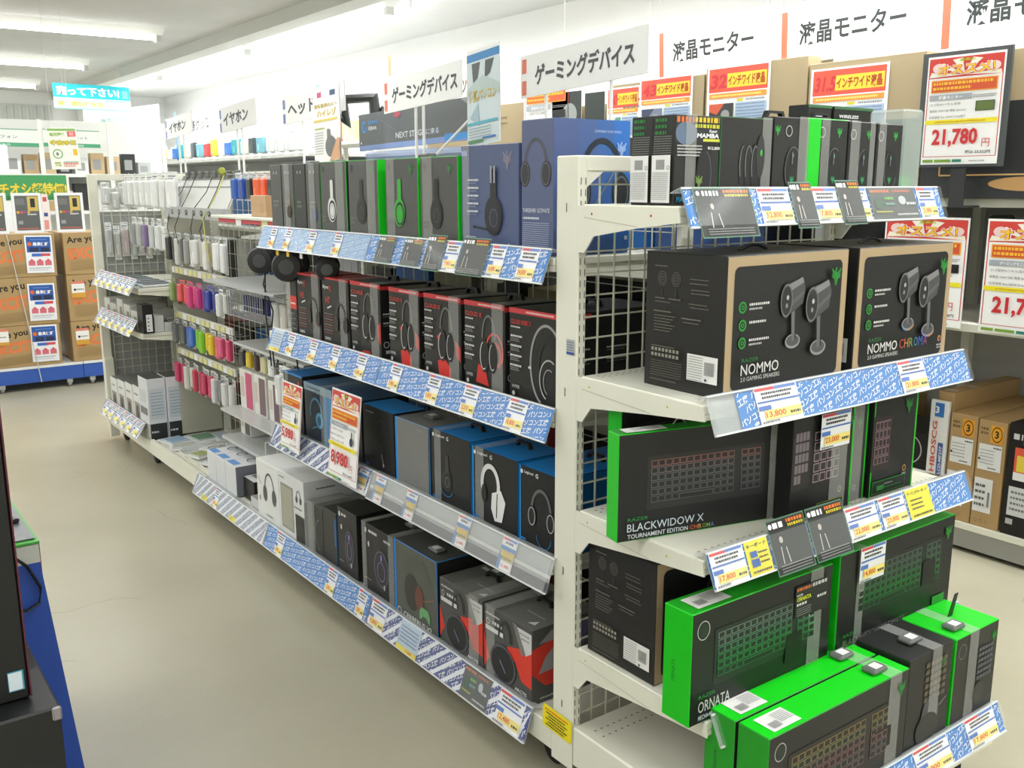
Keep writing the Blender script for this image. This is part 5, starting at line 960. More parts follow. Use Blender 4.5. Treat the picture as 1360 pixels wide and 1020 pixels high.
def p_osu(price, sub, pic='mon', head='液晶モニター', border=True):
    def f(s, w, h):
        s.rect(0, 0, w, h, WHITE)
        if border: s.rects([(w * .02, h * .07, w * .012, h * .9), (w * .97, h * .07, w * .012, h * .9), (w * .02, h * .07, w * .96, h * .006)], (206, 80, 80))
        burst(s, w, h, h * .80, h * .18)
        s.rect(w * .07, h * .665, w * .86, h * .115, (240, 160, 40)); s.rect(w * .085, h * .675, w * .83, h * .095, (214, 84, 44)); s.words(w * .10, h * .735, w * .78, h * .025, (246, 190, 50)); s.words(w * .10, h * .69, w * .5, h * .025, (246, 190, 50))
        s.rect(w * .06, h * .595, w * .56, h * .05, (166, 172, 178)); s.text(head, w * .18, h * .603, h * .032, (246, 246, 246), w=w * .32, bold=.02); s.words(w * .63, h * .62, w * .3, h * .008, (130, 130, 130)); s.words(w * .63, h * .605, w * .28, h * .008, (130, 130, 130))
        for k, t_ in enumerate(('21.5型IPSパネル採用', '解像度 1920×1080 輝度 250cd/m2', '応答速度 4ms HDMI D-Sub端子')): s.text(t_, w * .08, h * (.545 - .058 * k), h * .024, (96, 98, 104), w=w * (.48 if k else .40), bold=.0)
        if pic == 'mon': s.rect(w * .68, h * .48, w * .24, h * .09, (40, 50, 44)); s.rect(w * .69, h * .485, w * .22, h * .08, (96, 116, 52))
        elif pic == 'mon2': s.rect(w * .66, h * .50, w * .27, h * .08, (34, 34, 36)); s.rect(w * .77, h * .475, w * .04, h * .03, (34, 34, 36)); s.rect(w * .72, h * .470, w * .14, h * .006, (34, 34, 36))
        else: hs_side(s, w * .80, h * .50, h * .14, (40, 40, 44), (60, 66, 120))
        s.rect(w * .03, h * .375, w * .94, h * .04, (240, 226, 30)); s.words(w * .16, h * .388, w * .66, h * .012, (206, 150, 30))
        s.text(price, w * .14, h * .155, h * .175, (206, 46, 48), w=w * .60, bold=.035); s.text('円', w * .80, h * .155, h * .075, (206, 60, 60), w=w * .10); s.text('税込 ' + sub + '円', w * .60, h * .095, h * .032, (60, 60, 62), w=w * .32, bold=.02)
        s.rects([(w * .04, h * .02, w * .14, h * .025), (w * .20, h * .02, w * .22, h * .025)], (120, 160, 50)); s.rect(w * .44, h * .02, w * .12, h * .025, (40, 130, 110)); s.words(w * .66, h * .025, w * .2, h * .01, (150, 150, 150))
    return f
YU, ZV = (0, -1, 0), (0, 0, 1)
GP = 'recommendation price posters on the monitor rack'
t = empty('sale_poster', (0, 0, 0), 0, 'large 21,780 yen poster in a dark frame above the rack shelf', 'poster', GP)
sheet('paper', None, None, (2.24, .560, 1.585), YU, ZV, .305, .405, p_osu('21,780', '23,522'), parent=t)
s = Shape(); s.box(2.243, .235, 1.575, 2.255, .585, 2.005, mat((74, 78, 78), .4)); s.box(2.255, .38, 1.42, 2.262, .44, 1.60, mat((70, 72, 72))); s.box(2.262, .38, 1.42, 2.381, .44, 1.428, mat((70, 72, 72))); s.obj('frame', t)
def poster_on_rack(lab, O, w, h, price, sub, pic='mon', head='液晶モニター'): return sheet('sale_poster', lab, 'poster', O, YU, ZV, w, h, p_osu(price, sub, pic, head), GP)
poster_on_rack('price poster half behind the CHROMA speaker carton, ending in 80 yen', (2.305, .735, .945), .365, .435, '22,780', '25,898', 'mon2', 'ゲーミングモニター')
poster_on_rack('21 thousand yen poster cut by the right frame edge, middle shelf', (2.300, .295, .945), .345, .435, '21,780', '23,522', 'mon2', 'ゲーミングモニター')
poster_on_rack('31 thousand yen price poster behind the photo card on a pole', (2.33, 3.30, 1.62), .44, .56, '31,800', '34,344', 'mon2', '液晶モニター')
poster_on_rack('narrow poster ending in 80 yen right of the keyboard cartons', (2.30, .80, .52), .26, .40, '19,780', '21,362', 'mon', 'ゲーミングモニター')
def p_inch(n, pics):
    def f(s, w, h):
        s.rect(0, 0, w, h, (246, 246, 244)); s.rect(w * .03, h * .60, w * .94, h * .37, (224, 86, 66)); s.rect(w * .33, h * .66, w * .62, h * .22, (244, 208, 60)); s.text(n, w * .05, h * .66, h * .22, (206, 50, 60), w=w * .27, bold=.03, shear=.15); s.text('インチワイド液晶', w * .345, h * .685, h * .17, (176, 60, 30), w=w * .58, bold=.03)
        s.rect(w * .04, h * .50, w * .92, h * .08, (232, 150, 60)); s.words(w * .08, h * .525, w * .8, h * .03, (250, 220, 120)); s.rect(w * .5, h * .44, w * .1, h * .04, (216, 206, 50)); s.words(w * .64, h * .445, w * .3, h * .025, (130, 140, 150))
        s.rect(w * .05, h * .05, w * .40, h * .37, pics[0]); s.poly([(w * .05, h * .42), (w * .30, h * .42), (w * .18, h * .25), (w * .05, h * .3)], pics[1]); s.ell(w * .32, h * .24, w * .07, h * .08, (150, 150, 150)); s.rect(w * .48, h * .05, w * .49, h * .37, (170, 190, 214)); [s.words(w * .5, h * (.38 - .05 * k), w * .44, h * .02, (120, 140, 170)) for k in range(7)]
    return f
GI = 'screen size sale sheets on the monitor cartons'
sheet('size_sheet', '32 inch wide screen sale sheet on a brown carton', 'sheet', (2.326, 1.785, 1.77), YU, ZV, .385, .30, p_inch('32', ((70, 74, 72), (206, 90, 60))), GI)
sheet('size_sheet', '31.5 inch wide screen sale sheet on the widest brown carton', 'sheet', (2.326, 1.170, 1.72), YU, ZV, .385, .285, p_inch('31.5', ((190, 150, 160), (110, 96, 120))), GI)
sheet('size_sheet', '43 inch wide screen sale sheet beside the white title board', 'sheet', (2.326, 2.265, 1.79), YU, ZV, .38, .265, p_inch('43', ((120, 130, 150), (60, 70, 100))), GI)
sheet('photo_sheet', 'dark landscape photo sheet seen under the nearer white title board', 'sheet', (2.33, 3.02, 1.72), YU, ZV, .27, .32, lambda s, w, h: (s.rect(0, 0, w, h, (66, 74, 70)), s.ell(w * .6, h * .6, w * .25, h * .2, (150, 156, 154)), s.ell(w * .7, h * .35, w * .1, h * .12, (190, 194, 190))), GI)
sheet('photo_sheet', 'dark green photo sheet right of the landscape one under the board', 'sheet', (2.33, 2.72, 1.72), YU, ZV, .17, .30, lambda s, w, h: (s.rect(0, 0, w, h, (60, 72, 66)), s.ell(w * .4, h * .2, w * .3, h * .2, (140, 156, 160))), GI)
sheet('size_sheet', 'half hidden sale sheet directly under the right end of the near board', 'sheet', (2.33, 2.53, 1.76), YU, ZV, .26, .27, p_inch('40', ((96, 150, 130), (200, 210, 210))), GI)
for lb, yf, wd, zb, hh, pr, sb in (('5,980 yen sale poster stuck to the left end of the third rail', 1.615, .162, .575, .243, '5,980', '6,458'), ('8,980 yen sale poster hanging in front of the third rail', 1.222, .203, .560, .298, '8,980', '9,698')):
    sheet('sale_poster', lb, 'poster', (-.052, yf, zb), (.0, -1, 0), (.10, 0, 1), wd, hh, p_osu(pr, sb, 'hs', 'ヘッドセット'), 'sale posters on the headset rail')
# hanging banners
def p_ban(txt, col, tcol=(66, 74, 72)):
    def f(s, w, h):
        s.rect(0, 0, w, h, (250, 250, 250)); s.rect(w * .03, h * .02, w * .045, h * .90, col); s.text(txt, w * .16, h * .30, h * .40, tcol, w=w * .70, bold=.025)
    return f
GN = 'white cloth banners above the monitor rack'
for k, (y0, zb, lb) in enumerate(((2.24, 2.055, 'white monitor banner farthest from the camera, above the 43 inch sheet'), (1.44, 2.050, 'white monitor banner in the middle, above the 31.5 inch sheet'), (.645, 2.035, 'white monitor banner cut by the top right frame corner'), (3.04, 2.055, 'white banner half hidden behind the near title board'))):
    t = empty('hanging_banner', (2.42, y0, zb), 0, lb, 'banner', GN)
    U = Vector((0, -1, .025 if k < 3 else .02)); V = Vector((-.05, .35 * 0, 1))
    sheet('cloth', None, None, (0, 0, 0), U, V, .765, .255, p_ban('液晶モニター', (226, 106, 80)), parent=t, thick=.003, back=(250, 250, 250))
    s = Shape(); s.tube([(.0, .01, .262), (.0, -.775, .278)], .006, mat((236, 236, 234))); s.obj('rod', t)
    s = Shape(); s.tube([(.0, -.02, .26), (.0, -.02, ZC - zb)], .0012, mat((150, 150, 150))); s.tube([(.0, -.74, .27), (.0, -.74, ZC - zb)], .0012, mat((150, 150, 150))); s.obj('hanging_wire', t)
# ================================================================== boards on poles above the display gondola
def board(lab, y0, zb, L_, h, txt, side, x=.45, tilt=.05, poles=(.3, .7), tw=.80, tx=.12, group='white title boards above the gondola', bars=True, name='title_board'):
    t = empty(name, (x, y0, zb), 0, lab, 'sign', group)
    def p(s, w, hh):
        s.rect(0, 0, w, hh, (244, 244, 242))
        if bars: s.rect(w * .015, hh * .58, w * .04, hh * .34, side); s.rect(w * .015, hh * .06, w * .04, hh * .34, side)
        s.text(txt, w * tx, hh * .24, hh * .50, (78, 80, 84), w=w * tw, bold=.035)
    sheet('board', None, None, (0, 0, 0), (0, -1, tilt), (0, 0, 1), L_, h, p, parent=t, thick=.006, back=(238, 238, 236))
    for u in poles:
        s = Shape(); s.tube([(.012, -L_ * u, h * .5), (.012, -L_ * u, 1.56 - zb)], .0055, mat((236, 236, 232), .35)); s.obj('pole', t)
    return t
ORG = (230, 128, 104); BLU = (110, 128, 190)
board('near white title board for gaming devices, over the blue headset boxes', .815, 1.768, .555, .122, 'ゲーミングデバイス', ORG, tw=.78, tx=.13, x=.45, poles=(.20, .72))
board('second title board for gaming devices, left end beside the monitor arm', 1.675, 1.772, .530, .118, 'ゲーミングデバイス', ORG, tw=.84, tx=.12, x=.45, poles=(.40, .50))
board('headphone title board partly behind the yellow lettered card', 2.62, 1.775, .62, .118, 'ヘッドホン', BLU, tw=.80, tx=.1, poles=(.3, .8))
board('nearer of the two earphone title boards', 3.43, 1.773, .50, .125, 'イヤホン', BLU, tw=.68, tx=.12, poles=(.42, .55))
board('farther of the two earphone title boards', 4.34, 1.776, .47, .115, 'イヤホン', BLU, tw=.64, tx=.15, poles=(.42, .60))
G2 = 'white boards over the rack behind the gondola'
for lab, y0, zb, L_, txt in (('goods board behind the black monitor arm', 4.60, 2.03, .80, '便利グッズ'), ('mobile goods board above the small hanging packs', 7.15, 1.99, .95, '携帯グッズ'), ('mobile goods board between the two earphone boards', 10.2, 2.02, 1.3, '携帯グッズ'), ('faint goods board left of the farther earphone board', 12.6, 2.02, 1.2, '携帯グッズ')):
    board(lab, y0, zb, L_, .26, txt, (90, 170, 226), x=2.40, tw=.62, tx=.22, group=G2, bars=False, poles=(), name='title_board')
for y, c in ((6.35, (90, 170, 226)), (4.0, (230, 150, 90)), (10.25, (120, 160, 210)), (12.7, (90, 150, 150))):
    s = Shape(); s.box(2.385, y - .02, 1.80 if y > 6 else 1.456, 2.392, y + .02, 2.36, mat(c)); s.obj('strip_flag', label='narrow coloured strip flag standing above the rack at %s' % {6.35: 'the hanging packs', 4.0: 'the monitor arm', 10.25: 'the mobile goods board', 12.7: 'the faint goods board'}[y], cat='flag')
# tall photo card with flower-yellow lettering on the nearer pole
def p_tall(s, w, h):
    s.rect(0, 0, w, h, (214, 226, 230)); s.rect(0, h * .88, w, h * .08, (70, 140, 200)); s.rect(0, h * .96, w, h * .04, (246, 246, 246))
    s.poly([(w * .16, h * .86), (w * .42, h * .86), (w * .34, h * .70), (w * .20, h * .66)], (96, 100, 100)); s.poly([(w * .58, h * .86), (w * .84, h * .86), (w * .72, h * .72), (w * .56, h * .68)], (86, 90, 90))
    s.poly([(0, h * .60), (w * .5, h * .72), (w, h * .60), (w, h * .50), (0, h * .50)], (190, 206, 204)); s.text('推奨パソコン', w * .06, h * .46, h * .12, (206, 176, 70), w=w * .86, bold=.03)
    s.poly([(w * .1, h * .3), (w * .35, h * .44), (w * .4, h * .2)], (170, 196, 206)); s.rect(0, h * .22, w * .95, h * .03, (96, 180, 200)); [s.words(w * .06, h * (.18 - .03 * k), w * .7, h * .010, (130, 150, 160)) for k in range(4)]
    s.rect(w * .04, h * .03, w * .48, h * .035, (90, 140, 100)); s.rect(w * .5, h * .06, w * .4, h * .02, (60, 120, 190))
t = empty('photo_card', (.40, 1.035, 1.628), 0, 'tall photo card with yellow lettering on a pole left of the near title board', 'sign')
sheet('card', None, None, (0, 0, 0), (0, -1, .08), (0, 0, 1), .180, .295, p_tall, parent=t, thick=.003)
s = Shape(); s.tube([(.008, -.09, .30), (.008, -.09, -.06)], .005, mat((236, 236, 232))); s.obj('pole', t)
def p_yel(s, w, h):
    s.rect(0, 0, w, h, (244, 244, 240)); s.rect(w * .18, h * .86, w * .16, h * .07, (206, 90, 130)); s.rect(w * .66, h * .86, w * .2, h * .07, (70, 90, 130)); s.text('音質重視の人へ', w * .06, h * .72, h * .055, (190, 170, 90), w=w * .86, bold=.03); s.text('ハイレゾ', w * .16, h * .60, h * .10, (216, 190, 70), w=w * .72, bold=.04); s.rect(w * .02, h * .54, w * .9, h * .03, (226, 206, 110))
    s.words(w * .06, h * .44, w * .36, h * .02, (176, 176, 80)); [s.words(w * .05, h * (.39 - .035 * k), w * .34, h * .012, (150, 156, 160)) for k in range(9)]; s.ell(w * .66, h * .2, w * .2, h * .14, (110, 112, 112)); s.rect(w * .54, h * .25, w * .1, h * .18, (120, 122, 122)); s.poly([(w * .9, h * .3), (w, h * .3), (w, 0), (w * .6, 0)], (206, 160, 120))
t = empty('photo_card', (.40, 2.19, 1.60), 0, 'yellow lettered card with a grey headphone photo, in front of the headphone board', 'sign')
sheet('card', None, None, (0, 0, 0), (0, -1, .03), (0, 0, 1), .245, .30, p_yel, parent=t, thick=.003)
# dark banner standing on top between the gondola faces
def p_next(s, w, h):
    s.rect(0, h * .14, w, h * .86, (104, 108, 110)); s.rect(0, 0, w, h * .14, (132, 156, 206)); s.rect(w * .74, h * .04, w * .26, h * .16, (70, 150, 220)); s.arc(w * .055, h * .64, w * .025, h * .16, w * .009, (60, 150, 220), 60, 360); s.text('GAMING', w * .095, h * .70, h * .10, (90, 160, 220), w=w * .09, bold=.02); s.text('GEAR', w * .095, h * .54, h * .10, (226, 228, 230), w=w * .08, bold=.03)
    s.text('NEXT STAGE', w * .345, h * .24, h * .15, (226, 230, 236), w=w * .24, bold=.01); s.text('に来る', w * .60, h * .24, h * .15, (216, 224, 236), w=w * .10, bold=.01); s.ell(w * .36, h * .86, w * .03, h * .08, (186, 90, 110)); s.poly([(w * .86, h * .99), (w, h * .99), (w, h * .6)], (150, 154, 154)); s.line((w * .2, h * .8), (w * .45, h * .2), .001, (150, 154, 156)); s.rect(w * .02, h * .18, w * .012, h * .06, (230, 230, 230))
t = empty('gaming_banner', (.60, 2.17, 1.652), 0, 'dark banner lettered NEXT STAGE with a blue lower strip, on top of the gondola', 'banner')
sheet('panel', None, None, (0, 0, 0), (0, -1, .02), (.0, 0, 1), .92, .150, p_next, parent=t, thick=.01, back=(90, 94, 96))
s = Shape(); s.box(.01, -.9, -.035, .16, -.02, -.003, mat((170, 184, 216), .3), bev=.01); s.obj('padded_base', t)
s = Shape(); s.tube([(.47, 1.02, 1.78), (.44, 1.36, 1.58)], .004, mat((236, 236, 232))); s.obj('leaning_rod', label='thin white rod leaning across the NEXT STAGE banner', cat='rod')
# black monitor arm
t = empty('screen_mount', (2.2, 5.0, 1.95), -.5, 'black jointed monitor arm standing up behind the NEXT STAGE banner', 'monitor arm')
AB = mat((52, 56, 54), .35)
s = Shape(); s.tube([(-.30, 0, .12), (-.20, 0, .01), (-.22, 0, .19), (.0, 0, .20), (.02, 0, -.05)], .050, AB, 8); s.obj('lower_arm', t)
s = Shape(); s.tube([(.02, 0, -.05), (.22, 0, .30)], .062, AB, 8); s.obj('upper_arm', t)
s = Shape(); s.box(.14, -.04, .27, .34, .04, .33, AB, bev=.01); s.box(.26, -.03, .08, .33, .04, .30, AB, bev=.01); s.obj('mount_head', t)
s = Shape(); s.box(.12, -.01, .36, .135, .01, .50, mat((226, 150, 90))); s.obj('cable_clip', t)
s = Shape(); s.box(-.06, -.06, -.11, .08, .06, -.07, AB, bev=.006); s.box(.0, -.02, -.08, .04, .02, -.04, AB); s.obj('clamp', t)
# far rack shelves and goods seen over the gondola
RF = empty('wall_rack', (0, 0, 0), 0, 'white wall rack of accessories beyond the gondola', 'shelving')
for z in (1.35, 1.80):
    for k in range(6): s = Shape(); s.box(2.40, 6.62 + k * 1.1, z - .03, 3.1, 7.70 + k * 1.1, z, mat((226, 227, 222), .4), bev=.003); s.obj('shelf', RF)
s = Shape(); s.box(3.1, 6.62, 0, 3.12, 13.3, 2.0, mat((206, 208, 204))); s.obj('back_panel', RF)
s = Shape(); s.box(2.41, 6.62, 0, 3.1, 13.3, .12, mat((206, 208, 200))); s.obj('base_deck', RF)
s = Shape(); s.box(2.34, 4.55, 1.84, 2.75, 6.55, 1.87, mat((226, 227, 222), .4)); s.obj('shelf', MR)
s = Shape()
for y in (4.6, 6.5): s = Shape(); s.box(2.70, y, 1.45, 2.74, y + .03, 1.85, ENAMEL); s.obj('shelf_support', MR)
rnd = random.Random(3)
PC = [(60, 120, 200), (236, 236, 232), (230, 200, 70), (206, 70, 80), (120, 180, 200), (70, 80, 84), (214, 214, 210), (60, 160, 170)]
def pack(name, label, x, y, z, w, h, d, col, group, rz=-HP, cat='package', card_c=(236, 237, 234), hook=True, parts=True, header=.22):
    """hanging blister pack: backing card, blister, hook"""
    t = empty(name, (x, y, z), rz, label, cat, group); w *= rnd.uniform(.86, 1.1); t.rotation_euler = (0, rnd.uniform(-.03, .03), rz + rnd.uniform(-.16, .16))
    s = Shape(); s.box(-w / 2, .0, -h, w / 2, .0015, 0, mat(card_c)); s.fr((-w / 2, 0, -h), (1, 0, 0), (0, 0, 1), .0003); s.words(w * .12, h * (1 - header * .6), w * .7, h * .03, (90, 110, 130)); s.words(w * .12, h * (1 - header * .85), w * .5, h * .02, (130, 130, 130)); s.obj('backing_card', t)
    s = Shape(); s.box(-w * .42, -d, -h * .95, w * .42, 0, -h * header, mat(col, .35), bev=min(.006, d * .3)); s.fr((-w * .42, -d, -h * .95), (1, 0, 0), (0, 0, 1), .0004); s.rect(w * .2, h * .1, w * .2, h * .3, tuple(min(255, c + 34) for c in col)); s.obj('blister', t)
    if hook: s = Shape(); s.tube([(0, .09, -.008), (0, -d - .02, -.008), (0, -d - .026, .004)], .0018, mat((196, 198, 196), .3, .8), 5); s.obj('hook', t)
    return t
NTH = ['first', 'second', 'third', 'fourth', 'fifth', 'sixth', 'seventh', 'eighth', 'ninth', 'tenth', 'eleventh', 'twelfth', 'thirteenth', 'fourteenth', 'fifteenth', 'sixteenth', 'seventeenth', 'eighteenth', 'nineteenth', 'twentieth', 'twenty-first', 'twenty-second']
i = 0
for y in [6.75 + .22 * k for k in range(22)]:
    c = PC[i % 8] if 3 < i < 20 else (206, 212, 210); h = rnd.uniform(.14, .24)
    pack('accessory_pack', '%s small pack from the near end on the rack above the gondola' % NTH[i], 2.40, y, 1.802 + h + .012, .15, h, .05, c, 'accessory packs on the wall rack', hook=False); i += 1
for k in range(6):
    pack('accessory_pack', '%s blue or white pack under the goods board behind the gondola' % NTH[k], 2.50, 4.7 + .3 * k, 1.872 + .22, .26, .22, .06, ((60, 160, 226), (110, 180, 226), (70, 160, 220), (230, 232, 230), (236, 220, 150), (206, 80, 90))[k], 'packs on the raised shelf behind the gondola', hook=False)
for k, (y, L_, h, c) in enumerate(((7.0, .7, .34, (196, 210, 232)), (7.9, .6, .20, (90, 96, 96)), (8.8, .7, .22, (206, 208, 204)), (9.7, .8, .14, (120, 124, 122)), (10.8, .9, .26, (226, 228, 226)), (12.0, .8, .24, (70, 74, 74)))):
    t = carton('storage_box', ('white and blue appliance box', 'grey flat printer', 'pale beige device box', 'low grey scanner', 'long white plastic crate', 'black screen box')[k] + ' on the rack shelf over the gondola top', 'box', 2.70, y, 1.352, L_, .5, h, -HP, body=c, faces={'-y': c}, front=lambda s, w, h, k=k: (s.rect(0, 0, w, h * .3, (60, 100, 190)) if k == 0 else s.rect(w * .1, h * .3, w * .5, h * .3, (150, 154, 154))), group='boxes on the wall rack shelf')

# ================================================================== pegged bays (third and fourth from the near end)
t = empty('sample_stand', (0, 0, 0), 0, 'sloping white display panel with dark earphone hooks on top of the gondola', 'display stand')
s = Shape(); W0 = (.20, 3.53, 1.405); Uv = Vector((0, -.83, 0)); Vv = Vector((.075, .0, .155)); N = Uv.cross(Vv).normalized()
P = [Vector(W0), Vector(W0) + Uv, Vector(W0) + Uv + Vv, Vector(W0) + Vv]
s.raw([tuple(p) for p in P] + [tuple(p - N * .006) for p in P], [(0, 1, 2, 3), (7, 6, 5, 4), (0, 4, 5, 1), (1, 5, 6, 2), (2, 6, 7, 3), (3, 7, 4, 0)], mat((206, 207, 202), .35))
s.fr(W0, Uv, Vv, .001); s.rect(0, .105, .83, .006, (110, 112, 108)); s.rect(.01, .145, .81, .025, (104, 106, 100)); s.rect(.824, 0, .006, .17, (70, 70, 68)); s.obj('sloped_panel', t)
s = Shape(); s.box(.165, 2.70, 1.352, .20, 3.53, 1.405, mat((176, 178, 178), .3)); s.fr((.165, 3.53, 1.352), (0, -1, 0), (0, 0, 1), .0006)
for k in range(6): s.ell(.13 + .11 * k, .028, .016, .014, (70, 72, 72), 10); s.ell(.13 + .11 * k, .030, .007, .006, (180, 180, 178), 8)
s.obj('socket_strip', t)
for k in range(8):
    a = Shape(); y = 3.44 - k * .10
    a.box(.262, y - .03, 1.545, .285, y + .02, 1.578, mat((84, 86, 82), .4), bev=.004); a.obj('hook_block', t)
for k, y in enumerate((3.42, 3.30, 3.05, 2.92)):
    a = Shape(); a.tube([(.26, y, 1.55), (.22, y - .02, 1.48), (.17, y + .03 * (-1) ** k, 1.40), (.155, y + .05, 1.30), (.16, y + .02, 1.22)], .0022, mat((50, 52, 50), .5)); a.obj('cable', label='thin dark earphone cable hanging from the sloping panel, %s' % ('farthest', 'second', 'third', 'nearest')[k], cat='cable', group='dark cables on the sloping panel')
a = Shape(); a.tube([(.25, 2.86, 1.56), (.22, 2.85, 1.50), (.19, 2.86, 1.44), (.15, 2.90, 1.36), (.15, 2.88, 1.25), (.155, 2.86, 1.16)], .003, mat((196, 196, 100), .5)); a.lathe((.24, 2.86, 1.575), [(.002, -.008), (.014, -.007), (.019, 0), (.014, .007), (.002, .008)], 'y', mat((150, 156, 60), .4), 14); a.obj('cable', label='yellow-green earphone cable hanging down the sloping panel', cat='cable')
# white long packs of the far bays
GL = 'long white hanging packs on the far bay'
for k in range(5): pack('hanging_pack', '%s clear-sleeved pack from the far end of the top hooks' % NTH[k], .19, 4.30 - k * .115, 1.575, .095, .185, .02, (226, 228, 226), GL)
for k in range(3): pack('hanging_pack', '%s of three wide white packs left of the sloping panel' % ('farthest', 'middle', 'nearest')[k], .185, 3.72 - k * .145, 1.580, .13, .195, .02, (238, 239, 238), GL, card_c=(240, 240, 240))
for k in range(6): pack('hanging_pack', '%s pack from the far end of the second hooks in the shelved bay' % NTH[k], .19, 4.20 - k * .12, 1.335, .09, .17, .022, ((150, 152, 150), (180, 182, 178), (128, 110, 150), (206, 208, 206), (222, 224, 222), (228, 228, 226))[k], GL)
for k in range(7): pack('hanging_pack', '%s grey pack from the left hung on the far end grid' % NTH[k], .085 + .045 * k, 4.37, 1.30 - .02 * (k % 2), .042, .20, .02, (176 + 8 * (k % 3), 178 + 6 * (k % 2), 178), 'grey packs on the far end grid', rz=0)
for k in range(6): pack('hanging_pack', '%s clear bag from the left hung high on the far end grid' % NTH[k], .085 + .05 * k, 4.37, 1.53 - .03 * (k % 2), .046, .13, .03, (206, 208, 206), 'clear bags high on the far end grid', rz=0)
# rails of price holders under the hooks (bay four)
for k, (z, nm) in enumerate(((1.098, 'top'), (.862, 'middle'), (.668, 'lowest'))):
    t = empty('hook_rail', (.19, 3.54, z), -HP, '%s scanning rail of small price holders in the pegged bay' % nm, 'price rail', 'hook rails of the pegged bay')
    s = Shape(); s.box(0, -.012, -.035, .86, .0, 0, mat((206, 206, 198), .4), bev=.002); s.obj('rail_channel', t)
    for j in range(12):
        s = Shape(); s.box(.02 + .07 * j, -.016, -.032, .07 + .07 * j, -.0122, -.004, mat(((214, 210, 150) if (j + k) % 3 else (226, 226, 222)), .4)); s.obj('price_tag', t)
rows = [  # z top, height, colours from the far end to the near end
    (1.275, .150, [(60, 60, 58), (70, 72, 72), (200, 200, 194), (74, 76, 78), (160, 160, 156), (206, 206, 200), (214, 214, 212), (190, 186, 170), (224, 224, 220), (150, 140, 110), (232, 233, 232), (234, 234, 234)]),
    (1.035, .115, [(150, 170, 110), (110, 90, 60), (216, 90, 90), (214, 80, 90), (212, 70, 130), (206, 66, 130), (196, 62, 130), (64, 70, 150), (56, 66, 150), (60, 66, 140), (216, 216, 212), (210, 210, 206)]),
    (.822, .115, [(110, 114, 112), (90, 92, 88), (96, 98, 94), (60, 100, 180), (64, 110, 190), (120, 190, 40), (130, 196, 46), (220, 190, 40), (216, 186, 40), (206, 90, 110), (210, 80, 120), (206, 70, 110)]),
    (.612, .135, [(190, 60, 100), (186, 60, 96), (206, 206, 196), (200, 202, 190), (196, 70, 90), (180, 50, 80), (176, 50, 84), (190, 60, 96), (206, 206, 204), (120, 120, 128), (210, 210, 206), (206, 204, 200)])]
for r, (z, h, cs) in enumerate(rows):
    for k, c in enumerate(cs):
        pack('hanging_pack', '%s pack from the far end on the %s row of hooks in the pegged bay' % (NTH[k], ('top', 'second', 'third', 'fourth')[r]), .175 + .01 * (k % 2), 3.49 - k * .07, z, .052, h + .02 * ((k * 7 + r) % 3) / 2, .024, c, 'hanging packs in the pegged bay', card_c=(210, 212, 208) if r != 1 else tuple(min(255, q + 20) for q in c), header=.16)
# bay three : mixed upper goods
for k, (y, c) in enumerate(((2.55, (40, 86, 170)), (2.46, (36, 70, 150)), (2.37, (50, 54, 60)), (2.29, (226, 96, 50)), (2.21, (232, 90, 50)), (2.13, (60, 60, 60)))):
    pack('hanging_pack', '%s coloured pack right of the sloping panel' % NTH[k], .20, y, 1.565, .07, .12, .03, c, 'hanging packs right of the sloping panel')
carton('cable_box', 'small kraft cardboard box beside the top shelf of headset boxes', 'box', .20, 2.19, 1.385, .16, .12, .085, -HP, body=(190, 156, 118), faces={'+z': (206, 206, 200)}, front=lambda s, w, h: s.arc(w * .75, h * .4, .012, .018, .002, (120, 90, 60)))
s = Shape(); s.box(.09, 1.83, 1.372, .39, 2.62, 1.384, ENAMEL, bev=.002); s.obj('shelf', G)
s = Shape(); s.box(.10, 1.90, 1.355, .112, 2.55, 1.371, mat((206, 70, 80))); s.box(.098, 2.28, 1.345, .104, 2.34, 1.383, mat((240, 240, 238))); s.box(.098, 2.00, 1.345, .104, 2.06, 1.383, mat((216, 220, 150))); s.obj('price_tag', G)
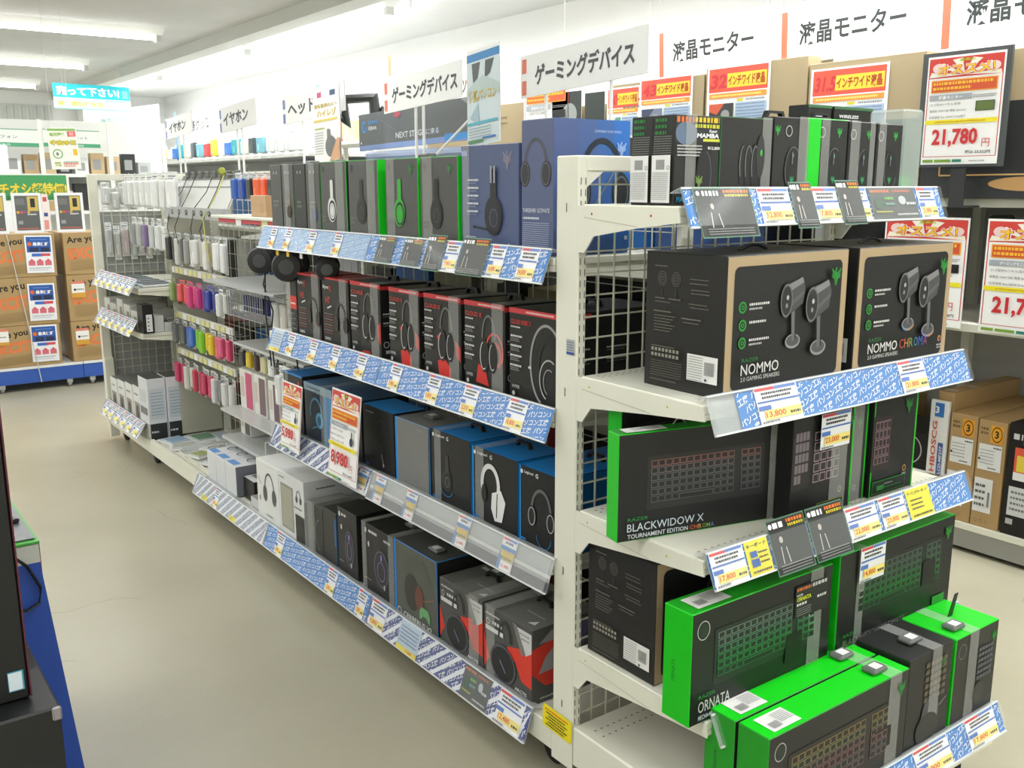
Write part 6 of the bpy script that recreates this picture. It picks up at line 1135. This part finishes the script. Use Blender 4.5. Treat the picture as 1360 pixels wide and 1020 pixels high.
# wire basket shelf and display headphones
t = empty('wire_basket', (0, 0, 0), 0, 'wire basket shelf with blue packs behind the display headphones', 'basket')
s = Shape(); s.wires(2.28, 2.68, .93, 1.045, .17, mat((190, 192, 196), .3, .3), .026, .0575, .0016, 'yz'); s.obj('basket_front', t)
s = Shape(); s.wires(.17, .38, 2.28, 2.68, .93, mat((190, 192, 196), .3, .3), .03, .04, .0016, 'xy'); s.obj('basket_floor', t)
for k in range(6): pack('hanging_pack', '%s navy pack inside the wire basket' % NTH[k], .25, 2.64 - k * .062, 1.04, .05, .10, .02, (44, 50, 110), 'navy packs in the wire basket', hook=False)
s = Shape(); s.box(.05, 1.86, 1.09, .39, 2.66, 1.10, mat((176, 178, 178), .3)); s.obj('shelf', G)
def headphones(lab, x, y, z, R_, rz):
    t = empty('display_headphones', (x, y, z), rz, lab, 'headphones', 'display headphones hung below the top shelf')
    s = Shape(); s.tube([(.083 * math.cos(math.radians(a)), 0, .066 * math.sin(math.radians(a))) for a in range(0, 181, 15)], .007, mat((36, 36, 36), .45), 8); s.obj('headband', t)
    for e in (-1, 1):
        c = Shape(); c.lathe((e * .080, 0, -.02), [(R_ * .55, e * .035), (R_ * .9, e * .032), (R_, e * .02), (R_, e * .0)], 'x', mat((44, 44, 44), .45), 22); c.lathe((e * .080, 0, -.02), [(R_ * .5, e * .036), (R_ * .48, e * .0365)], 'x', mat((76, 78, 78), .3), 18); o = c.obj('ear_cup', t)
        q = Shape(); q.lathe((e * .076, 0, -.02), [(R_ * .98, e * .004), (R_ * 1.05, e * -.008), (R_ * .9, e * -.022), (R_ * .55, e * -.020)], 'x', mat((30, 30, 30), .7), 20); q.obj('ear_pad', o)
    return t
headphones('large black display headphones nearest the wire basket', .10, 2.02, 1.245, .052, .9)
headphones('large black display headphones with a grey ring, in the middle of three', .06, 1.70, 1.245, .055, 1.0)
headphones('smaller black display headphones under the top price rail', .09, 1.46, 1.250, .040, 1.1)
for k, (y, c) in enumerate(((1.62, (236, 196, 50)), (1.53, (240, 196, 60)), (1.42, (236, 236, 234)))):
    s = Shape(); s.box(-.001, -.010, -.018, .001, .010, 0, mat(c)); s.tube([(0, 0, 0), (0, 0, .03)], .0008, mat((200, 200, 200))); s.obj('string_tag', label=('yellow string tag left of its twin above the display headphones', 'second yellow string tag above the display headphones', 'white string tag right of the yellow ones')[k], cat='tag', loc=(-.025, y, 1.285), group='string tags on the display headphones')
for k, (y, dy) in enumerate(((1.98, .02), (1.95, -.03), (1.72, .04))):
    a = Shape(); a.tube([(.07, y, 1.21), (.06, y - dy, 1.13), (.07, y + dy, 1.03), (.07, y, .93), (.08, y + .01, .80)], .003, mat((32, 32, 32), .5)); a.obj('cable', label='black headphone cable, %s of three hanging beside the red-topped boxes' % ('leftmost', 'middle', 'rightmost')[k], cat='cable', group='black cables of the display headphones')
# lower bay three : clear pink case packs
for k, (y, z, w, h, c) in enumerate(((2.56, .50, .16, .185, (196, 84, 120)), (2.40, .50, .14, .185, (120, 96, 100)), (2.24, .50, .12, .18, (110, 84, 96)), (2.60, .37, .12, .12, (96, 86, 86)))):
    t = carton('phone_case_pack', ('open white pack showing a magenta case', 'white pack showing a dark plum case', 'pink and grey case pack beside the headset boxes', 'small white pack with a black case below the magenta one')[k], 'package', .24, y, z, w, .11, h, -HP, body=(222, 222, 214), front=lambda s, w, h, c=c: (s.rect(w * .45, h * .04, w * .5, h * .9, c), s.rect(w * .08, h * .3, w * .25, h * .5, (206, 190, 180))), group='case packs in the lower pegged bay', hang=.0, tabcol=(210, 212, 210))
s = Shape(); s.box(.10, 1.84, .488, .39, 2.68, .4995, mat((190, 192, 190), .3)); s.obj('shelf', G)
s = Shape(); s.box(.10, 2.06, .355, .39, 2.68, .368, mat((190, 192, 190), .3)); s.obj('shelf', G)
s = Shape(); s.box(.16, 1.86, .80, .39, 2.62, .812, mat((196, 198, 194), .3)); s.obj('shelf', G)
for k in range(7): pack('hanging_pack', '%s small pack from the left on the hooks under the wire basket' % NTH[k], .20, 2.60 - k * .085, .795, .06, .10, .02, ((70, 64, 62), (206, 180, 40), (80, 60, 60), (214, 210, 160), (226, 228, 226), (60, 60, 60), (190, 190, 186))[k], 'hanging packs under the wire basket')
for k in range(3): pack('hanging_pack', '%s tall pale pack behind the black cables' % NTH[k], .16, 2.06 - k * .085, 1.08, .075, .16, .03, ((200, 202, 198), (206, 200, 190), (150, 152, 150))[k], 'pale packs behind the cables')
for k in range(3): pack('hanging_pack', '%s white earphone pack left of the blue-edged boxes' % NTH[k], .14, 2.02 - k * .08, .79, .072, .17, .03, (216, 217, 214), 'white packs beside the third shelf')
# flat packs lying on the bottom deck, bay four
FC = [(150, 180, 206), (96, 140, 110), (186, 190, 180), (170, 184, 196), (206, 208, 206), (160, 170, 110), (120, 124, 150), (190, 196, 200), (90, 110, 190), (196, 198, 196), (110, 100, 110)]
for k, (x, y, w, l, rz) in enumerate(((.10, 3.42, .13, .16, .2), (.24, 3.40, .14, .18, .1), (.10, 3.28, .14, .14, -.3), (.33, 3.35, .10, .2, 0), (.20, 3.22, .13, .15, .4), (.11, 3.06, .10, .12, .3), (.24, 3.03, .12, .14, -.2), (.34, 3.10, .10, .16, .1), (.28, 2.88, .14, .12, .15), (.13, 2.88, .12, .13, .5), (.34, 2.78, .1, .12, 0))):
    s = Shape(); s.box(-w / 2, -l / 2, 0, w / 2, l / 2, .012, mat((216, 218, 216)), bev=.002); s.box(-w * .4, -l * .4, .012, w * .4, l * .3, .018, mat(FC[k], .3), bev=.002); s.fr((-w / 2, -l / 2, .012), (1, 0, 0), (0, 1, 0), .0006); s.words(w * .1, l * .84, w * .7, l * .06, (80, 100, 130))
    s.obj('flat_pack', label='flat blister pack lying on the white deck, %s from the far end' % NTH[k], cat='package', group='flat packs on the white deck', loc=(x, y, .172 + .0005 * k), rz=rz)
s = Shape(); s.box(-.004, 2.665, .172, .012, 3.50, .186, ENAMEL); s.box(.03, 2.665, .172, .034, 3.50, .180, ENAMEL); s.box(.055, 2.665, .172, .059, 3.50, .180, ENAMEL); s.obj('deck_lip', G)
for k, y in enumerate((3.18, 2.72)):
    s = Shape(); s.fr((.06, y, .172)); s.box(.06, y - .002, .172, .38, y + .002, .205, CLEARH); s.box(.06, y - .012, .172, .38, y + .012, .176, mat((214, 214, 206))); s.obj('low_divider', label='low pale divider lying across the white deck, %s' % ('far one', 'near one'), cat='divider', group='low deck dividers') if False else s.obj('low_divider', label='low pale divider across the white deck, %s' % ('the farther', 'the nearer')[k], cat='divider', group='low deck dividers')
# shelved far bay goods
def f_swt(s, w, h): s.rect(w * .04, 0, w * .92, h * .27, (50, 56, 54)); s.words(w * .1, h * .12, w * .4, h * .03, (200, 206, 206)); s.rect(w * .1, h * .34, w * .8, h * .5, (196, 204, 210)); [s.words(w * .15, h * (.76 - .05 * k), w * .66, h * .012, (120, 140, 160)) for k in range(8)]
for k, (x0, lb) in enumerate(((-.0, 'left'), (.10, 'right'))):
    carton('tall_device_box', 'tall white box with a dark foot, %s of two ending the far bay' % lb, 'box', x0 + .05, 3.60, .172, .096, .16, .335, 0, body=(214, 217, 220), faces={'+z': (80, 84, 80)}, front=f_swt, left=lambda s, w, h: (s.rect(0, 0, w, h * .27, (170, 170, 156)), s.rect(w * .1, h * .4, w * .8, h * .12, (120, 122, 120)), s.rect(w * .1, h * .6, w * .7, h * .2, (200, 204, 206))), group='tall device boxes in the far bay')
for k, y in enumerate((3.76, 3.92, 4.08, 4.24)):
    longbox('device_box', 'white photo-printed device box, %s from the near end, lowest far shelf' % NTH[k], y - .07, y + .07, .172, .26 - .01 * k, d=.25, xf=.01, body=(220, 221, 218), faces={'+z': (110, 112, 108)}, front=lambda s, w, h: (s.rect(w * .15, h * .2, w * .7, h * .45, (150, 146, 136)), s.ell(w * .5, h * .45, w * .2, h * .14, (86, 84, 80)), s.words(w * .2, h * .8, w * .5, h * .03, (110, 110, 110))), group='device boxes on the lowest far shelf', hang=.0, tabcol=(190, 190, 188))
carton('socket_box', 'narrow black box with a white socket strip on the middle far shelf', 'box', .035, 3.56, .751, .055, .10, .150, 0, body=(44, 44, 44), front=lambda s, w, h: (s.rect(w * .3, h * .06, w * .56, h * .60, (226, 226, 224)), [s.ell(w * .5, h * (.14 + .13 * k), .004, .004, (60, 60, 60), 8) for k in range(4)]))
carton('adapter_box', 'plain grey box right of the black socket box', 'box', .095, 3.58, .751, .05, .10, .088, 0, body=(206, 207, 204))
carton('adapter_box', 'low grey box with a small white adapter lying in its lid', 'box', .165, 3.58, .751, .085, .10, .05, 0, body=(198, 199, 196), faces={'+z': (90, 90, 88)}, tag_at=(0, 0))
for k, y in enumerate((3.72, 3.86, 4.0, 4.14, 4.27)):
    longbox('device_box', 'small pale box with olive print, %s from the near end of the middle far shelf' % NTH[k], y - .06, y + .06, .751, .10 + .02 * (k % 3), d=.2, xf=.02, body=(206, 206, 200), front=lambda s, w, h: s.rect(w * .5, h * .1, w * .4, h * .6, (150, 146, 110)), group='small boxes on the middle far shelf')
for k in range(6):
    s = Shape(); s.box(-.09, -.035, 0, .09, .035, .012, mat(((226, 228, 230), (170, 196, 216), (206, 208, 206))[k % 3], .25), bev=.003); s.box(-.07, -.02, .012, .07, .02, .017, mat((110, 114, 114), .3)); s.obj('flat_pack', label='flat silver pack lying on the top far shelf, %s from the near end' % NTH[k], cat='package', group='flat packs on the top far shelf', loc=(.12, 3.60 + .11 * k, .987), rz=.1)

# ================================================================== opposite side goods seen through the wires
OC = [(40, 110, 190), (36, 36, 36), (170, 166, 130), (44, 44, 44), (150, 148, 120), (36, 100, 170), (40, 40, 42), (200, 202, 206), (38, 38, 38), (60, 62, 60), (34, 96, 160), (190, 190, 186), (40, 40, 40), (120, 120, 110), (60, 90, 150)]
kk = 0
for z in (.931, 1.301):
    for j in range(14):
        yy = .14 + j * .30; h = (.27, .30, .24, .28)[j % 4] - (.06 if z > 1.2 else 0)
        carton('rear_box', 'carton facing the other aisle, %s from the near end on the %s rear shelf' % (NTH[j], 'upper' if z > 1.2 else 'lower'), 'box', .66, yy + .08, z, .26, .16, h, HP, body=OC[kk % 15], group='cartons on the other side of the gondola'); kk += 1
for z, h in ((.551, .20), (.171, .22)):
    for j in range(14):
        yy = .14 + j * .30
        carton('rear_box', 'carton facing the other aisle, %s from the near end on the %s rear shelf' % (NTH[j], 'third' if z > .3 else 'bottom'), 'box', .66, yy + .08, z, .26, .22, h, HP, body=((30, 96, 160), (44, 44, 44), (150, 60, 60), (60, 60, 60), (90, 90, 84))[j % 5], group='cartons on the other side of the gondola')

# ================================================================== far platform of brown cartons
PY = 6.215
for k, (a, c) in enumerate(((-1.25, .268), (.272, 1.75))):
    t = empty('display_platform', ((a + c) / 2, PY + .45, 0), 0, ('blue-edged white platform on castors under the left stack of brown cartons', 'blue-edged platform on castors under the right stack of brown cartons')[k], 'platform', 'platforms under the brown cartons')
    L_ = c - a; s = Shape(); s.box(-L_ / 2, -.45, .165, L_ / 2, .45, .185, mat((232, 234, 234), .4)); s.obj('deck', t)
    s = Shape(); s.box(-L_ / 2, -.446, .060, L_ / 2, .45, .165, mat((52, 92, 178), .45)); s.obj('apron', t)
    for x in ([-L_ / 2 + .95, L_ / 2 - .10] if k == 0 else [-L_ / 2 + .06, L_ / 2 - .2]):
        q = Shape(); q.box(x - .02, -.44, .03, x + .02, -.40, .06, mat((196, 198, 196), .3, .6)); o = q.obj('castor', t); q = Shape(); q.lathe((x, -.42, .026), [(.018, -.012), (.026, -.008), (.026, .008), (.018, .012)], 'x', mat((150, 152, 150), .5), 14); q.obj('wheel', o)
KB = (176, 148, 104)
def f_exc(s, w, h):
    s.text('Are you', w * .40, h * .66, h * .20, (46, 44, 40), w=w * .30, bold=.025, rot=.10); s.text('EXCITING', w * .34, h * .30, h * .27, (226, 126, 72), w=w * .62, bold=.05, rot=.10)
    for k in range(7): s.fr(s.O, s.U, s.V, .0006); s.text('l' * 3, 0, 0, .001, (120, 100, 66)) if False else s.line((w * .30, h * (.22 - .03 * k)), (w * .85, h * (.32 - .03 * k)), h * .010, (146, 120, 78))
    s.words(w * .88, h * .07, w * .06, h * .03, (90, 70, 40))
def f_exc2(s, w, h):
    s.text('Are you', w * .06, h * .70, h * .20, (46, 44, 40), w=w * .48, bold=.025, rot=.08); s.text('EXCITING', w * .07, h * .36, h * .27, (226, 126, 72), w=w * .90, bold=.05, rot=.06)
    for k in range(7): s.line((w * .08, h * (.32 - .035 * k)), (w * .92, h * (.38 - .035 * k)), h * .010, (146, 120, 78))
GX = 'brown cartons lettered EXCITING'
def f_warr(s, w, h):
    s.rect(0, 0, w, h, (240, 242, 246)); s.rect(w * .06, h * .55, w * .88, h * .41, (44, 90, 170)); s.ell(w * .17, h * .77, w * .08, h * .055, (220, 110, 50)); s.text('最長保証', w * .29, h * .72, h * .10, (246, 246, 250), w=w * .58, bold=.04); s.rect(w * .16, h * .57, w * .34, h * .11, (34, 48, 84)); s.rect(w * .56, h * .57, w * .32, h * .11, (34, 44, 76)); s.words(w * .2, h * .88, w * .6, h * .02, (120, 160, 220))
    s.rect(w * .22, h * .44, w * .40, h * .08, (60, 110, 200)); s.rect(w * .56, h * .45, w * .34, h * .07, (214, 80, 96)); [s.rect(w * (.08 + .3 * k), h * .20, w * .24, h * .12, (216, 110, 124)) for k in range(3)]; [s.poly([(w * (.10 + .3 * k), h * .32), (w * (.20 + .3 * k), h * .38), (w * (.30 + .3 * k), h * .32)], (214, 96, 110)) for k in range(3)]; s.words(w * .08, h * .12, w * .8, h * .02, (150, 156, 170)); s.words(w * .08, h * .07, w * .7, h * .015, (170, 176, 186))
for k, (z0, z1) in enumerate(((.186, .494), (.496, .848), (.850, 1.165))):
    nm = ('bottom', 'middle', 'top')[k]; xr = .125 + .012 * k
    carton('appliance_carton', '%s brown carton of the left stack with a blue warranty sheet' % nm, 'carton', xr - .36, PY + .25, z0, .72, .5, z1 - z0, 0, body=KB, front=f_exc, group=GX, bev=.004)
    sheet('warranty_sheet', 'blue and white warranty sheet on the %s carton of the left stack' % nm, 'sheet', (xr - .205, PY - .006, z0 + .03), (1, 0, -.02), (0, 0, 1), .185, .275, f_warr, 'warranty sheets on the left stack')
    carton('appliance_carton', '%s brown carton of the right stack, partly behind the white gondola frame' % nm, 'carton', .205 + .24, PY + .25, z0, .48, .5, z1 - z0, 0, body=KB, front=f_exc2, left=lambda s, w, h: s.rect(w * .8, 0, w * .2, h, (150, 120, 76)), group=GX, bev=.004)
    if k < 2: sheet('price_sheet', 'small white and orange price sheet on the %s carton of the right stack' % nm, 'sheet', (.235, PY - .006, z0 + .13 + .05 * k), (1, 0, 0), (0, 0, 1), .095, .125, lambda s, w, h: (s.rect(0, 0, w, h, (240, 240, 238)), s.rect(0, h * .85, w, h * .15, (224, 130, 110)), s.rect(0, 0, w, h * .3, (214, 160, 60)), s.ell(w * .25, h * .5, w * .1, h * .07, (60, 60, 60)), s.words(w * .4, h * .48, w * .5, h * .06, (90, 90, 90))), 'price sheets on brown cartons')
sheet('price_sheet', 'small price sheet at the left frame edge on the lowest brown carton', 'sheet', (-.31, PY - .006, .36), (1, 0, 0), (0, 0, 1), .085, .12, lambda s, w, h: (s.rect(0, 0, w, h, (240, 240, 238)), s.rect(0, h * .85, w, h * .15, (224, 130, 110)), s.rect(0, 0, w, h * .2, (214, 160, 60)), s.words(w * .3, h * .48, w * .5, h * .06, (90, 90, 90))), 'price sheets on brown cartons')
s = Shape(); s.tube([(-.17, PY - .012, 1.17), (-.10, PY - .012, .6), (-.05, PY - .014, .19), (-.035, PY - .014, .06)], .0035, mat((206, 206, 196), .5)); s.obj('tie_cord', label='pale tie cord running down the left stack of brown cartons', cat='cord')
# framed dark posters above the stacks
def f_dark(s, w, h):
    s.rect(0, 0, w, h, (236, 238, 240)); s.rect(w * .10, h * .07, w * .80, h * .86, (92, 94, 94)); s.rect(w * .52, h * .55, w * .36, h * .36, (206, 180, 96)); s.rect(w * .62, h * .64, w * .16, h * .22, (50, 48, 50)); s.rect(w * .13, h * .7, w * .3, h * .16, (112, 114, 114))
    for k in range(4): s.ell(w * (.18 + .12 * k), h * .52, w * .05, h * .035, ((220, 170, 60), (206, 90, 80), (150, 80, 140), (200, 170, 70))[k])
    s.words(w * .5, h * .45, w * .3, h * .03, (236, 236, 236)); s.rect(w * .16, h * .22, w * .16, h * .09, (150, 152, 152)); s.words(w * .14, h * .1, w * .7, h * .03, (206, 110, 96))
for k, (x, lb) in enumerate(((-.300, 'left one of three framed dark posters on the brown cartons'), (-.108, 'middle framed dark poster above the left carton stack'), (.182, 'right framed dark poster above the right carton stack'))):
    sheet('framed_poster', lb, 'poster', (x - (.04 if k == 0 else 0), PY + .02, 1.17), (1, 0, 0), (0, .04, 1), .198, .29, f_dark, 'framed dark posters above the carton stacks', thick=.012)
sheet('strip_poster', 'narrow red and white strip beside the middle framed poster', 'poster', (.092, PY + .03, 1.18), (1, 0, 0), (0, 0, 1), .045, .27, lambda s, w, h: (s.rect(0, 0, w, h, (240, 226, 222)), s.rect(w * .2, h * .8, w * .6, h * .12, (206, 80, 80)), s.rect(w * .2, h * .4, w * .6, h * .1, (60, 80, 140)), s.rect(w * .15, h * .05, w * .7, h * .25, (226, 150, 140))))
# green banner "チオシ超特価!"
sheet('green_banner', 'green banner with yellow lettering over the left carton stack', 'banner', (-.27, PY + .08, 1.40), (1, 0, 0), (0, 0, 1), .575, .195, lambda s, w, h: (s.rect(0, 0, w, h, (236, 238, 230)), s.rect(w * .02, h * .04, w * .95, h * .92, (70, 158, 96)), s.text('イチオシ超特価!', w * .03, h * .18, h * .5, (160, 150, 50), w=w * .94, bold=.06), s.text('イチオシ超特価!', w * .035, h * .20, h * .48, (232, 214, 70), w=w * .93, bold=.03)))
# used goods day poster
def f_used(s, w, h):
    s.rect(0, 0, w, h, (246, 248, 240)); s.rect(w * .03, h * .92, w * .94, h * .05, (140, 190, 90)); s.text('じゃんぱら', w * .08, h * .79, h * .08, (160, 196, 60), w=w * .52, bold=.04) if False else s.text('毎月開催', w * .08, h * .79, h * .09, (150, 190, 60), w=w * .5, bold=.05); s.rect(w * .68, h * .78, w * .28, h * .13, (232, 110, 110)); s.text('祝', w * .75, h * .80, h * .09, (250, 240, 240), w=w * .14)
    s.text('中古の日', w * .07, h * .575, h * .13, (90, 80, 20), w=w * .87, bold=.09); s.text('中古の日', w * .08, h * .58, h * .12, (244, 226, 50), w=w * .85, bold=.04); s.arc(w * .27, h * .37, w * .17, h * .115, w * .035, (120, 180, 110)); s.text('8', w * .22, h * .33, h * .08, (60, 80, 70), bold=.03); s.rect(w * .80, h * .33, w * .13, h * .15, (236, 190, 60)); s.text('25%OFF', w * .12, h * .13, h * .05, (170, 180, 60), w=w * .2, bold=.04); s.text('大特価', w * .12, h * .07, h * .05, (170, 180, 60), w=w * .2, bold=.04)
    s.words(w * .42, h * .16, w * .5, h * .025, (120, 170, 150)); s.words(w * .42, h * .11, w * .5, h * .04, (232, 130, 120)); s.words(w * .42, h * .06, w * .4, h * .03, (232, 150, 140))
t = empty('used_goods_poster', (.185, PY + .02, 1.628), 0, 'white poster with yellow lettering hanging over the gap between carton stacks', 'poster')
sheet('paper', None, None, (0, 0, 0), (1, 0, .03), (-.06, 0, 1), .205, .30, f_used, parent=t)
s = Shape()
for x in (.03, .16): s.box(x - .02, -.004, .295, x - .005, .004, .325, mat((236, 238, 236), .3)); s.tube([(x - .012, 0, .32), (x - .012, 0, ZC - 1.628)], .0012, mat((230, 230, 230)))
s.obj('hanging_clip', t)
# cyan hanging sign
t = empty('hanging_sign', (1.02, 10.0, 2.335), 0, 'cyan and white ceiling-hung sign with white and yellow lettering', 'sign')
sheet('panel', None, None, (0, 0, 0), (1, 0, -.01), (-.02, 0, 1), .80, .265, lambda s, w, h: (s.rect(0, 0, w, h, (236, 250, 246)), s.rect(0, h * .44, w, h * .56, (40, 196, 214)), s.rect(0, 0, w, h * .04, (120, 220, 214)), s.text('売って下さい!', w * .04, h * .52, h * .38, (246, 252, 250), w=w * .82, bold=.05), s.rect(w * .9, h * .52, w * .07, h * .3, (120, 216, 226)), s.text('高価買取強化中', w * .05, h * .10, h * .22, (190, 220, 90), w=w * .58, bold=.03), s.words(w * .66, h * .36, w * .3, h * .04, (60, 170, 170))), parent=t)
s = Shape()
for x in (.1, .7): s.tube([(x, 0, .265), (x, 0, ZC - 2.335)], .002, mat((220, 222, 220)))
s.obj('hanging_wire', t)
# back wall rack of used phones and tablets
BY_ = 8.6
t = empty('phone_rack', (.4, BY_, 0), 0, 'pale back rack with grey title signs for used phones and tablets', 'shelving')
s = Shape(); s.box(-2.6, .0, 0, 1.30, .04, 2.12, mat((226, 228, 222), .5)); s.obj('back_panel', t)
for z in (.5, .9, 1.28, 1.62): s = Shape(); s.box(-2.6, -.40, z - .03, 1.2, 0, z, mat((226, 226, 220), .4)); s.obj('shelf', t)
for x in (-1.9, -.6, .10, .70, 1.2): s = Shape(); s.box(x - .02, -.42, 0, x + .02, -.40, 2.10, mat((222, 224, 216), .4)); s.obj('upright_post', t)
s = Shape(); s.box(-2.6, -.38, 0, 1.2, .0, .12, mat((206, 208, 200))); s.obj('base_deck', t)
def f_us(txt):
    return lambda s, w, h: (s.rect(0, 0, w, h, (216, 219, 214)), s.rect(0, 0, w, h * .22, (70, 150, 110)), s.rect(0, h * .95, w, h * .05, (110, 160, 130)), s.text(txt, w * .22, h * .46, h * .18, (96, 100, 100), w=w * .56, bold=.01), s.text('中古取扱商品', w * .42, h * .05, h * .12, (220, 236, 224), w=w * .28))
for k, (x, L_, tx) in enumerate(((-.30, .78, '中古スマートフォン'), (.52, .49, '中古タブレット'), (-1.2, .8, '中古ノートパソコン'))):
    sheet('category_sign', ('grey and green category sign for used phones', 'grey and green category sign for tablets, right of the hanging poster', 'grey category sign beyond the left frame edge')[k], 'sign', (x + (.0), BY_ - .43, 1.862), (1, 0, -.01), (0, 0, 1), L_, .155, f_us(tx), 'category signs of the back rack', thick=.02)
rg = random.Random(5)
for k in range(12):
    x = -.15 + k * .145; c = ((60, 90, 190), (230, 232, 232), (60, 62, 62), (226, 228, 228), (190, 160, 120), (206, 180, 140), (70, 72, 72), (214, 216, 214), (196, 170, 130), (200, 176, 140), (60, 64, 64), (180, 184, 184))[k]
    if x > .95 + .6: break
    carton('device_box', '%s device from the left frame edge on the top shelf of the back rack' % NTH[k], 'box', x, BY_ - .22, 1.621, .12, .1, rg.uniform(.10, .20), 0, body=c, faces={'-y': c}, front=lambda s, w, h: s.rect(w * .15, h * .2, w * .6, h * .5, (150, 152, 150)), group='devices on the back rack')
for k in range(9):
    x = -.2 + k * .15
    carton('device_box', '%s box from the left frame edge on the second shelf of the back rack' % NTH[k], 'box', x, BY_ - .22, 1.281, .13, .12, rg.uniform(.15, .26), 0, body=((196, 168, 126), (226, 226, 222), (200, 172, 130), (90, 110, 90), (214, 214, 210), (190, 160, 120), (206, 206, 202), (70, 74, 74), (220, 220, 216))[k], group='boxes on the second shelf of the back rack')
t = empty('white_cabinet', (-.02, 7.6, 0), 0, 'white cabinet with a blue screen side at the left frame edge', 'cabinet')
s = Shape(); s.box(-.1, -.15, 0, .12, .15, 1.84, mat((236, 238, 240), .4), bev=.006); s.fr((-.1, -.15, 0), (1, 0, 0), (0, 0, 1)); s.rect(.0, 1.55, .05, .27, (60, 84, 170)); s.rect(.11, 1.7, .01, .02, (90, 90, 90)); s.obj('body', t)
# pegs and pillars at the back
s = Shape(); s.box(2.0, 13.0, 0, 2.3, 13.3, ZC, mat((232, 233, 228), .6)); s.obj('pillar', label='white square pillar at the far end right of the hanging sign', cat='pillar', kind='structure')
t = empty('title_board', (2.38, 13.0, 2.02), 0, 'tilted pale green bordered board at the far end of the rack', 'sign')
sheet('board', None, None, (-.62, -1.6, .02), (1, -.5, .16), (0, 0, 1), .78, .36, lambda s, w, h: (s.rect(0, 0, w, h, (220, 234, 228)), s.rect(w * .02, h * .04, w * .96, h * .92, (240, 244, 240)), s.text('激安アウトレット', w * .08, h * .5, h * .26, (150, 184, 176), w=w * .8, bold=.03), s.rect(w * .04, h * .08, w * .9, h * .2, (140, 190, 160))), parent=t)

# ================================================================== left foreground : counter, black computer, cable
CX0, CXR, CYN = -1.75, -1.048, .580
t = empty('demo_counter', (0, 0, 0), 0, 'blue-sided display counter with a white edge at the left foreground', 'counter')
s = Shape(); s.box(CX0, CYN, .0, CXR, 1.35, .70, mat((34, 76, 170), .5)); s.obj('side_panel', t)
s = Shape(); s.box(CX0, CYN - .004, .70, CXR + .002, 1.352, .742, mat((196, 198, 190), .45)); s.obj('edge_band', t)
s = Shape(); s.box(CX0, CYN - .006, .744, CXR + .004, 1.354, .749, mat((70, 170, 60), .4)); s.obj('green_trim', t)
s = Shape(); s.box(CX0, CYN + .01, .7502, CXR - .002, 1.35, .7525, mat((96, 99, 104), .3)); s.obj('glossy_mat', t)
s = Shape(); s.fr((CXR + .0, CYN - .003, 0), (0, 1, 0), (0, 0, 1)); s.box(CXR, CYN - .002, 0, CXR + .004, CYN + .002, .742, mat((110, 40, 60))); s.obj('corner_strip', t)
s = Shape()
s.raw([(CX0, CYN, 0), (CXR + .06, CYN, 0), (CXR, CYN, .70), (CX0, CYN, .70), (CX0, CYN - .004, 0), (CXR + .065, CYN - .004, 0), (CXR + .001, CYN - .004, .70), (CX0, CYN - .004, .70)], [(0, 1, 2, 3), (7, 6, 5, 4), (0, 4, 5, 1), (1, 5, 6, 2), (2, 6, 7, 3), (3, 7, 4, 0)], mat((34, 76, 170), .5)); s.obj('front_panel', t)
t = empty('tablet_pc', (-1.20, .84, .7528), .3, 'dark tablet lying on the glossy counter mat', 'tablet')
s = Shape(); s.box(-.12, -.16, 0, .10, .16, .010, mat((30, 32, 32), .3), bev=.003); s.fr((-.11, -.15, .010), (1, 0, 0), (0, 1, 0)); s.rect(0, 0, .20, .30, mat((60, 84, 66), .15)); s.obj('body', t)
t = empty('computer_plinth', (0, 0, 0), 0, 'matt black low case carrying the black computer tower', 'plinth')
s = Shape(); s.box(-1.72, .095, .0, -1.113, .50, .60, mat((27, 28, 31), .45), bev=.004); s.obj('body', t)
s = Shape(); s.box(-1.128, .090, .575, -1.112, .096, .602, mat((150, 146, 150), .25, .5), bev=.003); s.obj('corner_clip', t)
t = empty('computer_tower', (0, 0, 0), 0, 'tall matt black computer tower with a small white square badge', 'computer')
s = Shape(); s.box(-1.70, .155, .601, -1.149, .49, 1.18, mat((20, 20, 21), .5), bev=.005); s.fr((-1.70, .155, .601), (1, 0, 0), (0, 0, 1), .0004); s.obj('case', t)
s = Shape(); s.box(-1.1505, .152, .605, -1.1480, .158, 1.17, mat((86, 30, 44), .4)); s.obj('red_trim', t)
s = Shape(); s.fr((-1.184, .155, .622), (1, 0, 0), (0, 0, 1), .001); s.rect(0, 0, .026, .038, (70, 150, 176)); s.fr(s.O, s.U, s.V, .0016); s.rect(.001, .002, .022, .034, (206, 218, 224)); s.obj('badge', t, label='white square badge')
s = Shape(); s.tube([(-1.16, .50, .80), (-1.115, .555, .745), (-1.075, .565, .70), (-1.052, .566, .645), (-1.058, .566, .61), (-1.085, .562, .60), (-1.13, .54, .62)], .0035, mat((24, 24, 26), .5), 8); s.obj('cable', label='black power cable looped in front of the blue counter side', cat='cable')
